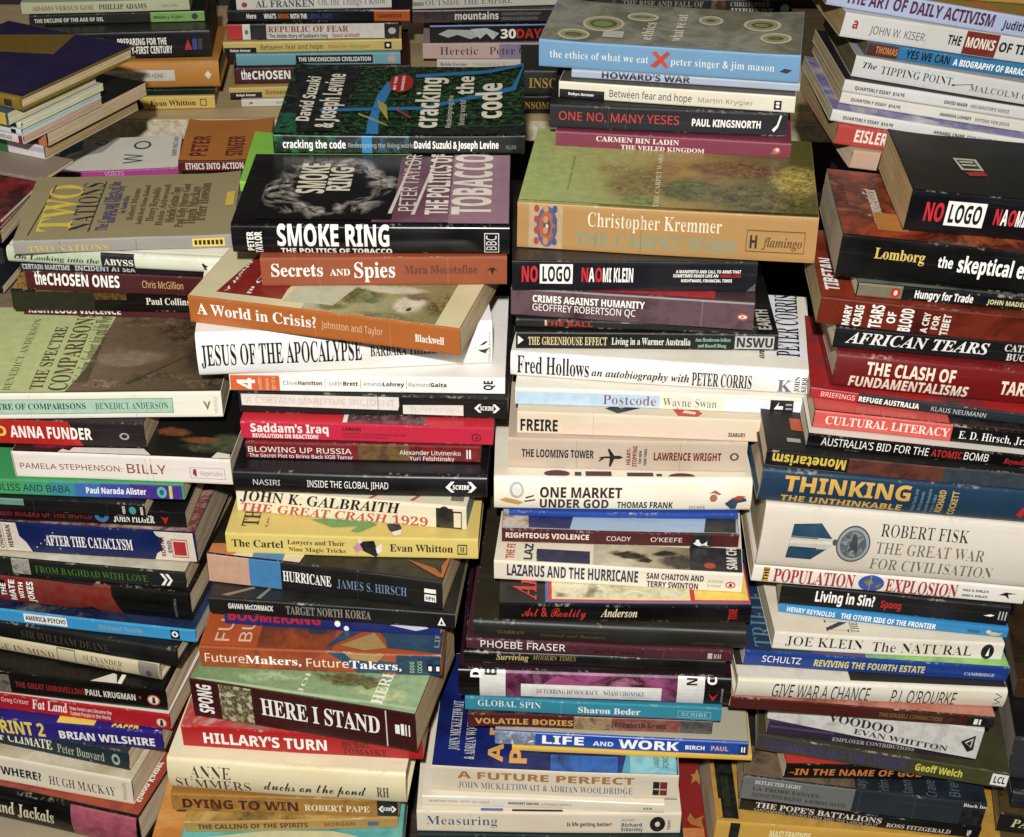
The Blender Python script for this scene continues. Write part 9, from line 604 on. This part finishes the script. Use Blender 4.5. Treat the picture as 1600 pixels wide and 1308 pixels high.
('p','books at the left edge behind the left pile','pale blue-white paperback at the left edge beside the lime panel',(-.5388,.1613,.3762),(-0,-0,-.0487),110.4,77.3,12.5,'#c8d0dc',(('#b8c0cc','#d0d8e0','#8c98ac'),14,'n'),'#d9c6a6',.4,(('r',84.1,84.44,.5,12,'crease','spine_crease'),)),
('p','books at the left edge behind the left pile','brown covered book with grey page ends at the left edge',(-.5668,.2185,.389),(-0,-0,-.1218),123.9,81.8,21.3,'#8c5c38',None,'#8f8a78',.4,()),
('q','books at the left edge behind the left pile','thin dark navy book at the left edge below the red flame cover',(-.5607,.2303,.4107),(-0,-0,-.1394),120.6,74.7,7,'#1c2230','#262a30','#d9c6a6',.4,()),
('p','books below the shelf behind the left pile','grey hidden book supporting the white and magenta one below the shelf',(-.4807,.4764,.3898),(0,-0,.1145),141.2,90.4,10.8,'#7c7464',None,'#d9c6a6',.4,()),
('p','books below the shelf behind the left pile','white covered paperback with a magenta spine and large spaced letters below the shelf',(-.4706,.4735,.401),(0,-0,.1224),132.2,87.2,10.7,'#a83c86','#f4eede','#d9c6a6',.4,(('t','WORDS',-7.6,29,2.1,9.6,'#5c1c5c','b',TI),('t','VOICES',58.8,77.9,5.3,9.6,'#d8b0c8','s',SP),('Tp',((8.1,29.6),(20.1,48.6),(31.1,54.2),(31.2,78.5),(24.8,89.8),(17.3,85.3),(11.6,66.7)),'#2c6490',CV),('Tp',((15.5,32.2),(52.5,48.4),(68.5,88.6),(25.7,93.3),(32.5,78.4),(31.5,50.7)),'#b8b4ac',CV),('Tt','W',76,15.6,94.7,40.4,'#2c4468','s',CT),('Te',83.4,51.9,101.4,74.4,'#2c4468',CV),('Te',85.7,55.1,99,71.1,'#f4eede',CV),('Te',44.2,66.6,56,81.1,'#3c4450',CV),('Te',45.9,69,54.2,78.6,'#b8b4ac',CV),('Tt','BARRY MAITLAND',123.9,30.4,128.8,82,'#3c3c44','s','cover_author'))),
('q','books below the shelf behind the left pile','small red spined paperback with an orange cover below the shelf',(-.3359,.4772,.4119),(0,-0,.0673),89.5,110,11.7,'#6c1414','#c87c1c','#d9c6a6',.4,(('t','ETHICS INTO ACTION',7,64.5,2.9,9.4,'#efe0cc','b',TI),('Tt','PETER',10.1,12.6,26.8,66.2,'#7c1c10','b',CT),('Tt','SINGER',45.9,12.3,62.5,64.2,'#7c1c10','b',CT))),
('q','books behind the second pile','bright lime green paperback sticking out behind the smoke swirl cover',(-.2131,.1367,.5422),(0,-0,.0128),132,99,8.6,'#7ab820','#80c022','#d9c6a6',.4,()),
('p','books in the left pile on the back shelf','yellow paperback with black serif author name lowest on the shelf at left',(-.5346,.6897,.3915),(0,-0,.0741),197.6,126.5,15.9,'#d8b84c',None,'#b8a878',.4,(('t','Lawyers and Their',42.6,89.6,8.7,12.7,'#4c4020','r',SP),('t','Nine Magic Tricks',42.6,91,3.2,7.1,'#4c4020','r',SP),('p',((101.7,12.7),(113.8,13.5),(118.1,3.2),(112.4,.8),(103.1,6.3)),K,SI),('t','Evan Whitton',125.3,176.1,4.8,11.4,'#2c2810','r',AU),('r',181.1,188.3,4,4.9,'#4a4424',RF),('r',181.1,188.3,11.4,12.4,'#4a4424',RF),('r',181.1,182,4,12.4,'#4a4424',RF),('r',187.4,188.3,4,12.4,'#4a4424',RF),('r',152.1,152.35,.6,15.2,'crease','spine_crease'))),
('p','books in the left pile on the back shelf','thin dark green paperback on the yellow one on the shelf',(-.5329,.6929,.4077),(0,-0,.0654),197.2,126.2,7.1,'#143024',None,'#d9c6a6',.4,(('t','IN OUR TIME',74.5,105.8,2.1,5.7,'#d8dcc8','b',TI),)),
('h','books in the left pile on the back shelf','orange hardback with a long white label on the back shelf',(-.5134,.6995,.4151),(0,-0,.0591),183.2,117.3,31.3,'#c48418',None,'#a8987c',.4,(('r',32.7,133.9,9.4,21.9,'#d4ccbc','paper_label'),('t','EDITED BY STEPHEN HONE',65.4,121,13.1,18.1,'#5c5448','s',SP),('p',((166.8,15.6),(171,20.6),(174.6,15.6),(171,10.6)),'#efe4c0',PM))),
('p','books in the left pile on the back shelf','thick black paperback with two lines of white condensed capitals on the back shelf',(-.5223,.7026,.4467),(0,-0,.0957),184,117.8,30.7,'#15110c','#2a2618','#7c6c48',.4,(('t','PREPARING FOR THE',82.1,135.8,16,23.3,W,'b',TI),('t','TWENTY-FIRST CENTURY',77.9,141.4,6.1,14.1,W,'b',TI),('t','KENNEDY',17.5,67.3,12.3,25.8,'#5c4c1c','r',SP),('p',((154.9,9.2),(159.2,21.5),(163.4,9.2)),'#b82c24',PM),('r',164.1,169.1,9.2,21.5,'#2c4c94',PM),('r',170.5,174.8,9.2,21.5,'#4c443c',PM))),
('p','books in the left pile on the back shelf','thin black paperback with a green end label on the back shelf',(-.5409,.7299,.4777),(0,-0,.1091),193.7,124,11.7,'#12120e',None,'#8a7c58',.4,(('t','THE DECLINE OF THE AGE OF OIL',5.6,81.5,3.5,7.7,'#d8d4c0','b',TI),('r',133.2,193,0,11.7,'#7cac4c',CP),('t','BRIAN J. FLEAY',136.7,169.4,4.2,7.2,'#1c3414','b',AU),('e',178.7,185.8,2.3,9.3,'#1c3414',PM),('r',73.3,73.63,.5,11.2,'crease','spine_crease'),('r',83.1,83.36,.5,11.2,'crease','spine_crease'))),
('q','books in the left pile on the back shelf','pale sage paperback with serif capitals, topmost in view on the shelf at left',(-.5486,.7333,.4897),(0,-0,.1031),184.8,118.2,12.7,'#b7bb94',None,'#8c8468',.4,(('t','ADAMS VERSUS GOD',11.9,78.6,3.8,9.1,'#8c6c48','r',TI),('t','PHILLIP ADAMS',84.9,137.2,3.8,9.6,'#3c3c2c','r',AU),('t','NELSON',154.2,171.2,4.6,7.6,'#6c6c54','s',SP),('r',110.4,110.71,.5,12.2,'crease','spine_crease'),('r',77.9,78.18,.5,12.2,'crease','spine_crease'))),
('p','books in the second pile on the back shelf','thin white paperback lowest in the second pile on the shelf',(-.3087,.7107,.3915),(0,-0,.0777),190.2,121.8,8.4,'#cfcbbc',None,'#d9c6a6',.4,(('t','WHY POLITICS',39,66.5,2.5,5.9,'#6c6858','s',SP),('p',((7.2,2.5),(11.5,5.9),(13,4.2)),K,PM))),
('p','books in the second pile on the back shelf','lower mustard yellow paperback with a black spine block in the second shelf pile',(-.3222,.7137,.4002),(0,-0,.0765),196.5,125.8,12.5,'#c4a84c',None,'#d9c6a6',.4,(('r',0,36.8,.3,6.9,'#16130f',CP),('t','Robyn Annear',7.9,29.6,2.5,5,W,'b',SP),('t','Between fear and hope',41.1,116.4,3.8,9,'#2c2818','s',TI),('r',84.7,85.02,.5,12,'crease','spine_crease'))),
('p','books in the second pile on the back shelf','maroon paperback with white capitals in the second shelf pile',(-.3168,.7242,.4131),(0,-0,.0672),198.2,126.8,18.9,'#501418',None,'#d9c6a6',.4,(('t','the',7.9,18.8,5.7,16.1,W,'b',TI),('t','CHOSEN ONES',20.2,96.3,5.7,15.1,W,'b',TI))),
('p','books in the second pile on the back shelf','light aqua paperback with a black title strip in the second shelf pile',(-.3138,.7297,.4323),(0,-0,.0496),185.2,118.6,14.2,'#6ca8b4',None,'#6c624c',.4,(('r',67.1,154,2.3,12.2,'#161818',CP),('t','THE UNCONSCIOUS CIVILIZATION',70,151.8,4.8,9.7,'#e4e4dc','b',TI),('e',170.7,180.9,2.8,11.4,'#c8a49c',PM),('r',99.3,99.61,.6,13.7,'crease','spine_crease'))),
('p','books in the second pile on the back shelf','upper mustard yellow paperback with a black spine block in the second shelf pile',(-.3271,.7307,.4468),(0,-0,.0695),200.4,128.3,13.4,'#cdb658',None,'#5c523c',.4,(('r',0,36.6,.3,6.7,'#16130f',CP),('t','Robyn Annear',7.2,30.1,1.9,4.8,W,'b',SP),('t','Between fear and hope',41.6,111.4,4,9.6,'#3c3418','s',TI),('t','Martin Krygier',117.9,165.6,4.6,8.3,'#8c7c48','s',AU),('r',180.8,188.8,2.7,10.7,K,PM),('e',183,186.6,4.7,8.7,W,PM))),
('p','books in the second pile on the back shelf','black paperback with red end block and white title panel in the second shelf pile',(-.3224,.7364,.4605),(0,-0,.0502),192.2,123,18.1,'#17150f',None,'#4c4434',.4,(('r',-.7,17.2,0,18.1,'#b8201c',CP),('r',17.2,25.8,0,18.1,'#d8d4c8',CP),('e',19.4,23.7,6.3,11.8,'#3c8c3c',PM),('r',43.8,176.3,1.1,17.4,'#cfcbbd','paper_label'),('t','REPUBLIC OF FEAR',45.9,135.9,8.7,15.6,'#8c1c1c','r',TI),('t',"The Inside Story of Saddam's Iraq",46.6,112.1,2.5,6.5,'#3c342c','b',SP),('t','Samir al-Khalil',117.8,148.1,2.5,6.5,'#a83028','b',AU),('e',180.6,189.3,5.4,12.7,'#b8b4a8',PM),('r',44.7,44.96,.7,17.4,'crease','spine_crease'))),
('p','books in the second pile on the back shelf','dark slate paperback with an orange right end on the back shelf',(-.3218,.7432,.4789),(0,-0,.0274),204.9,131.1,13.9,'#17191c',None,'#4c4434',.4,(('t','Here',21.5,32.3,4.2,9.7,W,'b',SP),('t',"WHAT'S",40.9,54.5,4.2,9.7,W,'b',TI),('t','WRONG',56,68.9,4.2,9.7,'#c86c24','b',TI),('t','WITH THE',70.3,89,4.2,9.7,W,'b',TI),('t','LIBERAL PARTY',90.4,117.8,4.2,9.7,'#2c4c7c','b',TI),('r',164.5,204.9,0,13.9,'#b8581c',CP),('t','CAMBRIDGE',168.1,195.5,5,8.9,'#5c2c14','b',SP))),
('q','books in the second pile on the back shelf','white paperback with grey serif words at the top edge of the second shelf pile',(-.3104,.7424,.4931),(0,-0,.0699),173,110.7,14.5,'#cccabf',None,'#5c5440',.4,(('e',5.7,12.1,2.9,8.7,'#9c2c2c',PM),('t','AL FRANKEN',21.3,87,2.9,10.9,'#4c4c54','r',AU),('t','Oh, the Things I Know!',91.2,167.9,4.4,12.4,'#6c6c74','l',TI),('r',44.5,44.76,.6,14,'crease','spine_crease'))),
('p','books in the third pile on the back shelf','thin white paperback lowest in the third shelf pile',(-.0924,.8407,.3915),(0,-0,.0272),186.9,119.6,11.2,'#c6c2b8',None,'#d9c6a6',.4,(('t','Robin Gerster',3.9,36.2,3.4,7.4,'#3c3c3c','r',SP),('t','TRAVELS',42.4,82.5,3.4,6.7,'#9c988c','s',SP))),
('p','books in the third pile on the back shelf','pinkish paperback with thin dark serif title in the third shelf pile',(-.1092,.8418,.403),(0,-0,.0264),207.2,132.6,19,'#c0a49c',None,'#d9c6a6',.4,(('r',91.5,207.2,0,19,'#8c7c9c',CP),('t','Heretic',20.8,66.1,5.3,14.8,'#2c2424','l',TI),('t','Peter Cameron',80,168.6,5.3,14.8,'#2c2434','l',AU),('r',126.1,126.43,.8,18.2,'crease','spine_crease'),('r',47.9,48.22,.8,18.2,'crease','spine_crease'))),
('p','books in the third pile on the back shelf','dark paperback with pale figures and red and white numerals in the third shelf pile',(-.1002,.841,.4223),(0,-0,.0627),198.2,126.9,22.3,'#15191e',None,'#d9c6a6',.3,(('r',-1.5,198.2,20.1,22.3,'#2c5c9c',CP),('p',((9.9,11.2),(21.4,16.8),(52,15.6),(61.2,8.9),(48.2,4.5),(32.9,10.1),(21.4,6.7)),'#a8b0b0',SI),('p',((48.2,16.8),(67.4,17.9),(82.7,11.2),(75,3.4),(67.4,11.2),(59.7,4.5)),'#b8c0c0',SI),('t','30',84.2,102.7,4.9,16.1,W,'b',TI),('t','DAYS',103.5,141.1,4.9,16.1,'#b82c1c','b',TI),('r',78.2,78.53,.9,21.5,'crease','spine_crease'))),
('p','books in the third pile on the back shelf','dark paperback with bold white and brown lower case title in the third shelf pile',(-.1228,.8455,.445),(0,-0,.0597),220.3,141,15.9,'#302c2c',None,'#d9c6a6',.4,(('r',0,53.3,0,15.9,'#4c2420',CP),('t','moving',16,51,4.1,12.7,'#1c1210','b',TI),('t','mountains',52.5,104.5,4.1,12.7,'#d8d0c4','b',TI),('t','COMMUNITIES CONFRONT',108.3,155,8.8,11.9,'#8c8880','s',SP),('t','MINING & GLOBALISATION',108.3,151.1,3.2,6.4,'#8c8880','s',SP),('r',55.9,56.21,.6,15.3,'crease','spine_crease'))),
('q','books in the third pile on the back shelf','white paperback at the top edge of the third shelf pile',(-.1329,.8455,.4612),(0,-0,.1181),192.9,123.5,14.6,'#c2c0b4',None,'#d9c6a6',.4,(('t','OUTSIDE THE EMPIRE',28.1,131.3,4.4,11.7,'#6c6860','l',TI),('t','KUPERMAN',6.1,25.8,4.4,8.8,'#4c4c48','b',SP),('r',123.7,123.95,.6,14.1,'crease','spine_crease'),('r',121.2,121.48,.6,14.1,'crease','spine_crease'))),
('p','books in the fourth pile on the back shelf','black paperback with gold capitals half hidden by the pale blue book on the shelf',(-.0018,.6934,.3915),(0,-0,.0142),137.2,87.8,21.2,'#141410',None,'#d9c6a6',.4,(('t','INSOMNIA',10.8,57.7,6.3,14.8,'#a8841c','r',SP),)),
('p','books in the fourth pile on the back shelf','dark olive paperback half hidden by the pale blue book on the shelf',(.0089,.6967,.413),(0,-0,.0146),132.9,85.1,28.3,'#2a2c20',None,'#d9c6a6',.4,(('t','INSO',7.9,39.5,8.5,19.8,'#b08c2c','r',TI),('r',42.9,43.2,1.1,27.2,'crease','spine_crease'),('r',52.8,53.08,1.1,27.2,'crease','spine_crease'))),
('p','books in the fourth pile on the back shelf','plain black book hidden behind the pale blue cover on the shelf',(.1121,.7015,.4416),(0,-0,.0152),200.2,128.1,27.9,'#1d1b18',None,'#d9c6a6',.4,()),
('p','books in the fourth pile on the back shelf','dark brown paperback behind the pale blue cover on the shelf',(.1126,.7049,.4698),(-0,-0,-.017),195.1,124.9,31.7,'#221f1a',None,'#d9c6a6',.4,(('r',131.8,132.12,1.3,30.5,'crease','spine_crease'),('r',89.8,90.08,1.3,30.5,'crease','spine_crease'))),
('q','books in the fourth pile on the back shelf','black paperback with grey serif capitals at the top edge of the shelf',(.1114,.7063,.5019),(-0,-0,-.0297),191.7,122.7,18.8,'#191b1c',None,'#d9c6a6',.4,(('t','THE RISE AND FALL OF',7,95.3,9.8,16.2,'#8c8474','r',TI),('t','THE HOUSE OF MEDICI',7,96.7,1.9,7.9,'#8c8474','r',TI),('a',103.7,119,0,18.8,('#6c4c30','#3c2c20','#8c6c48'),50,'n',SI),('t','CHRISTOPHER',124.6,167.9,11.3,16.2,'#9c988c','r',AU),('t','HIBBERT',125.3,172.1,2.6,9.4,'#b8b4a8','r',AU),('e',179.1,188.9,4.7,14.1,'#9cbcb8',PM),('r',55.9,56.19,.8,18.1,'crease','spine_crease'))),
('p','books at the lower right edge','brown book at the very bottom right corner of the frame',(.3971,-.1045,.064),(-0,-0,-.1723),168.6,107.9,16.1,'#5c4c2c',None,'#d9c6a6',.4,(('r',91.5,91.79,.6,15.5,'crease','spine_crease'),)),
('p','books at the lower right edge','black paperback with slanted gold letters and a gilded cover at the right edge',(.3963,-.0888,.0805),(-0,0,-.1737),171.1,109.5,21.6,'#12100e',(('#3a3018','#5a4a20','#2c2412'),24,'n'),'#b09a6c',.4,(('t','PAPERBACK',10.1,72.4,7.6,17.3,'#d8cc9c','i',TI),('r',47.2,47.5,.9,20.7,'crease','spine_crease'),('r',83,83.32,.9,20.7,'crease','spine_crease'))),
('h','books at the lower right edge','dark hardback with silver edge at the right frame edge, above the gilded cover',(.4055,-.0832,.1023),(-0,-0,-.1358),185.1,101.8,17.8,'#2a2c34','#1a1a1c','#9aa0a4',.4,()),
('p','books at the lower right edge','thick grey book at the right frame edge beside the green-topped blue paperback',(.4034,-.0677,.1205),(-0,-0,-.1442),188.2,112.9,44.3,'#3c3c40','#15151a','#a8a49c',.4,(('r',100.1,100.41,1.8,42.5,'crease','spine_crease'),)),
('q','books at the lower right edge','brown and gold book at the right frame edge under the very thick pale book',(.4142,-.0213,.165),(-0,-0,-.1376),184.7,110.8,18.6,'#4c3010',(('#33261a','#4a3620','#241a10'),20,'n'),'#8a8478',.4,(('r',115.1,115.43,.7,17.9,'crease','spine_crease'),)),
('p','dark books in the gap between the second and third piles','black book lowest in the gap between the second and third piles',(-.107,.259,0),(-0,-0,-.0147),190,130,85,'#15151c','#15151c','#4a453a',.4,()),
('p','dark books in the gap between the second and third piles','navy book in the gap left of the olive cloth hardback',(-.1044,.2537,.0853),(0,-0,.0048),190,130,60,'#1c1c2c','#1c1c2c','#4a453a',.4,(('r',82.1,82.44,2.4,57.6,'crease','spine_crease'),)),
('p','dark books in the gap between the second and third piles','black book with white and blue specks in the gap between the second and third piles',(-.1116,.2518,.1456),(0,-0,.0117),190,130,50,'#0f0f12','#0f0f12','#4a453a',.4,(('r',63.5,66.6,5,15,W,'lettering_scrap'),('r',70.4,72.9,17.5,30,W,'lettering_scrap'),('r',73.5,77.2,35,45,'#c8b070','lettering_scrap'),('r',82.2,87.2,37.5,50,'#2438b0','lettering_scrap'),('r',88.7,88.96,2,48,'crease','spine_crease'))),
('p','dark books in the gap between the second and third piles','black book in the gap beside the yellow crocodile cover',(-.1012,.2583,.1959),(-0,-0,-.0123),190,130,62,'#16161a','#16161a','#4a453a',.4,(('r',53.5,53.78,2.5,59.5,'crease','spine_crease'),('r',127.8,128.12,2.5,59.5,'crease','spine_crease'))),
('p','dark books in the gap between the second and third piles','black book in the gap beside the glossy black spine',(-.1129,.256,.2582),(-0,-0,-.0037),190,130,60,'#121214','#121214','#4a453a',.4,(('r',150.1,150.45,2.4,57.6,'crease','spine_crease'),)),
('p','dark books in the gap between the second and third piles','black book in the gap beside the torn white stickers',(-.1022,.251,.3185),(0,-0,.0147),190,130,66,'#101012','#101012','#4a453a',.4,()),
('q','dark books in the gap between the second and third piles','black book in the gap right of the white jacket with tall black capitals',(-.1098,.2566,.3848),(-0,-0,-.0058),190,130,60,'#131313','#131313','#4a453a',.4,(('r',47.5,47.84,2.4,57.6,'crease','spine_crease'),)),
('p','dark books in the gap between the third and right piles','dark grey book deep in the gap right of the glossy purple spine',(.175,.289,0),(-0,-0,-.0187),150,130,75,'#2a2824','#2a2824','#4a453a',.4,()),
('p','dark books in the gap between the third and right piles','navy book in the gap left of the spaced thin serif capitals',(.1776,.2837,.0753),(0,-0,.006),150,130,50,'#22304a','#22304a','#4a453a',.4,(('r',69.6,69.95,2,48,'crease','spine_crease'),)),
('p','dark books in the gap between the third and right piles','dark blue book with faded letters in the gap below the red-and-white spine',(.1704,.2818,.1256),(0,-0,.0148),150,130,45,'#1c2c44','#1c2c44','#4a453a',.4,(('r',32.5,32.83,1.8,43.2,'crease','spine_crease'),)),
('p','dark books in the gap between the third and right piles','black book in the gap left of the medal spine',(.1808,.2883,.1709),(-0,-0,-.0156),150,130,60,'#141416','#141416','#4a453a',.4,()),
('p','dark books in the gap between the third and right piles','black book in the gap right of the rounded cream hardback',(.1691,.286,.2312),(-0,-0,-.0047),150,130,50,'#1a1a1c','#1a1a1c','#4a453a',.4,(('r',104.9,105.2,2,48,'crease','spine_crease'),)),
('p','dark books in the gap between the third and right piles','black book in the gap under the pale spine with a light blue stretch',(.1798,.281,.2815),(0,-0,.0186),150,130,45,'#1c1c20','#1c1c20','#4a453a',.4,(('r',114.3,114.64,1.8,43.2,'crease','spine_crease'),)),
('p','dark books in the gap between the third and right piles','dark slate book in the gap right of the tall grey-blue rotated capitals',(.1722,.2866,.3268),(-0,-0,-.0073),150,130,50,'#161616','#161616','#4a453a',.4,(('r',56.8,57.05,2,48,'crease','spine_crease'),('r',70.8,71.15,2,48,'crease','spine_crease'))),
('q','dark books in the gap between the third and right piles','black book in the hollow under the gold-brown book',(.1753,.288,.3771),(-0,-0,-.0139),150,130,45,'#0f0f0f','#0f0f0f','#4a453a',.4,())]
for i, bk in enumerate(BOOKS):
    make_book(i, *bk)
